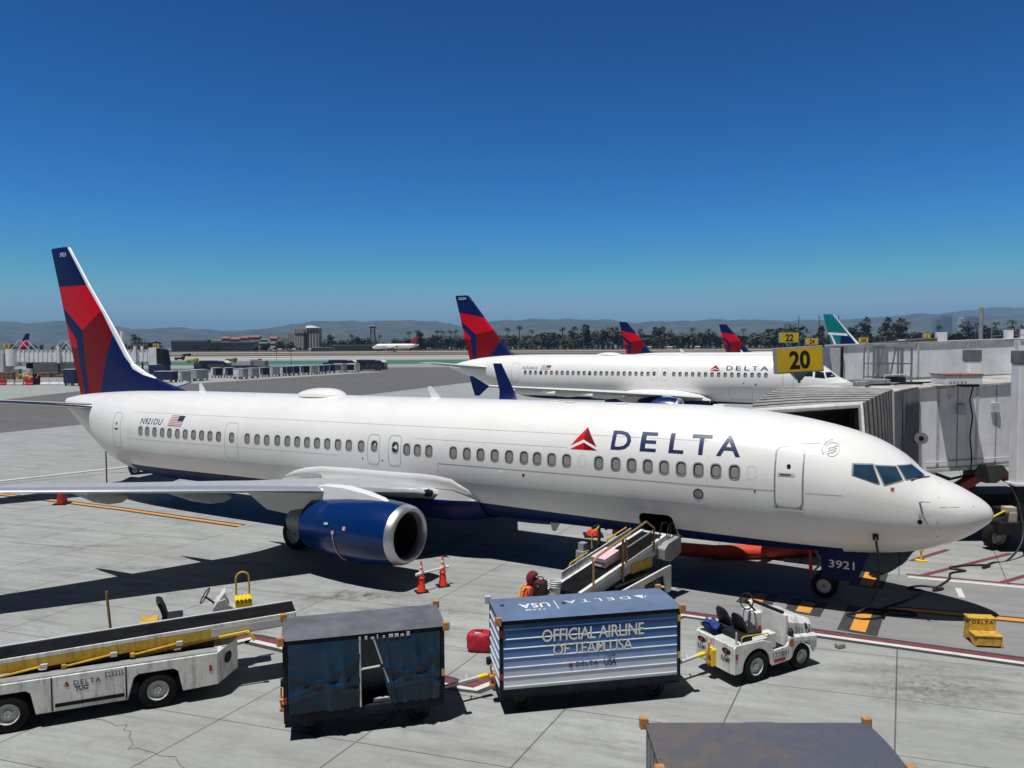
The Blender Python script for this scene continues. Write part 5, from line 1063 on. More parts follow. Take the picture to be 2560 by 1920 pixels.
def bagform(sx, sy, sz, seed, m_, name, n=18):
    rnd = random.Random(seed); b = bmesh.new(); bmesh.ops.create_cube(b, size=1); bmesh.ops.subdivide_edges(b, edges=b.edges[:], cuts=9, use_grid_fill=True)
    ph = [[rnd.uniform(0, 6) for _ in range(3)] for _ in range(5)]
    for v in b.verts:
        c = v.co * 2; r = (abs(c.x) ** 5 + abs(c.y) ** 5 + abs(c.z) ** 5) ** .2; c = c / r
        w_ = sum(sin(c.x * (3 + 2 * q) + ph[q][0]) * sin(c.y * (3 + 2 * q) + ph[q][1]) * sin(c.z * (2 + 2 * q) + ph[q][2]) / (q + 1) for q in range(5)) * .10
        s_ = 1 + w_ - .10 * max(0, c.z) ; v.co = Vector((c.x * s_ * sx / 2, c.y * s_ * sy / 2, (c.z * (1 + w_ * .4) + 1) * sz / 2))
    mb = MB(); mb.bm.free(); mb.bm = b; return mb
o = bagform(.62, .42, .46, 3, REDBAG, "bag"); RB = top("red_bag", "square red nylon bag on the concrete beside the TEAM USA cart", "bag", (-.80, 17.75, 0), R(-8)); o.obj("bag_body", REDBAG, RB, 180)
k = MB(); k.tube([(-.10, 0, .44), (-.06, -.02, .50), (.04, -.02, .50), (.08, 0, .44)], .02, 6); k.obj("handle", REDP, RB, 40); k = MB(); k.box((-.02, -.10, .447), (.16, .10, .012)); k.obj("white_print", LGREY, RB, bevel=.004)
# two-step stool
def stool():
    A0 = Vector((10.63, 18.27, 0)); B = Vector((10.95, 17.72, 0)); Cc = Vector((11.65, 17.62, 0)); x = (Cc - B).normalized(); yv = (A0 - B).normalized()
    A = top("step_stool", "yellow wooden two-step stool stencilled in black, right of the tractor", "step stool", B, math.atan2(x.y, x.x)); W = .60; D = .66; ym = mat("stool_yellow", (.58, .36, .05), .6, var=.3, scale=7, bump=.15, bscale=30)
    for x0 in (0.0, W - .03):
        k = MB(); k.prism([(0, 0), (.02, .26), (.33, .26), (.37, .56), (D - .06, .56), (D, 0), (D - .12, 0), (.42, .10), (.28, .10), (.12, 0)], 'x', x0, x0 + .03); k.obj("side_board", ym, A, bevel=.006)
    for y0, y1, z, nm in ((-.02, .34, .265, "lower_tread"), (.33, D - .02, .565, "upper_tread")):
        k = MB()
        for q in range(3): h = (y1 - y0) / 3; k.boxb(-.015, W + .015, y0 + q * h + .006, y0 + (q + 1) * h - .006, z, z + .03)
        k.obj(nm, ym, A, bevel=.006)
    k = MB(); k.boxb(.03, W - .03, 0.0, .02, .05, .26); k.obj("lower_riser", ym, A, bevel=.004); k = MB(); k.boxb(.03, W - .03, .34, .36, .29, .56); r = k.obj("upper_riser", ym, A, bevel=.004)
    k = MB(); lettering(k, "DELTA", lambda u, v: Vector((u, .337, v)), .06, W - .06, .455, .545, .02, 0, 1.2); k.obj("lettering", mat("stencil_brown", (.05, .012, .008), .6), r)
    k = MB(); k.boxb(-.004, .0, .40, .56, .45, .50); k.obj("hand_slot", BLACK, A)
stool()
# paper scrap, chock block
k = MB(); k.add([(0, 0, .01), (.17, .02, .03), (.16, .14, .015), (.02, .13, .05), (.08, .06, .07)], [(0, 1, 4), (1, 2, 4), (2, 3, 4), (3, 0, 4)]); tag(k.obj("paper_scrap", mat("paper", (.78, .77, .74), .8), None, loc=(5.93, 12.67, .006)), "white paper scrap lying on the concrete behind the nearest cart", "litter")
k = MB(); k.box((0, 0, .055), (.22, .14, .11)); o = k.obj("wheel_chock", mat("chock_grey", (.26, .26, .25), .8, var=.2), None, bevel=.025, loc=(7.75, 17.75, .004)); o.rotation_euler = (0, 0, R(20)); tag(o, "small grey block beside the maroon line ahead of the tractor", "wheel chock")
# bins
BK = top("bucket", "white ribbed plastic bucket on a grey bin behind the TEAM USA cart", "bucket", (1.02, 18.35, 1.12)); k = MB(); k.rev([(0, .001), (0, .125), (.34, .148), (.36, .16), (.36, .142), (.02, .12), (.02, .001)], axis='z', n=26); k.obj("pail", mat("pail_white", (.78, .78, .76), .4), BK, 50)
for z in (.22, .27, .32): MB().rev([(z - .012, .14 + z * .03), (z, .158 + z * .02), (z + .012, .14 + z * .03)], axis='z', n=26).obj("rib", MATS["pail_white"], BK, 60)
BN = top("ground_bin", "grey bin under the white bucket", "bin", (1.02, 18.35, 0)); MB().rev([(0, .001), (0, .15), (1.1, .165), (1.11, .17), (1.11, .001)], axis='z', n=22).obj("bin_body", GREY, BN, 50)
for q in range(4):
    a = R(90 * q + 20); k = MB(); k.box((.17 * cos(a), .17 * sin(a), .8), (.09, .09, .25)); k.obj("label_plate", LGREY if q % 2 else DARK, BN, bevel=.01)
# person behind the cart
def person():
    A = top("person", "person in maroon hood and orange safety vest behind the TEAM USA cart", "person", (.30, 18.35, 0), R(12)); hood = mat("maroon_fleece", (.17, .010, .018), .9, var=.25, scale=12); vest = mat("vest_orange", (.85, .06, .02), .7, var=.08); skin = mat("skin", (.30, .16, .10), .5, var=.08); den = mat("dark_trousers", (.02, .022, .03), .8)
    def skinmesh(name, V, E, rad, m_, root=0):
        me = bpy.data.meshes.new(name); me.from_pydata(V, E, []); o = bpy.data.objects.new(name, me); C.objects.link(o)
        s = o.modifiers.new("skin", 'SKIN'); s.use_smooth_shade = True
        for i, r in enumerate(rad): me.skin_vertices[0].data[i].radius = r if isinstance(r, tuple) else (r, r)
        me.skin_vertices[0].data[root].use_root = True
        o.modifiers.new("sub", 'SUBSURF').levels = 2; o.modifiers["sub"].render_levels = 2
        me.materials.append(m_); o.parent = A; return o
    # x forward (towards the loader), y to the left; stooping a little
    V = [(0, 0, .92), (.03, 0, 1.10), (.07, 0, 1.28), (.12, 0, 1.42), (.17, 0, 1.50), (.215, 0, 1.57), (.07, .16, 1.38), (.10, .24, 1.20), (.24, .20, .98), (.36, .13, .99), (.07, -.16, 1.38), (.10, -.24, 1.20), (.24, -.20, .98), (.36, -.13, .99), (0, .09, .86), (.03, .10, .48), (-.02, .10, .09), (.14, .11, .05), (0, -.09, .86), (-.02, -.10, .48), (-.06, -.10, .09), (.10, -.11, .05), (.24, 0, 1.65), (.235, 0, 1.70)]
    E = [(0, 1), (1, 2), (2, 3), (3, 4), (4, 5), (5, 22), (22, 23), (2, 6), (6, 7), (7, 8), (8, 9), (2, 10), (10, 11), (11, 12), (12, 13), (0, 14), (14, 15), (15, 16), (16, 17), (0, 18), (18, 19), (19, 20), (20, 21)]
    Rr = [(.15, .12), (.15, .11), (.165, .12), (.12, .09), .065, .085, .075, .058, .046, .036, .075, .058, .046, .036, .095, .07, .05, .045, .095, .07, .05, .045, .105, .07]
    b = skinmesh("body", V, E, Rr, skin)
    for s in (1, -1):
        for q in range(5):
            y0 = s * (.10 + .018 * q) if q < 4 else s * .085; L = (.07, .08, .075, .06, .05)[q]
            skinmesh("finger", [(.375, y0, 1.0), (.375 + L * .6, y0, .995), (.375 + L, y0 - s * .004, .965)] if q < 4 else [(.35, s * .10, 1.0), (.37, s * .075, 1.02), (.40, s * .07, 1.02)], [(0, 1), (1, 2)], [.010, .009, .008], skin)
    skinmesh("jacket", [(0, 0, .86), (.03, 0, 1.10), (.07, 0, 1.28), (.11, 0, 1.40), (.07, .165, 1.385), (.10, .245, 1.20), (.23, .205, .99), (.07, -.165, 1.385), (.10, -.245, 1.20), (.23, -.205, .99)], [(0, 1), (1, 2), (2, 3), (2, 4), (4, 5), (5, 6), (2, 7), (7, 8), (8, 9)], [(.175, .14), (.17, .13), (.185, .14), (.13, .11), .092, .074, .058, .092, .074, .058], hood, 1)
    skinmesh("trousers", [(0, 0, .92), (0, .095, .84), (.03, .10, .48), (-.02, .10, .12), (0, -.095, .84), (-.02, -.10, .48), (-.06, -.10, .12)], [(0, 1), (1, 2), (2, 3), (0, 4), (4, 5), (5, 6)], [(.165, .135), .11, .085, .075, .11, .085, .075], den)
    # hood: shell open at the face
    k = MB(); rr = []
    for i in range(11):
        t = i / 10; a = R(-70 + 215 * t); c = Vector((.20, 0, 1.66)); rad = .185 if t < .7 else .185 + .03 * (t - .7)
        cen = c + Vector((-sin(a) * .0, 0, 0)); row = []
        for j in range(15):
            b_ = R(-90 + 180 * j / 14); row.append((.20 - cos(a) * rad * .95 * cos(b_) * (1.05 if t < .6 else 1.0), sin(b_) * .155, 1.66 + sin(a) * rad * 1.16 * (.55 + .45 * cos(b_))))
        rr.append(row)
    k.loft(rr, 0, False, False, False); hd = k.obj("hood", hood, A, 180); sol = hd.modifiers.new("thick", 'SOLIDIFY'); sol.thickness = .02
    k = MB(); k.loft([[(x, y, z) for x, y in ((.02 + .17 * cos(R(t)), .20 * sin(R(t))) for t in range(0, 360, 20))] for z in (1.0, 1.2)] + [[(.06 + .15 * cos(R(t)), .205 * sin(R(t)), 1.36) for t in range(0, 360, 20)], [(.09 + .12 * cos(R(t)), .17 * sin(R(t)), 1.455) for t in range(0, 360, 20)], [(.12 + .10 * cos(R(t)), .10 * sin(R(t)), 1.50) for t in range(0, 360, 20)]], caps=False); v_ = k.obj("safety_vest", vest, A, 180)
    for s in (1, -1):
        k = MB(); pts = [(-.155, s * .10, 1.02), (-.155, s * .11, 1.2), (-.10, s * .125, 1.38), (-.015, s * .125, 1.475), (.10, s * .12, 1.48), (.215, s * .11, 1.36), (.20, s * .10, 1.2)]
        for (a, b2) in zip(pts, pts[1:]): a, b2 = Vector(a), Vector(b2); k.add([a + Vector((0, -.026, 0)), a + Vector((0, .026, 0)), b2 + Vector((0, .026, 0)), b2 + Vector((0, -.026, 0))], [(0, 1, 2, 3)])
        st_ = k.obj("reflective_stripe", mat("stripe_yellow", (.85, .62, .08), .4), v_); st_.modifiers.new("t", 'SOLIDIFY').thickness = .03
    k = MB(); k.rev([(0, .001), (.01, .02), (.035, .016), (.045, .001)], (.335, 0, 1.655), 'x', 10); k.obj("nose", skin, A, 60)
    for s in (1, -1): k = MB(); k.rev([(-.008, .001), (-.006, .008), (.004, .008), (.006, .001)], (.322, s * .032, 1.685), 'x', 8); k.obj("eye", DARK, A, 60)
    k = MB(); k.box((.325, 0, 1.605), (.012, .05, .012)); k.obj("mouth", mat("lip", (.22, .08, .06), .5), A, bevel=.004)
person()
bpy.data.objects["person"].scale = (.91, .91, .91)
o = bagform(.34, .26, .42, 11, None, "b"); BG = top("duffel_bag", "dark maroon rounded bag hanging in front of the hooded person", "bag", (.66, 18.25, 1.10), R(-20)); o.obj("bag_body", mat("dark_maroon", (.035, .008, .009), .7, var=.3), BG, 180); k = MB(); k.cyl((-.02, -.125, .30), (-.02, -.145, .30), .016, n=10); k.obj("buckle", LGREY, BG)
k = MB(); k.tube([(-.1, 0, .40), (-.06, .0, .50), (.06, 0, .50), (.1, 0, .40)], .015, 6); k.obj("strap", DARK, BG, 40)
k = MB(); k.boxb(.46, .86, 18.05, 18.45, 0, 1.10); o = k.obj("crate", GREY, None, bevel=.02); tag(o, "grey crate under the maroon bag, hidden behind the TEAM USA cart", "crate")
# air duct and ground cables
def pW(X, Y, Z):
    c, s_ = cos(.5209), sin(.5209); return Vector((12.3034 - c * X - s_ * Y, 19.253 + s_ * X - c * Y, Z))
k = MB(); pts = [pW(10.6, -.6, 1.15), pW(10.0, -1.0, .8), pW(9.0, -1.7, .40), pW(7.8, -2.5, .25), pW(6.2, -3.5, .23), pW(4.6, -5.0, .23), pW(3.2, -7.5, .4)]
k.tube([p for a, b in zip(pts, pts[1:]) for p in (a, a.lerp(b, .5))] + [pts[-1]], .23, 14); tag(k.obj("air_duct", DUCT, None, 60), "orange flexible air duct lying under the forward fuselage", "air duct")
def cable(label, pts, r=.03):
    P = [Vector(p) for p in pts]; Q = []
    for i in range(len(P) - 1):
        p0, p1, p2, p3 = P[max(0, i - 1)], P[i], P[i + 1], P[min(len(P) - 1, i + 2)]
        for q in range(7):
            t = q / 7; Q.append(.5 * ((2 * p1) + (p2 - p0) * t + (2 * p0 - 5 * p1 + 4 * p2 - p3) * t * t + (-p0 + 3 * p1 - 3 * p2 + p3) * t**3))
    Q.append(P[-1]); k = MB(); k.tube(Q, r, 8); return tag(k.obj("power_cable", CABLE, None, 60), label, "cable")
sock = pW(2.63, 1.46, 2.12 + .11)
cable("black power cable hanging from the nose and looping on the yellow bars", [sock, sock + Vector((-.03, -.12, -.12)), (9.62, 19.75, 1.3), (9.55, 19.85, .5), (9.25, 20.0, .08), (8.85, 19.85, .03), (9.1, 19.55, .03), (9.6, 19.65, .03), (10.05, 20.05, .035), (9.75, 20.25, .05), (9.3, 20.3, .035), (9.4, 20.05, .06), (10.2, 19.85, .04), (10.65, 19.8, .035), (10.6, 20.05, .04), (10.15, 20.15, .06), (10.0, 20.35, .03), (11.0, 21.0, .03), (11.9, 21.8, .03)], .032)
cable("black power cable snaking across the maroon hatching toward the jet bridge", [(11.9, 21.85, .03), (11.6, 22.05, .03), (12.1, 22.25, .03), (12.6, 22.0, .035), (12.2, 21.8, .06), (12.7, 22.3, .03), (13.3, 22.9, .03), (13.7, 23.5, .03), (14.3, 23.75, .03), (13.95, 24.0, .05), (14.6, 24.3, .03), (15.4, 24.3, .04), (15.0, 24.0, .06), (15.7, 24.6, .03), (16.4, 24.9, .03), (17.2, 25.4, .6), (17.4, 25.9, 1.6), (17.3, 26.3, 2.3)], .032)
k = MB(); k.cyl((0, 0, 0), (0, 0, .62), .03, n=8); k.boxb(-.06, .06, -.05, .05, .35, .62); k.boxb(-.16, .16, -.12, .12, 0, .05); o = k.obj("ground_post", YELB, None, loc=(13.52, 24.9, 0)); tag(o, "short yellow post with black foot under the nose of the foreground jet", "post")
# tail stand, tow bar and small cone beyond the wing
def tube_thing(name, label, cat, pts, r, m_, base=None):
    k = MB(); k.tube(pts, r, 8)
    if base: k.boxb(pts[0][0] - base, pts[0][0] + base, pts[0][1] - base, pts[0][1] + base, 0, .06)
    return tag(k.obj(name, m_, None, 40), label, cat)
ts = pW(37.4, .2, 0); tube_thing("tail_stand", "thin brown tail stand pole under the rear fuselage", "tail stand", [(ts.x, ts.y, 0), (ts.x, ts.y, 2.6)], .035, BROWNP, .25)
o = tube_thing("tow_bar", "long white tow bar on the concrete beyond the wing at left", "tow bar", [(-28.6, 39.5, .12), (-22.2, 44.4, .3)], .05, mat("bar_white2", (.75, .75, .73), .4))
ac = top("ground_unit", "small dark blue ground power unit under the rear fuselage", "ground unit", (-21.3, 43.9, 0), R(30)); MB().boxb(-.9, .9, -.5, .5, .35, 1.0).obj("housing", NAVYL, ac, bevel=.08); MB().boxb(-.6, .3, -.4, .4, 1.0, 1.25).obj("hood", COWL, ac, bevel=.06)
for sx in (-.6, .6):
    for sy in (-.42, .42): wheel(ac, "wheel", (sx, sy, .28), .28, .16, 'y', GREY)
rc = top("traffic_cone", "small dark red cone seen just below the wing at left edge", "traffic cone", (-20.95, 35.1, 0)); MB().rev([(.04, .24), (.8, .13), (.82, .001)], axis='z', n=18).obj("cone_body", REDP, rc, 50); MB().boxb(-.3, .3, -.3, .3, 0, .05).obj("base", RUBBER, rc)
rb = top("traffic_cone", "low red cone on dark base under the belly behind the hold loader", "traffic cone", (3.05, 28.6, 0)); MB().rev([(.05, .26), (.22, .2), (.25, .001)], axis='z', n=18).obj("cone_body", ORANGE, rb, 50); MB().boxb(-.36, .36, -.36, .36, 0, .05).obj("base", RUBBER, rb)

# ---------------------------------------------------------------- jet bridges and gate signs
BWHITE = mat("bridge_white", (0.82, 0.825, 0.84), 0.5, var=.10, scale=.8, dirt=.30, dscale=(3.5, 3.5, .35), dcol=(.30, .27, .24), bump=.12, bscale=2.0)
BROOF = mat("bridge_roof", (0.46, 0.44, 0.41), 0.7, var=.3, scale=1.2, dirt=.7, dscale=(2, 2, 2), dcol=(.16, .11, .08))
PLEAT = mat("bellows_fabric", (0.27, 0.265, 0.255), 0.8, var=.15, scale=2, dirt=.5, dscale=(3, 3, 3))
PADW = mat("bellows_pad", (0.58, 0.58, 0.56), 0.7, var=.12, scale=3)
GROOVE = mat("shutter_grey", (0.17, 0.18, 0.20), 0.5, var=.15)
RUST = mat("rusty_lid", (0.30, 0.16, 0.11), 0.8, var=.35, scale=6)
def tunnel(mb, p0, p1, wd, z0, z1, h, mi=0):
    """box along p0->p1 (near face), depth wd to the left of travel, floor z rising z0->z1"""
    p0, p1 = Vector((*p0, 0)), Vector((*p1, 0)); d = (p1 - p0).normalized(); nn = Vector((-d.y, d.x, 0)) * wd
    a, b = p0 + Vector((0, 0, z0)), p1 + Vector((0, 0, z1)); up = Vector((0, 0, h))
    mb.add([a, b, b + nn, a + nn, a + up, b + up, b + nn + up, a + nn + up], [(0, 3, 2, 1), (4, 5, 6, 7), (0, 1, 5, 4), (1, 2, 6, 5), (2, 3, 7, 6), (3, 0, 4, 7)], mi)
def sign(label, txt, c, wd, ht, zfoot, tilt=0.0, yaw=0.0, group="yellow gate number signs", bw=.5):
    A = top("gate_sign", label, "gate sign", c, 0, group); A.rotation_euler = (0, -tilt, yaw)
    MB().boxb(-wd / 2 - .05, wd / 2 + .05, -.02, .32, -ht / 2 - .05, ht / 2 + .05).obj("sign_box", GREY, A, bevel=.02)
    k = MB(); k.boxb(-wd / 2, wd / 2, -.035, -.02, -ht / 2, ht / 2); pn = k.obj("sign_panel", SIGNY, A)
    if txt:
        k = MB(); lettering(k, txt, lambda u, v: Vector((u, -.038, v)), -wd * bw / 2, wd * bw / 2, -ht * .40, ht * .40, .035); k.obj("lettering", BLACK, A)
    else:
        for u in (-.22, .18): k = MB(); k.boxb(u * wd - .17, u * wd + .17, -.040, -.036, -ht * .33, ht * .36); k.obj("faint_digit", mat("digit_olive", (.10, .075, .02), .6), A)
    k = MB(); k.prism([(-.33, -ht / 2 - .05), (.33, -ht / 2 - .05), (.07, -ht / 2 - .36), (-.07, -ht / 2 - .36)], 'y', .05, .25); k.cyl((0, .15, -ht / 2 - .3), (0, .15, zfoot - c[2]), .06, n=10); k.obj("post", STEEL, A, 40)
    return A
def bridge20():
    A = top("jet_bridge", "white jet bridge at gate 20 with grey pleated canopy against the foreground jet", "jet bridge", (0, 0, 0), 0, "jet bridges")
    # pleated canopy: outline swept from the aircraft side to the cab
    F = [(7.55, 24.25, 2.75), (7.55, 24.25, 5.08), (10.38, 22.62, 5.40), (10.62, 22.65, 2.75)]; B = [(9.35, 26.3, 2.4), (9.35, 26.3, 5.68), (12.02, 24.08, 5.72), (12.10, 24.05, 2.4)]
    rr = []; N = 9; prof = []
    for i in range(N): prof += [(i / N, .0), ((i + .40) / N, .0), ((i + .52) / N, .24), ((i + .98) / N, .26)]
    prof.append((1.0, .0))
    for t, o in prof:
        q = [Vector(a).lerp(Vector(b), t) for a, b in zip(F, B)]; c = sum(q, Vector()) / 4
        bow = .10 * sin(pi * t); ring = []
        for j, (pa, pb) in enumerate(zip(q, q[1:])):
            for m_ in range(6 if j < 2 else 7):
                p = pa.lerp(pb, m_ / 6); d = (p - c).normalized(); ring.append(p + d * (o - .20 + bow))
        rr.append(ring)
    k = MB(); k.loft(rr, 0, False, False, False); cn = k.obj("canopy", [PLEAT, mat("bellows_valley_shade", (.05, .05, .05), .9)], A)
    for q in cn.data.polygons: q.material_index = 0 if (q.index // (len(rr[0]) - 1)) % 4 == 2 else 1  # faces between the ridges coloured dark for the shade in the folds
    k = MB(); k.tube([Vector(F[0]), Vector(F[1]) + Vector((0, 0, -.02)), Vector(F[2]), Vector(F[3])], .115, 8); k.obj("canopy_pad", PADW, A, 50)
    k = MB(); 
    for a, b in zip(B, B[1:]): k.bar(a, b, .16, .14)
    k.obj("portal_frame", LGREY, A)
    # cab
    P = [(12.06, 24.02), (12.95, 25.2), (14.4, 26.92), (13.4, 30.2), (9.3, 26.35)]
    k = MB(); k.prism([(x, y) for x, y in P], 'z', 5.62, 5.70); k.obj("cab_roof", BROOF, A, bevel=.02)
    k = MB(); k.prism(P, 'z', 2.30, 2.42); k.obj("cab_floor", GREY, A)
    def wall(pa, pb, z0, z1, m_, nm, t=.08):
        k = MB(); pa, pb = Vector((*pa, 0)), Vector((*pb, 0)); d = (pb - pa).normalized(); nn = Vector((-d.y, d.x, 0)) * t
        k.add([pa + Vector((0, 0, z0)), pb + Vector((0, 0, z0)), pb + nn + Vector((0, 0, z0)), pa + nn + Vector((0, 0, z0)), pa + Vector((0, 0, z1)), pb + Vector((0, 0, z1)), pb + nn + Vector((0, 0, z1)), pa + nn + Vector((0, 0, z1))], [(0, 3, 2, 1), (4, 5, 6, 7), (0, 1, 5, 4), (1, 2, 6, 5), (2, 3, 7, 6), (3, 0, 4, 7)]); return k.obj(nm, m_, A)
    wall(P[0], P[1], 2.42, 5.62, mat("cab_blue_grey", (.20, .22, .27), .5, var=.15), "cab_side"); wall(P[1], P[2], 2.42, 5.62, GROOVE, "shutter")
    wall(P[2], P[3], 2.42, 5.62, GREY, "cab_side"); wall(P[3], P[4], 2.42, 5.62, GREY, "cab_side")
    k = MB(); pa, pb = Vector((*P[1], 0)), Vector((*P[2], 0)); d = (pb - pa).normalized(); nn = Vector((d.y, -d.x, 0))
    for i in range(14): p = pa + (pb - pa) * ((i + .5) / 14); k.bar(p + nn * .02 + Vector((0, 0, 2.42)), p + nn * .02 + Vector((0, 0, 5.6)), .055)
    k.obj("shutter_slats", GROOVE, A)
    k = MB(); q = pa + (pb - pa) * .62 + nn * .30 + Vector((0, 0, 3.98)); dr = Vector((-.5, -.84, -.2)).normalized(); k.cyl(q, q + dr * .10, .16, .215, 24); k.cyl(q + dr * .085, q + dr * .105, .10, .08, 16, 1); k.bar(q, q - nn * .3 + Vector((0, 0, -.25)), .05, .05, 1); k.obj("flood_lamp", [LGREY, DARK], A, 40)
    # tunnel
    T0, T1 = (14.42, 26.95), (34, 28.9); sl = .045; L = 19.7
    k = MB(); tunnel(k, T0, T1, 3.2, 2.72, 2.72 + sl * L, 2.85); k.obj("tunnel", BWHITE, A, bevel=.01)
    tx = lambda s_: (T0[0] + (T1[0] - T0[0]) * s_ / L, T0[1] + (T1[1] - T0[1]) * s_ / L)
    k = MB(); a, b = tx(-.12), tx(L); tunnel(k, (a[0], a[1] - .08), (b[0], b[1] - .08), 3.4, 5.575, 5.575 + sl * L, .07); k.obj("tunnel_roof", BROOF, A)
    k = MB(); tunnel(k, (a[0], a[1] - .06), (b[0], b[1] - .06), 3.3, 2.58, 2.58 + sl * L, .13); k.obj("floor_beam", LGREY, A, bevel=.01)
    for i in range(26):
        s_ = .75 + i * .74; p = tx(s_); k = MB(); z = sl * s_
        w_ = .016 if i % 2 else .05; k.boxb(p[0] - w_, p[0] + w_, p[1] - .014, p[1] + .02, 2.74 + z, 5.56 + z); k.obj("panel_seam", LGREY if i % 2 == 0 else SEAM, A)
    k = MB(); k.box((15.62, 26.75, 5.95), (1.28, .95, .32)); bx = k.obj("roof_unit", BWHITE, A, bevel=.02); k = MB(); k.box((15.62, 26.75, 6.13), (1.34, 1.0, .045)); k.obj("unit_lid", RUST, bx, bevel=.008)
    k = MB(); k.box((15.95, 26.6, 5.74), (.5, .5, .08)); k.obj("unit_bracket", DARK, A)
    for i in range(5): k = MB(); k.box((15.15 + .13 * i, 26.27, 5.88), (.06, .02, .03)); k.obj("unit_louvre", GREY, bx)
    k = MB(); k.tube([(16.27, 26.5, 5.85), (16.35, 26.65, 5.9), (16.32, 26.9, 5.7), (16.28, 27.02, 5.2), (16.40, 27.03, 4.6), (16.33, 27.04, 3.9), (16.42, 27.05, 3.1), (16.35, 27.0, 2.5)], .025, 6); k.obj("wall_cable", CABLE, A, 50)
    k = MB(); k.box((15.6, 26.92, 5.28), (.18, .16, .09)); k.tube([(15.5, 26.95, 5.2), (15.5, 26.95, 5.0)], .01, 5); k.obj("wall_lamp", BWHITE, A)
    for z in (2.95,):
        a, b = tx(.3), tx(19); k = MB(); k.cyl((a[0], a[1] - .05, z + sl * .3), (b[0], b[1] - .05, z + sl * 19), .022, n=8); k.obj("conduit", LGREY, A, 40)
    for s_ in (1.6, 2.9, 6.5): p = tx(s_); k = MB(); k.boxb(p[0] - .14, p[0] + .14, p[1] - .10, p[1] - .015, 4.6 + sl * s_, 4.95 + sl * s_); k.obj("junction_box", LGREY, A, bevel=.01)
    # lift columns, bogie, bracing, stairs
    for x, y in ((17.66, 26.35), (18.55, 30.7)):
        k = MB(); k.boxb(x - .23, x + .23, y - .23, y + .23, 2.35, 6.50); k.obj("lift_column", BWHITE, A, bevel=.03)
        k = MB(); k.boxb(x - .25, x + .25, y - .25, y + .25, 6.50, 6.95); k.obj("column_cap", mat("cap_grey", (.15, .16, .17), .5), A, bevel=.02)
        k = MB(); k.boxb(x - .31, x + .31, y - .30, y + .30, 2.27, 2.35); k.obj("column_collar", BWHITE, A); k = MB(); k.boxb(x - .17, x + .17, y - .17, y + .17, .7, 2.27); k.obj("column_leg", DARK, A)
        for sx in (-.75, .75): wheel(A, "wheel", (x + sx, y, .45), .45, .35, 'y', GREY)
        k = MB(); k.boxb(x - .95, x + .95, y - .5, y + .5, .62, 1.05); k.obj("bogie", DARK, A, bevel=.03)
    k = MB(); k.boxb(17.3, 18.7, 26.8, 30.3, .75, 1.35); k.boxb(16.4, 18.9, 27.3, 28.9, .9, 1.75); k.obj("axle_beam", DARK, A, bevel=.03)
    for p0, p1 in (((17.15, 27.35, 2.60), (13.6, 27.2, .55)), ((17.5, 27.35, 2.60), (20.8, 27.6, .55))): k = MB(); k.bar(p0, p1, .42, .30); k.obj("brace", BRICKR, A, bevel=.02)
    k = MB(); k.loft([[(16.5, y, 2.55), (16.75, y, 2.85), (17.55, y, 2.85), (17.8, y, 2.55), (17.35, y, 2.2), (16.95, y, 2.2)] for y in (27.05, 27.7)]); k.obj("brace_knuckle", mat("knuckle_dark", (.05, .05, .045), .6, var=.3), A, bevel=.02)
    k = MB(); k.boxb(12.4, 14.2, 27.2, 28.9, .5, 1.7); k.boxb(13.2, 16.6, 27.6, 28.6, .35, .9); k.obj("drive_unit", DARK, A, bevel=.05)
    for x, y in ((12.6, 27.0), (14.0, 27.0), (12.6, 29.1), (14.0, 29.1)): wheel(A, "wheel", (x, y, .42), .42, .34, 'y', GREY)
    k = MB(); k.bar((14.6, 30.6, 2.75), (18.2, 30.6, .25), .08, .22); k.bar((14.6, 31.5, 2.75), (18.2, 31.5, .25), .08, .22)
    for i in range(11): k.box((14.75 + .33 * i, 31.05, 2.6 - .23 * i), (.26, .85, .03))
    k.bar((14.6, 30.55, 3.7), (18.2, 30.55, 1.2), .04); k.bar((14.6, 30.55, 3.25), (18.2, 30.55, .75), .03)
    for i in range(5): k.bar((14.6 + .9 * i, 30.55, 2.7 - .62 * i), (14.6 + .9 * i, 30.55, 3.7 - .62 * i), .035)
    k.obj("service_stair", DARK, A)
    k = MB()
    for i, z in enumerate((2.45, 2.38, 2.33)): k.tube([(15.2, 27.3 + .2 * i, z + .1), (15.8, 27.25 + .2 * i, z - .12), (16.4, 27.3 + .2 * i, z), (16.9, 27.3, z + .05)], .045, 6)
    k.obj("slung_cables", CABLE, A, 50); k = MB(); k.cyl((15.2, 27.2, 2.35), (15.15, 27.2, 2.65), .05, n=8); k.obj("cable_hook", PADW, A, 40)
    # roof fittings
    k = MB(); k.box((13.2, 27.7, 5.82), (.9, .6, .22)); k.box((12.5, 27.2, 5.79), (.5, .35, .18)); k.obj("roof_gear", GREY, A, bevel=.03)
    k = MB(); k.tube([(14.0, 28.6, 5.72), (14.0, 28.6, 6.02), (14.9, 28.8, 6.04), (14.9, 28.8, 5.72)], .03, 6); k.obj("roof_hoop", LGREY, A, 40); k = MB(); k.box((14.5, 28.9, 5.85), (.75, .4, .22)); k.obj("roof_motor", DARK, A, bevel=.04)
    for pts in ([(12.2, 26.2, 5.74), (12.7, 26.9, 5.76), (14.0, 27.2, 5.78), (14.8, 27.4, 5.76)], [(13.6, 27.0, 5.76), (14.4, 28.0, 5.77), (16.5, 27.8, 5.82)]): k = MB(); k.tube(pts, .03, 6); k.obj("roof_cable", CABLE, A, 50)
    cg = MB(); x0, x1, y0, y1, z0, z1 = 13.92, 15.38, 29.3, 30.1, 5.72, 7.05
    for x in (x0, x0 + .18, x1 - .52, x1 - .35, x1): cg.bar((x, y0, z0), (x, y0, z1), .06)
    for x in (x0, x1): cg.bar((x, y1, z0), (x, y1, z1), .045)
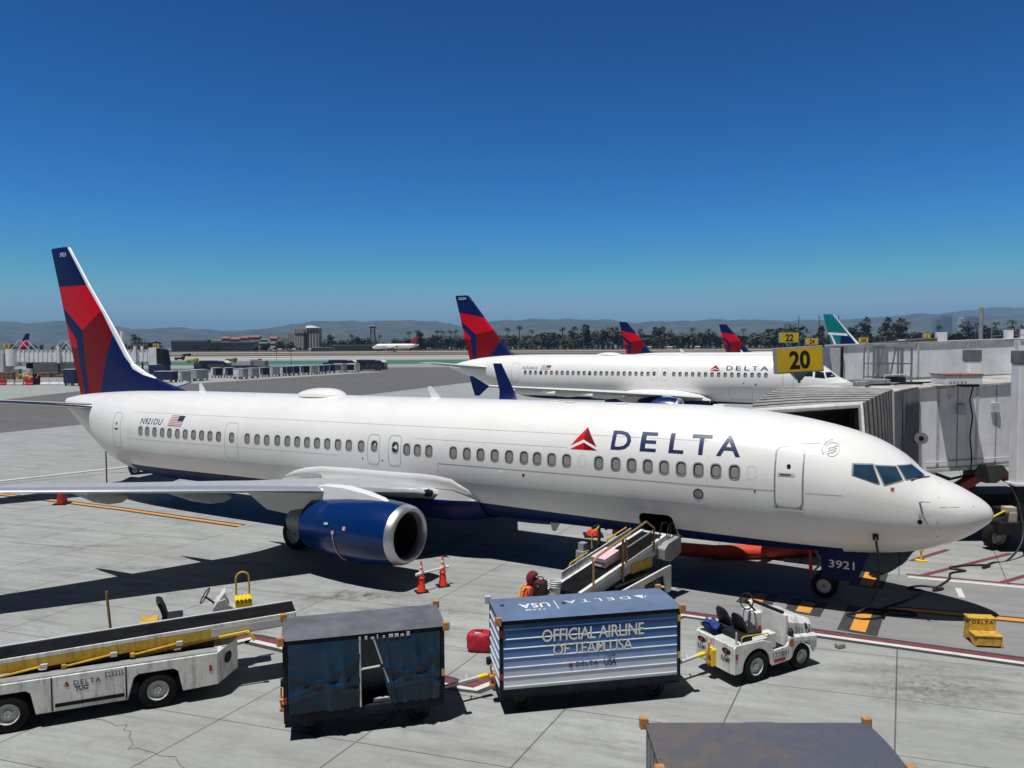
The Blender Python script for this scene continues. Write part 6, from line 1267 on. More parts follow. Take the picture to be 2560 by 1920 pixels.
    for z in (z0 + .2, z0 + .72, z1): cg.bar((x0, y0, z), (x1, y0, z), .045); cg.bar((x0, y1, z), (x1, y1, z), .04); cg.bar((x0, y0, z), (x0, y1, z), .04); cg.bar((x1, y0, z), (x1, y1, z), .04)
    cg.bar((x0 + .05, y0, z0), (x0 + .4, y0, z1), .04); cg.bar((x0 + .6, y0, z0), (x0 + .85, y0, z1), .05); cg.obj("roof_cage", STEEL, A)
    k = MB(); k.cyl((17.05, 26.1, 1.42), (16.35, 25.9, 1.17), .028, n=10); k.obj("yellow_rod", YELB, A, 40); k = MB(); k.box((17.2, 26.15, 1.45), (.38, .3, .2)); k.box((17.25, 26.1, 1.2), (.26, .3, .34)); k.obj("control_box", mat("box_cream", (.42, .38, .26), .6, var=.2), A, bevel=.02)
    return A
bridge20()
sign("yellow sign reading 20, largest and nearest, above the pleated canopy", "20", (11.33, 30.0, 6.60), 1.78, .92, 5.68, R(3.2), 0, bw=.46)
def bridge(label, pts, z0, z1, h=2.9, wd=3.0, cabdark=True, corr=False, legs=()):
    A = top("jet_bridge", label, "jet bridge", (0, 0, 0), 0, "jet bridges"); p0, p1 = pts; d = (Vector((*p1, 0)) - Vector((*p0, 0))); L = d.length; d.normalize()
    k = MB(); tunnel(k, p0, p1, wd, z0, z1, h); k.obj("tunnel", BWHITE, A, bevel=.02); k = MB(); tunnel(k, (p0[0], p0[1] - .12), (p1[0], p1[1] - .12), wd + .24, z0 + h, z1 + h, .12); k.obj("tunnel_roof", BROOF, A)
    k = MB(); tunnel(k, (p0[0], p0[1] - .08), (p1[0], p1[1] - .08), wd + .1, z0 - .2, z1 - .2, .2); k.obj("floor_beam", GREY, A)
    n = int(L / (1.05 if corr else 4.0))
    for i in range(n):
        s_ = (i + .5) / n; p = Vector((*p0, 0)).lerp(Vector((*p1, 0)), s_); z = z0 + (z1 - z0) * s_; k = MB(); w_ = .18 if corr else .05; k.boxb(p.x - w_, p.x + w_, p.y - .14, p.y + .02, z + .05, z + h - .05); k.obj("panel_seam", BWHITE if corr else LGREY, A)
    for s_ in legs:
        p = Vector((*p0, 0)).lerp(Vector((*p1, 0)), s_); z = z0 + (z1 - z0) * s_
        for y in (-.3, wd + .3):
            k = MB(); k.boxb(p.x - .28, p.x + .28, p.y + y - .28, p.y + y + .28, z - .3, z + h + .9); k.obj("lift_column", BWHITE, A); k = MB(); k.boxb(p.x - .15, p.x + .15, p.y + y - .15, p.y + y + .15, .5, z - .3); k.obj("column_leg", DARK, A); wheel(A, "wheel", (p.x, p.y + y, .5), .5, .4, 'y', GREY)
    return A
B2 = bridge("white jet bridge behind the gate 20 bridge, reaching the second jet's nose", [(28.6, 66), (60, 67.7)], 4.1, 5.0, 2.95, 3.2, legs=(.55,))
k = MB(); k.boxb(26.6, 27.3, 65.4, 69.4, 4.0, 7.0); k.obj("cab_side", mat("cab_blue_grey", (.2, .2, .2)), B2); k = MB(); k.boxb(27.3, 28.4, 65.8, 69.2, 3.9, 6.9); k.obj("cab_panel", LGREY, B2, bevel=.02); k = MB(); k.boxb(28.4, 28.6, 65.7, 69.2, 3.9, 7.0); k.obj("cab_gap", DARK, B2); k = MB(); k.prism([(31.4, 65.93), (32.4, 65.93), (32.6, 65.97), (31.6, 65.97)], 'z', 4.6, 6.9); k.obj("grey_patch", GREY, B2)
k = MB(); k.loft([[(30.5, 67, 7.1), (30.7, 69, 7.1), (30.7, 69, 7.18), (30.5, 67, 7.18)], [(37.4, 67, 7.4), (37.4, 69, 7.5), (37.4, 69, 7.75), (37.4, 67, 7.7)]]); k.obj("dark_canopy_flap", mat("flap_dark", (.07, .075, .07), .8, var=.2), B2)
for x, y, z, w_, h_ in ((38, 67.5, 7.3, .9, .9), (46.1, 68, 7.6, .45, .7), (47.2, 68, 7.6, .45, .8), (34.5, 67.5, 7.25, .5, .35)): k = MB(); k.boxb(x - w_ / 2, x + w_ / 2, y - .2, y + .2, z - .4, z + h_); k.obj("roof_box", BWHITE, B2, bevel=.03)
k = MB()
for a, b in (((53.2, 68, 8.0), (55, 68, 9.3)), ((55, 68, 9.3), (57.4, 68, 8.1)), ((55, 70.5, 9.3), (57.4, 70.5, 8.1)), ((53.2, 70.5, 8.0), (55, 70.5, 9.3))): k.bar(a, b, .1)
k.obj("roof_truss", LGREY, B2)
B2b = bridge("white jet bridge crossing at the right edge behind the lift columns", [(43.4, 65.2), (58, 60.0)], 4.5, 5.1, 2.95, 2.6)
B3 = bridge("far jet bridge with railed roof beyond the gate 22 bridge", [(56, 92), (84, 92)], 4.2, 4.8, 2.9, 3, legs=(.4,))
k = MB()
for i in range(15): k.bar((58 + 1.7 * i, 92.2, 7.2), (58 + 1.7 * i, 92.2, 9.0 + .04 * i), .10)
for z in (8.1, 8.9): k.bar((58, 92.2, z), (82, 92.2, z + .6), .09)
k.obj("roof_railing", STEEL, B3); k = MB(); k.boxb(62.5, 64.5, 92, 94, 7.2, 8.9); k.obj("roof_box", BWHITE, B3); k = MB(); k.cyl((57.2, 93, 7), (57.2, 93, 11.6), .22, n=10); k.obj("mast", GREY, B3, 40)
sign("yellow sign reading 22, left of the teal fin", "22", (24.75, 68, 7.82), 1.62, .82, 4.0, bw=.44)
sign("yellow sign reading 24, half hidden behind the 20 sign's box", "24", (41.35, 105, 7.62), 1.62, .82, 4.0, bw=.44)
sign("yellow sign reading 26B on the far row of gates", "26B", (64.6, 140, 7.95), 1.62, .82, 4.0, bw=.62)
sign("partly hidden yellow sign showing an A at far right", "A", (98.0, 180, 9.0), 1.6, 1.2, 4.0, bw=.2)
# left bridge
B4 = bridge("ribbed jet bridge at the far left between the gate signs", [(-119.5, 184), (-103, 184)], 4.1, 4.1, 2.9, 3, corr=True, legs=(.62,))
k = MB(); k.cyl((-121.3, 185.5, 3.2), (-121.3, 185.5, 7.3), 1.7, n=16); k.obj("rotunda", BWHITE, B4, 40); k = MB(); k.boxb(-125, -122.9, 184, 188, 1.5, 7.0); k.obj("rotunda_stub", LGREY, B4)
k = MB(); k.boxb(-116, -106, 184.5, 187, 1.2, 3.9); k.obj("equipment_house", GREY, B4); k = MB(); k.boxb(-117.5, -116.6, 184.2, 187, .0, 4); k.obj("support_leg", DARK, B4)
k = MB()
for x in (-118.9, -108.5): 
    for y in (184.2, 186.8): k.bar((x - 2.2, y, 7.0), (x - .3, y, 9.3), .16); k.bar((x + .3, y, 9.3), (x + 2.4, y, 7.0), .16); k.bar((x - .3, y, 9.3), (x + .3, y, 9.3), .16)
k.obj("roof_arch", LGREY, B4)
B5 = bridge("stub of a ribbed jet bridge right of the foreground tail fin", [(-95, 186), (-88.6, 186)], 4.0, 4.0, 2.9, 3, corr=True, legs=(.5,))
k = MB(); k.boxb(-88.5, -86.6, 185.6, 189.4, 3.2, 7.4); k.obj("cab", BWHITE, B5, bevel=.05); k = MB(); k.prism([(-86.5, 3.4), (-86.5, 7.2), (-85.2, 6.9), (-84.6, 3.2)], 'y', 185.8, 189.2); k.obj("bellows", DARK, B5); k = MB(); k.cyl((-95.2, 186.5, 7), (-95.2, 186.5, 11.5), .5, n=10); k.obj("mast", BWHITE, B5, 40); k = MB()
for i in range(7): k.bar((-94 + .8 * i, 186.4, 7), (-94 + .8 * i, 186.4, 9.2), .08)
k.bar((-94, 186.4, 9.2), (-89, 186.4, 9.2), .1); k.bar((-94, 186.4, 8.1), (-89, 186.4, 8.1), .1); k.obj("roof_railing", STEEL, B5)
sign("tiny yellow sign reading 35 above the ribbed bridge at the left edge", "35", (-125.9, 190, 8.0), 1.6, 1.0, 5.0, bw=.5)
sign("tiny yellow sign over the bridge stub right of the foreground fin", "", (-88.7, 190, 7.9), 1.4, .95, 5.0, bw=.5)

# terminal this view is taken from, unseen behind camera; added to cut sky fill
k = MB(); k.boxb(-70, 70, -22, -3.2, 0, 13.5); tb = struct(k.obj("terminal", mat("terminal_concrete", (.34, .33, .31), .8, var=.1, scale=.2))); k = MB()
for i in range(46): k.boxb(-69 + 3 * i, -66.2 + 3 * i, -3.2, -3.12, 5.2, 11.5)
struct(k.obj("terminal_glazing", GLASS))

# ---------------------------------------------------------------- far apron: carts, buses, lamps, crates, barriers
def gpos(u, v, Y=None):
    """ground point seen in direction (u, v)"""
    k = (v - (866 - .006 * (u - 1280))) / F_PX; Y = CAM_H / k
    for _ in range(8): Y = (CAM_H - gz(Y)) / k
    return ((u - 1280) / F_PX * Y, Y)
SILV = mat("silver_tarp", (.66, .68, .70), .45, var=.3, scale=2.5, bump=.6, bscale=5); NAVYT = mat("navy_tarp", (.012, .022, .085), .55, var=.3, scale=2)
def far_cart(label, side, L=2.5, W=1.7, H=2.15):
    A = top("covered_cart", label, "baggage cart", (0, 0, 0), 0, "covered carts lined up across the far apron")
    MB().boxb(-L / 2, L / 2, -W / 2, W / 2, .42, .55).obj("deck", GREY, A); MB().boxb(-L / 2 - .03, L / 2 + .03, -W / 2 - .03, W / 2 + .03, H, H + .07).obj("roof", LGREY, A)
    k = MB(); k.boxb(-L / 2, L / 2, -W / 2 + .02, W / 2, .55, H); bmesh.ops.subdivide_edges(k.bm, edges=k.bm.edges[:], cuts=3, use_grid_fill=True); r = random.Random(2)
    for v in k.bm.verts: v.co += Vector((r.uniform(-.03, .03), r.uniform(-.03, .03), 0))
    k.obj("tarp_body", SILV, A, 60); MB().boxb(L / 2 + .01, L / 2 + .05, -W / 2 + .06, W / 2 - .06, .6, H - .08).obj("end_curtain", side, A); MB().boxb(.1, L / 2 - .05, -W / 2 - .02, -W / 2 - .005, .65, H - .1).obj("side_curtain", side, A)
    for sx in (-1, 1):
        for sy in (-1, 1): wheel(A, "wheel", (sx * (L / 2 - .4), sy * (W / 2 - .15), .22), .22, .14, 'y', GREY)
    MB().bar((L / 2, 0, .45), (L / 2 + .7, 0, .3), .08).obj("tow_bar", STEEL, A); return A
fc = [(300, 355), (390, 340), (455, 335), (597, 310), (710, 309), (818, 323), (925, 315), (1030, 305), (1128, 299), (1222, 294), (1305, 289), (1400, 284), (1485, 280), (1558, 276), (1637, 269)]
names = ["first", "second", "third", "fourth", "fifth", "sixth", "seventh", "eighth", "ninth", "tenth", "eleventh", "twelfth", "thirteenth", "fourteenth", "fifteenth"]
protA = far_cart("x", NAVYT); protB = far_cart("x", mat("tarp_grey", (.36, .38, .40), .5, var=.2))
for i, (x, y) in enumerate(fc):
    gx, gy = gpos(380 + x / 3.687, 860 + y / 3.687); kind = i in (3, 4, 7, 9, 10, 11, 13, 14); src = protA if kind else protB
    o = src if (kind and i == 3) or (not kind and i == 0) else copy_tree(src)
    o["label"] = f"{'silver covered cart with dark end curtain' if kind else 'silver covered cart, all pale'}, {names[i]} from the foreground fin"; o["group"] = "covered carts lined up across the far apron"
    xform(o, (gx, gy, 0), R((-52, -20, -40, -48)[i % 4]), 1.12)
def container(label, u, v, dark):
    gx, gy = gpos(u, v); A = top("equipment_box", label, "container", (gx, gy, 0), R(-28)); MB().boxb(-1.6, 1.6, -1.1, 1.1, .35, 2.6).obj("shell", LGREY if dark else WHITE2, A, bevel=.04)
    MB().boxb(-1.35, 1.35, -1.13, -1.11, .7, 2.3).obj("louvre_panel" if dark else "open_front", mat("louvre_dark", (.05, .055, .05), .6, var=.3, scale=9) if dark else BLACK, A)
    for sx in (-1.2, 1.2): wheel(A, "wheel", (sx, -.9, .25), .25, .15, 'y', GREY); wheel(A, "wheel", (sx, .9, .25), .25, .15, 'y', GREY)
container("pale equipment box with dark louvred front, left of the white framed one", 380 + 1737 / 3.687, 860 + 263 / 3.687, True)
container("white framed equipment box with black opening beside the buses", 380 + 1855 / 3.687, 860 + 262 / 3.687, False)
BUSN = mat("bus_navy", (.010, .014, .045), .3, var=.1, coat=.4)
def bus(label, u, v, rz):
    gx, gy = gpos(u, v); A = top("apron_bus", label, "bus", (gx, gy, 0), rz, "navy apron buses"); L = 11.5
    MB().boxb(-L / 2, L / 2, -1.3, 1.3, .4, 2.55).obj("body", BUSN, A, bevel=.15); k = MB(); k.prism([(-L / 2 + 1.5, 2.55), (-L / 2 + 2.1, 3.35), (L / 2 - 1.2, 3.35), (L / 2 - .1, 2.6)], 'y', -1.2, 1.2); k.obj("roof_pod", NAVYL, A, bevel=.1); k = MB(); k.prism([(L / 2 - 3.2, 3.36), (L / 2 - 1.15, 3.38), (L / 2 - .05, 2.62), (L / 2 - .4, 2.58), (L / 2 - 1.3, 3.2), (L / 2 - 3.0, 3.2)], 'y', -1.25, 1.25); k.obj("roof_nose", WHITE2, A, bevel=.05)
    for i in range(5): MB().boxb(-L / 2 + .8 + 2 * i, -L / 2 + 2.6 + 2 * i, -1.33, -1.30, 1.3, 2.3).obj("side_window", GLASS, A)
    MB().boxb(L / 2, L / 2 + .03, -1.1, 1.1, 1.1, 2.4).obj("windscreen", GLASS, A)
    for x in (-L / 2 + 2.4, L / 2 - 2.6):
        for y in (-1.15, 1.15): wheel(A, "wheel", (x, y, .48), .48, .28, 'y', GREY)
bus("navy apron bus with white roof nose, rightmost on the far apron", 380 + 2000 / 3.687, 860 + 246 / 3.687, R(-18)); bus("navy apron bus partly behind the white framed box", 380 + 1745 / 3.687, 860 + 246 / 3.687, R(-18)); bus("navy apron bus nearest the foreground tail fin", 380 + 560 / 3.687, 860 + 252 / 3.687, R(-12))
def dolly(label, u, v, L, z1, m_, rz=R(-20)):
    gx, gy = gpos(u, v); A = top("flat_trailer", label, "trailer", (gx, gy, 0), rz); MB().boxb(-L / 2, L / 2, -1.1, 1.1, .5, z1).obj("bed", m_, A, bevel=.05)
    for x in (-L / 2 + .5, L / 2 - .5):
        for y in (-.9, .9): wheel(A, "wheel", (x, y, .3), .3, .2, 'y', GREY)
dolly("long low navy trailer behind the middle covered carts", 380 + 1190 / 3.687, 860 + 243 / 3.687, 22, 1.5, NAVYT, R(-4)); dolly("dark grey trailer behind the left covered carts", 380 + 760 / 3.687, 860 + 245 / 3.687, 9, 1.7, mat("trailer_dark", (.05, .052, .07), .6), R(-10)); dolly("pale high trailer behind the sixth covered cart", 380 + 860 / 3.687, 860 + 236 / 3.687, 5, 2.9, LGREY, R(-10)); dolly("grey container trailer right of the pale high trailer", 380 + 965 / 3.687, 860 + 232 / 3.687, 7.5, 2.9, GREY, R(-10))
def navycart(label, u, v, L, z1):
    gx, gy = gpos(u, v); A = top("covered_cart", label, "baggage cart", (gx, gy, 0), R(-15)); MB().boxb(-L / 2, L / 2, -.85, .85, .5, z1).obj("body", NAVYT, A, bevel=.04); MB().boxb(-L / 2 - .05, L / 2 + .05, -.9, .9, z1, z1 + .1).obj("roof", LGREY, A)
    for x in (-L / 2 + .5, L / 2 - .5):
        for y in (-.75, .75): wheel(A, "wheel", (x, y, .28), .28, .18, 'y', GREY)
navycart("navy covered cart low beside the foreground fin's leading edge", 380 + 130 / 3.687, 860 + 352 / 3.687, 4.6, 2.3); navycart("navy covered cart with white base behind the fin's leading edge", 380 + 70 / 3.687, 860 + 300 / 3.687, 5.4, 3.4); navycart("blue box cart left of the foreground fin", 998 / 5.53, 820 + 800 / 5.53, 2.7, 3.2)
for i, (u, v, m_, lb) in enumerate([(376, 172, SIGNY, "yellow service truck beyond the covered carts"), (735, 168, BROWNP, "brownish service truck on the taxiway edge"), (960, 176, TAN, "orange beacon trailer behind the covered carts"), (258, 152, DARK, "dark service truck out on the infield, farther left"), (325, 116, DARK, "dark service truck far out beside the runway")]):
    gx, gy = gpos(380 + u / 3.687, 860 + v / 3.687); A = top("service_truck", lb, "truck", (gx, gy, gz(gy)), R(10 * i)); MB().boxb(-2.6, .8, -1, 1, .6, 1.7).obj("bed", m_, A, bevel=.05); MB().boxb(.9, 2.6, -1, 1, .6, 2.1).obj("cab", m_, A, bevel=.15)
    for x in (-1.7, 1.7):
        for y in (-.9, .9): wheel(A, "wheel", (x, y, .42), .42, .25, 'y', GREY)
def lamp(label, u, v, H):
    gx, gy = gpos(u, v); A = top("apron_lamp", label, "lamp post", (gx, gy, gz(gy)), 0); k = MB(); k.cyl((0, 0, 0), (0, 0, H), .11, .07, 8); k.bar((-.9, 0, H), (.9, 0, H), .08); k.obj("mast", DARK, A)
    for x in (-.9, 0, .9): MB().boxb(x - .28, x + .28, -.25, .25, H, H + .35).obj("lamp_head", DARK, A)
lamp("lamp post with three heads behind the covered carts", 728.5, 916, 5.8); lamp("thinner lamp post left of the three headed one", 692, 903, 4.6)
# stored goods at the far left
WOOD = mat("crate_wood", (.24, .15, .08), .8, var=.3, scale=2)
def crate(label, u, v, sx, sz, m_, name="crate", cat="crate"):
    gx, gy = gpos(u, v); A = top(name, label, cat, (gx, gy, 0), R(8)); k = MB(); k.boxb(-sx / 2, sx / 2, -.8, .8, .15, sz); k.obj("box", m_, A, bevel=.03); k = MB()
    for i in range(4): x = -sx / 2 + sx * i / 3; k.boxb(x - .06, x + .06, -.85, -.8, .0, sz)
    for z in (.3, sz * .6, sz - .1): k.boxb(-sx / 2, sx / 2, -.86, -.85, z - .07, z + .07)
    k.obj("battens", m_, A)
for i, (u, v, sx, sz, m_, lb) in enumerate([(100, 740, 2.6, 2.3, WOOD, "brown wooden crate at the left edge behind the red barriers"), (630, 725, 2.3, 2.0, WOOD, "wooden crate left of centre in the stored goods"), (750, 722, 1.5, 2.0, WOOD, "dark wooden crate beside a lighter one in the stored goods"), (860, 728, 2.0, 1.5, WOOD, "low wooden crate beside the blue box cart"), (970, 700, 2.4, 2.0, REDP, "reddish crate partly behind the foreground fin"), (390, 700, 1.2, 2.6, WHITE2, "white and red stack in the stored goods"), (230, 690, 1.6, 2.4, GREY, "grey tall crate behind the wooden crate at the left edge"), (700, 660, 3.4, 2.6, LGREY, "long pale crate under the ribbed bridge"), (840, 640, 1.2, 2.9, GREY, "grey green tall case under the ribbed bridge")]): crate(lb, u / 5.53, 820 + (v + 15) / 5.53, sx, sz, m_)
gx, gy = gpos(410 / 5.53, 820 + 745 / 5.53); rnd = random.Random(5); k = MB()
for i in range(70): c = Vector((rnd.gauss(0, 1.5), rnd.uniform(-.6, .6), abs(rnd.gauss(0, .5)))); k.box(c, (rnd.uniform(.3, .8), rnd.uniform(.3, .6), rnd.uniform(.1, .35)), 0 if rnd.random() < .6 else 1, Matrix.Rotation(rnd.uniform(-.6, .6), 4, 'Y'))
o = k.obj("sandbag_heap", [mat("heap_yellow", (.55, .38, .12), .8, var=.3), ORANGE], None); o.location = (gx, gy, .2); tag(o, "heap of yellow and orange cargo bags in the stored goods", "cargo heap", None, "stuff")
for i, (u0, u1, red) in enumerate([(-10, 82, 1), (95, 196, 0), (212, 318, 0), (345, 455, 1)]):
    (xa, ya), (xb, yb) = gpos(u0 / 5.53, 820 + 790 / 5.53), gpos(u1 / 5.53, 820 + 790 / 5.53); k = MB(); k.prism([(-.3, 0), (-.3, .25), (-.12, .5), (-.12, 1.1), (.12, 1.1), (.12, .5), (.3, .25), (.3, 0)], 'x', 0, xb - xa - .15)
    o = k.obj("road_barrier", REDP if red else LGREY, None, bevel=.03, loc=(xa, ya, 0)); tag(o, ("dark red plastic barrier cut by the left edge", "white plastic barrier right of the leftmost red one", "white plastic barrier left of the second red one", "dark red plastic barrier right of two white ones")[i], "barrier", "plastic barriers at the far left")
for i in range(3):
    (xa, ya), (xb, yb) = gpos((560 + 130 * i) / 5.53, 820 + 790 / 5.53), gpos((685 + 130 * i) / 5.53, 820 + 790 / 5.53); k = MB(); k.prism([(-.35, 0), (-.35, .3), (-.14, .6), (-.14, 1.5), (.14, 1.5), (.14, .6), (.35, .3), (.35, 0)], 'x', 0, xb - xa - .12); o = k.obj("road_barrier", WHITE2, None, bevel=.03, loc=(xa, ya, 0)); tag(o, ("long white barrier just right of the dark post", "long white barrier in the middle of three", "long white barrier touching the blue box cart")[i], "barrier", "plastic barriers at the far left")
gx, gy = gpos(505 / 5.53, 820 + 785 / 5.53); k = MB(); k.boxb(-1, 1, -.5, .5, 0, 1.3); k.cyl((-.5, 0, 1.3), (-.5, 0, 1.9), .2, n=8); k.cyl((.5, 0, 1.3), (.5, 0, 1.8), .25, n=8); tag(k.obj("ground_pump", DARK, None, loc=(gx, gy, 0)), "dark ground pump between the red and the long white barriers", "pump")

# ---------------------------------------------------------------- skyline: buildings, tower, trees
def bpos(u, Y): return (u - 1280) / F_PX * Y
def zat(u, v, Y): return CAM_H + (866 - .006 * (u - 1280) - v) / F_PX * Y
CREAM = mat("facade_cream", (.42, .40, .36), .8, var=.1, scale=.05); TERRA = mat("terracotta_roof", (.30, .12, .07), .8, var=.2, scale=.2); FACG = mat("facade_grey", (.20, .20, .20), .8, var=.15, scale=.05); WINM = mat("facade_glass", (.04, .05, .06), .3)
def block(mb, u0, u1, v0, Y, depth=18, mi=0, v1=None): mb.boxb(bpos(u0, Y), bpos(u1, Y), Y, Y + depth, 2.5 if v1 is None else zat(u0, v1, Y), zat((u0 + u1) / 2, v0, Y), mi)
YH = 1250; A = top("hotel_building", "cream stepped hotel block with red rooftop sign on the skyline", "building", (0, 0, 0))
zm = lambda x: 680 + x / 8.467; vm = lambda y: 800 + y / 8.467
for nm, x0, x1, y0, dp in (("tower_block", 690, 1000, 175, 22), ("middle_block", 345, 800, 268, 20), ("lower_block", 205, 345, 350, 18), ("annex_block", 130, 205, 405, 16)):
    k = MB(); block(k, zm(x0), zm(x1), vm(y0), YH, dp); b = k.obj(nm, CREAM, A)
    n = 5 if nm == "tower_block" else 9
    for i in range(n):
        k = MB(); u0 = zm(x0 + (x1 - x0) * (i + .25) / n); u1 = zm(x0 + (x1 - x0) * (i + .62) / n); k.boxb(bpos(u0, YH), bpos(u1, YH), YH - .3, YH - .02, 4, zat(u0, vm(y0 + 30), YH)); k.obj("window_strip", WINM if nm == "tower_block" else FACG, b)
k = MB(); k.loft([[(bpos(zm(740), YH), YH - 2, zat(750, vm(170), YH)), (bpos(zm(1000), YH), YH - 2, zat(750, vm(165), YH)), (bpos(zm(1000), YH), YH + 22, zat(750, vm(165), YH)), (bpos(zm(740), YH), YH + 22, zat(750, vm(170), YH))], [(bpos(zm(750), YH), YH, zat(750, vm(128), YH)), (bpos(zm(830), YH), YH, zat(750, vm(120), YH)), (bpos(zm(830), YH), YH + 20, zat(750, vm(120), YH)), (bpos(zm(750), YH), YH + 20, zat(750, vm(128), YH))]]); k.obj("sloping_roof", WHITE2, A); k = MB(); block(k, zm(610), zm(745), vm(128), YH + 2, 14); k.obj("roof_house", CREAM, A)
k = MB(); k.boxb(bpos(zm(490), YH), bpos(zm(690), YH), YH - 1.5, YH - .5, zat(740, vm(250), YH), zat(740, vm(205), YH)); sg_ = k.obj("red_sign", REDP, A); k = MB()
for u in (505, 545, 593, 625, 655): k.boxb(bpos(zm(u - 9), YH), bpos(zm(u + 9), YH), YH - 1.8, YH - 1.5, zat(740, vm(240), YH), zat(740, vm(213), YH))
k.obj("sign_marks", WHITE2, sg_)
A = top("control_tower", "slender steel tower with pale cabin on the skyline", "tower", (bpos(933.5, 1000), 1000, 2.9)); h_ = zat(933, 822, 1000) - 2.9; k = MB()
for sx in (-1, 1):
    for sy in (-1, 1): k.bar((sx * 3, sy * 3, 0), (sx * 2.6, sy * 2.6, h_), .7)
for i in range(6):
    z0, z1 = h_ * i / 6, h_ * (i + 1) / 6; k.bar((-3, -3, z0), (3, -3, z1), .5); k.bar((3, -3, z0), (-3, -3, z1), .5); k.bar((-3, -3, z1), (3, -3, z1), .4)
k.obj("steel_frame", STEEL, A); MB().boxb(-4.6, 4.6, -4.6, 4.6, h_, h_ + 1).obj("balcony", GREY, A); MB().boxb(-3.5, 3.5, -3.5, 3.5, h_ + 1, h_ + 3).obj("cabin", DARK, A); MB().boxb(-4.4, 4.4, -4.4, 4.4, h_ + 3, h_ + 4.5).obj("roof", WHITE2, A)
for (u0, u1, v0, v1, Y, nm, lb, m_) in [(430, 520, 850, 870, 1050, "parking_structure", "long dark terminal building left of the hotel, nearer half", FACG), (520, 640, 854, 872, 1080, "parking_structure", "long grey low building on the skyline left of the hotel", FACG), (830, 960, 862, 876, 900, "blast_fence", "long grey blast fence left of the landing airliner", STEEL), (780, 830, 868, 880, 860, "service_shed", "low grey shed right of the hotel's foot", LGREY)]:
    A = top(nm, lb, "building" if nm != "blast_fence" else "fence", (0, 0, 0)); k = MB(); block(k, u0, u1, v0, Y, 14); k.obj("wall", m_, A); n = int((u1 - u0) / 9); k = MB(); z0, z1 = zat(u0, v1, Y), zat(u0, v0, Y)
    for i in range(3): k.boxb(bpos(u0, Y), bpos(u1, Y), Y - .4, Y - .05, z1 - (i + 1) * (z1 - 3.2) / 3.4, z1 - (i + .45) * (z1 - 3.2) / 3.4)
    k.obj("deck_openings" if nm != "blast_fence" else "rail", WINM, A)
rnd = random.Random(21)
for i, (u0, u1, v0, tr) in enumerate([(531, 552, 851, 0), (556, 575, 846, 1), (578, 600, 848, 1), (602, 622, 845, 1), (626, 650, 843, 1), (652, 672, 849, 0), (676, 694, 846, 1), (604, 640, 855, 0), (640, 690, 858, 0)]):
    Y = 1340 if tr else 1280; A = top("hillside_building", ("low white building", "terracotta roofed white building")[tr] + f" on the skyline left of the hotel, {('first', 'second', 'third', 'fourth', 'fifth', 'sixth', 'seventh', 'eighth', 'ninth')[i]} from the fin", "building", (0, 0, 0)); k = MB(); block(k, u0, u1, v0, Y, 12, 0); k.obj("wall", WHITE2 if not tr else CREAM, A); k = MB(); z = zat(u0, v0, Y); k.prism([(Y - 1, z), (Y + 6, z + (3.2 if tr else .5)), (Y + 13, z)], 'x', bpos(u0, Y) - .6, bpos(u1, Y) + .6); k.obj("roof", TERRA if tr else LGREY, A)
    k = MB(); k.boxb(bpos(u0 + 2, Y), bpos(u1 - 2, Y), Y - .3, Y - .05, z - 3.2, z - 1.4); k.obj("window_band", WINM, A)
CITYM = mat("tower_glass", (.16, .19, .24), .4, var=.1, scale=.02); CITYW = mat("tower_pale", (.5, .5, .5), .6)
for i, (u0, u1, v0, m_, lb) in enumerate([(2336, 2352, 796, CITYM, "blue grey office tower, leftmost of the distant cluster"), (2355, 2379, 788, CITYM, "wide blue grey office tower in the distant cluster"), (2399, 2408, 793, CITYW, "slim pale office tower in the middle of the distant cluster"), (2416, 2433, 790, CITYM, "blue grey office tower right of the pale slim one"), (2434, 2450, 791, CITYM, "blue grey office tower, rightmost of the distant cluster")]):
    A = top("office_tower", lb, "building", (0, 0, 0), 0, "distant office towers"); k = MB(); block(k, u0, u1, v0, 5600, 40); k.obj("shaft", m_, A); k = MB()
    for q in range(12): z = 12 + q * (zat(u0, v0, 5600) - 20) / 12; k.boxb(bpos(u0, 5600) + 3, bpos(u1, 5600) - 3, 5599, 5599.8, z, z + 7)
    k.obj("window_bands", WINM, A)
for i, (u, lb) in enumerate([(1996, "leftmost tall dark netting pole"), (2047, "middle tall dark netting pole"), (2095, "rightmost tall dark netting pole")]):
    k = MB(); k.cyl((0, 0, 0), (0, 0, zat(u, 789, 700) - 2.9), .5, .3, 8); k.box((0, 0, 1), (1.2, 1.2, 2)); tag(k.obj("netting_pole", DARK, None, loc=(bpos(u, 700), 700, 2.9)), lb + " on the skyline near the teal fin", "pole", "netting poles")
LEAF = []
for i, c in enumerate([(.045, .062, .030), (.060, .070, .036), (.036, .050, .027), (.072, .066, .042)]): LEAF.append(mat(f"foliage_{'abcd'[i]}", c, .9, var=.5, scale=.35))
BARK = mat("bark", (.10, .07, .05), .9)
def clump(mb, c, r, n, rnd, s=.9, flat=.8):
    for _ in range(n):
        d = Vector((rnd.gauss(0, 1), rnd.gauss(0, 1), rnd.gauss(0, 1))).normalized(); p = Vector(c) + Vector((d.x * r, d.y * r, d.z * r * flat)) * rnd.uniform(.55, 1.08); a = Vector((rnd.gauss(0, 1), rnd.gauss(0, 1), rnd.gauss(0, 1))).normalized(); b = a.orthogonal().normalized(); q = rnd.uniform(.5, 1.3) * s
        mb.add([p + a * q, p + b * q * .7, p - a * q * .8, p - b * q * .6], [(0, 1, 2, 3)])
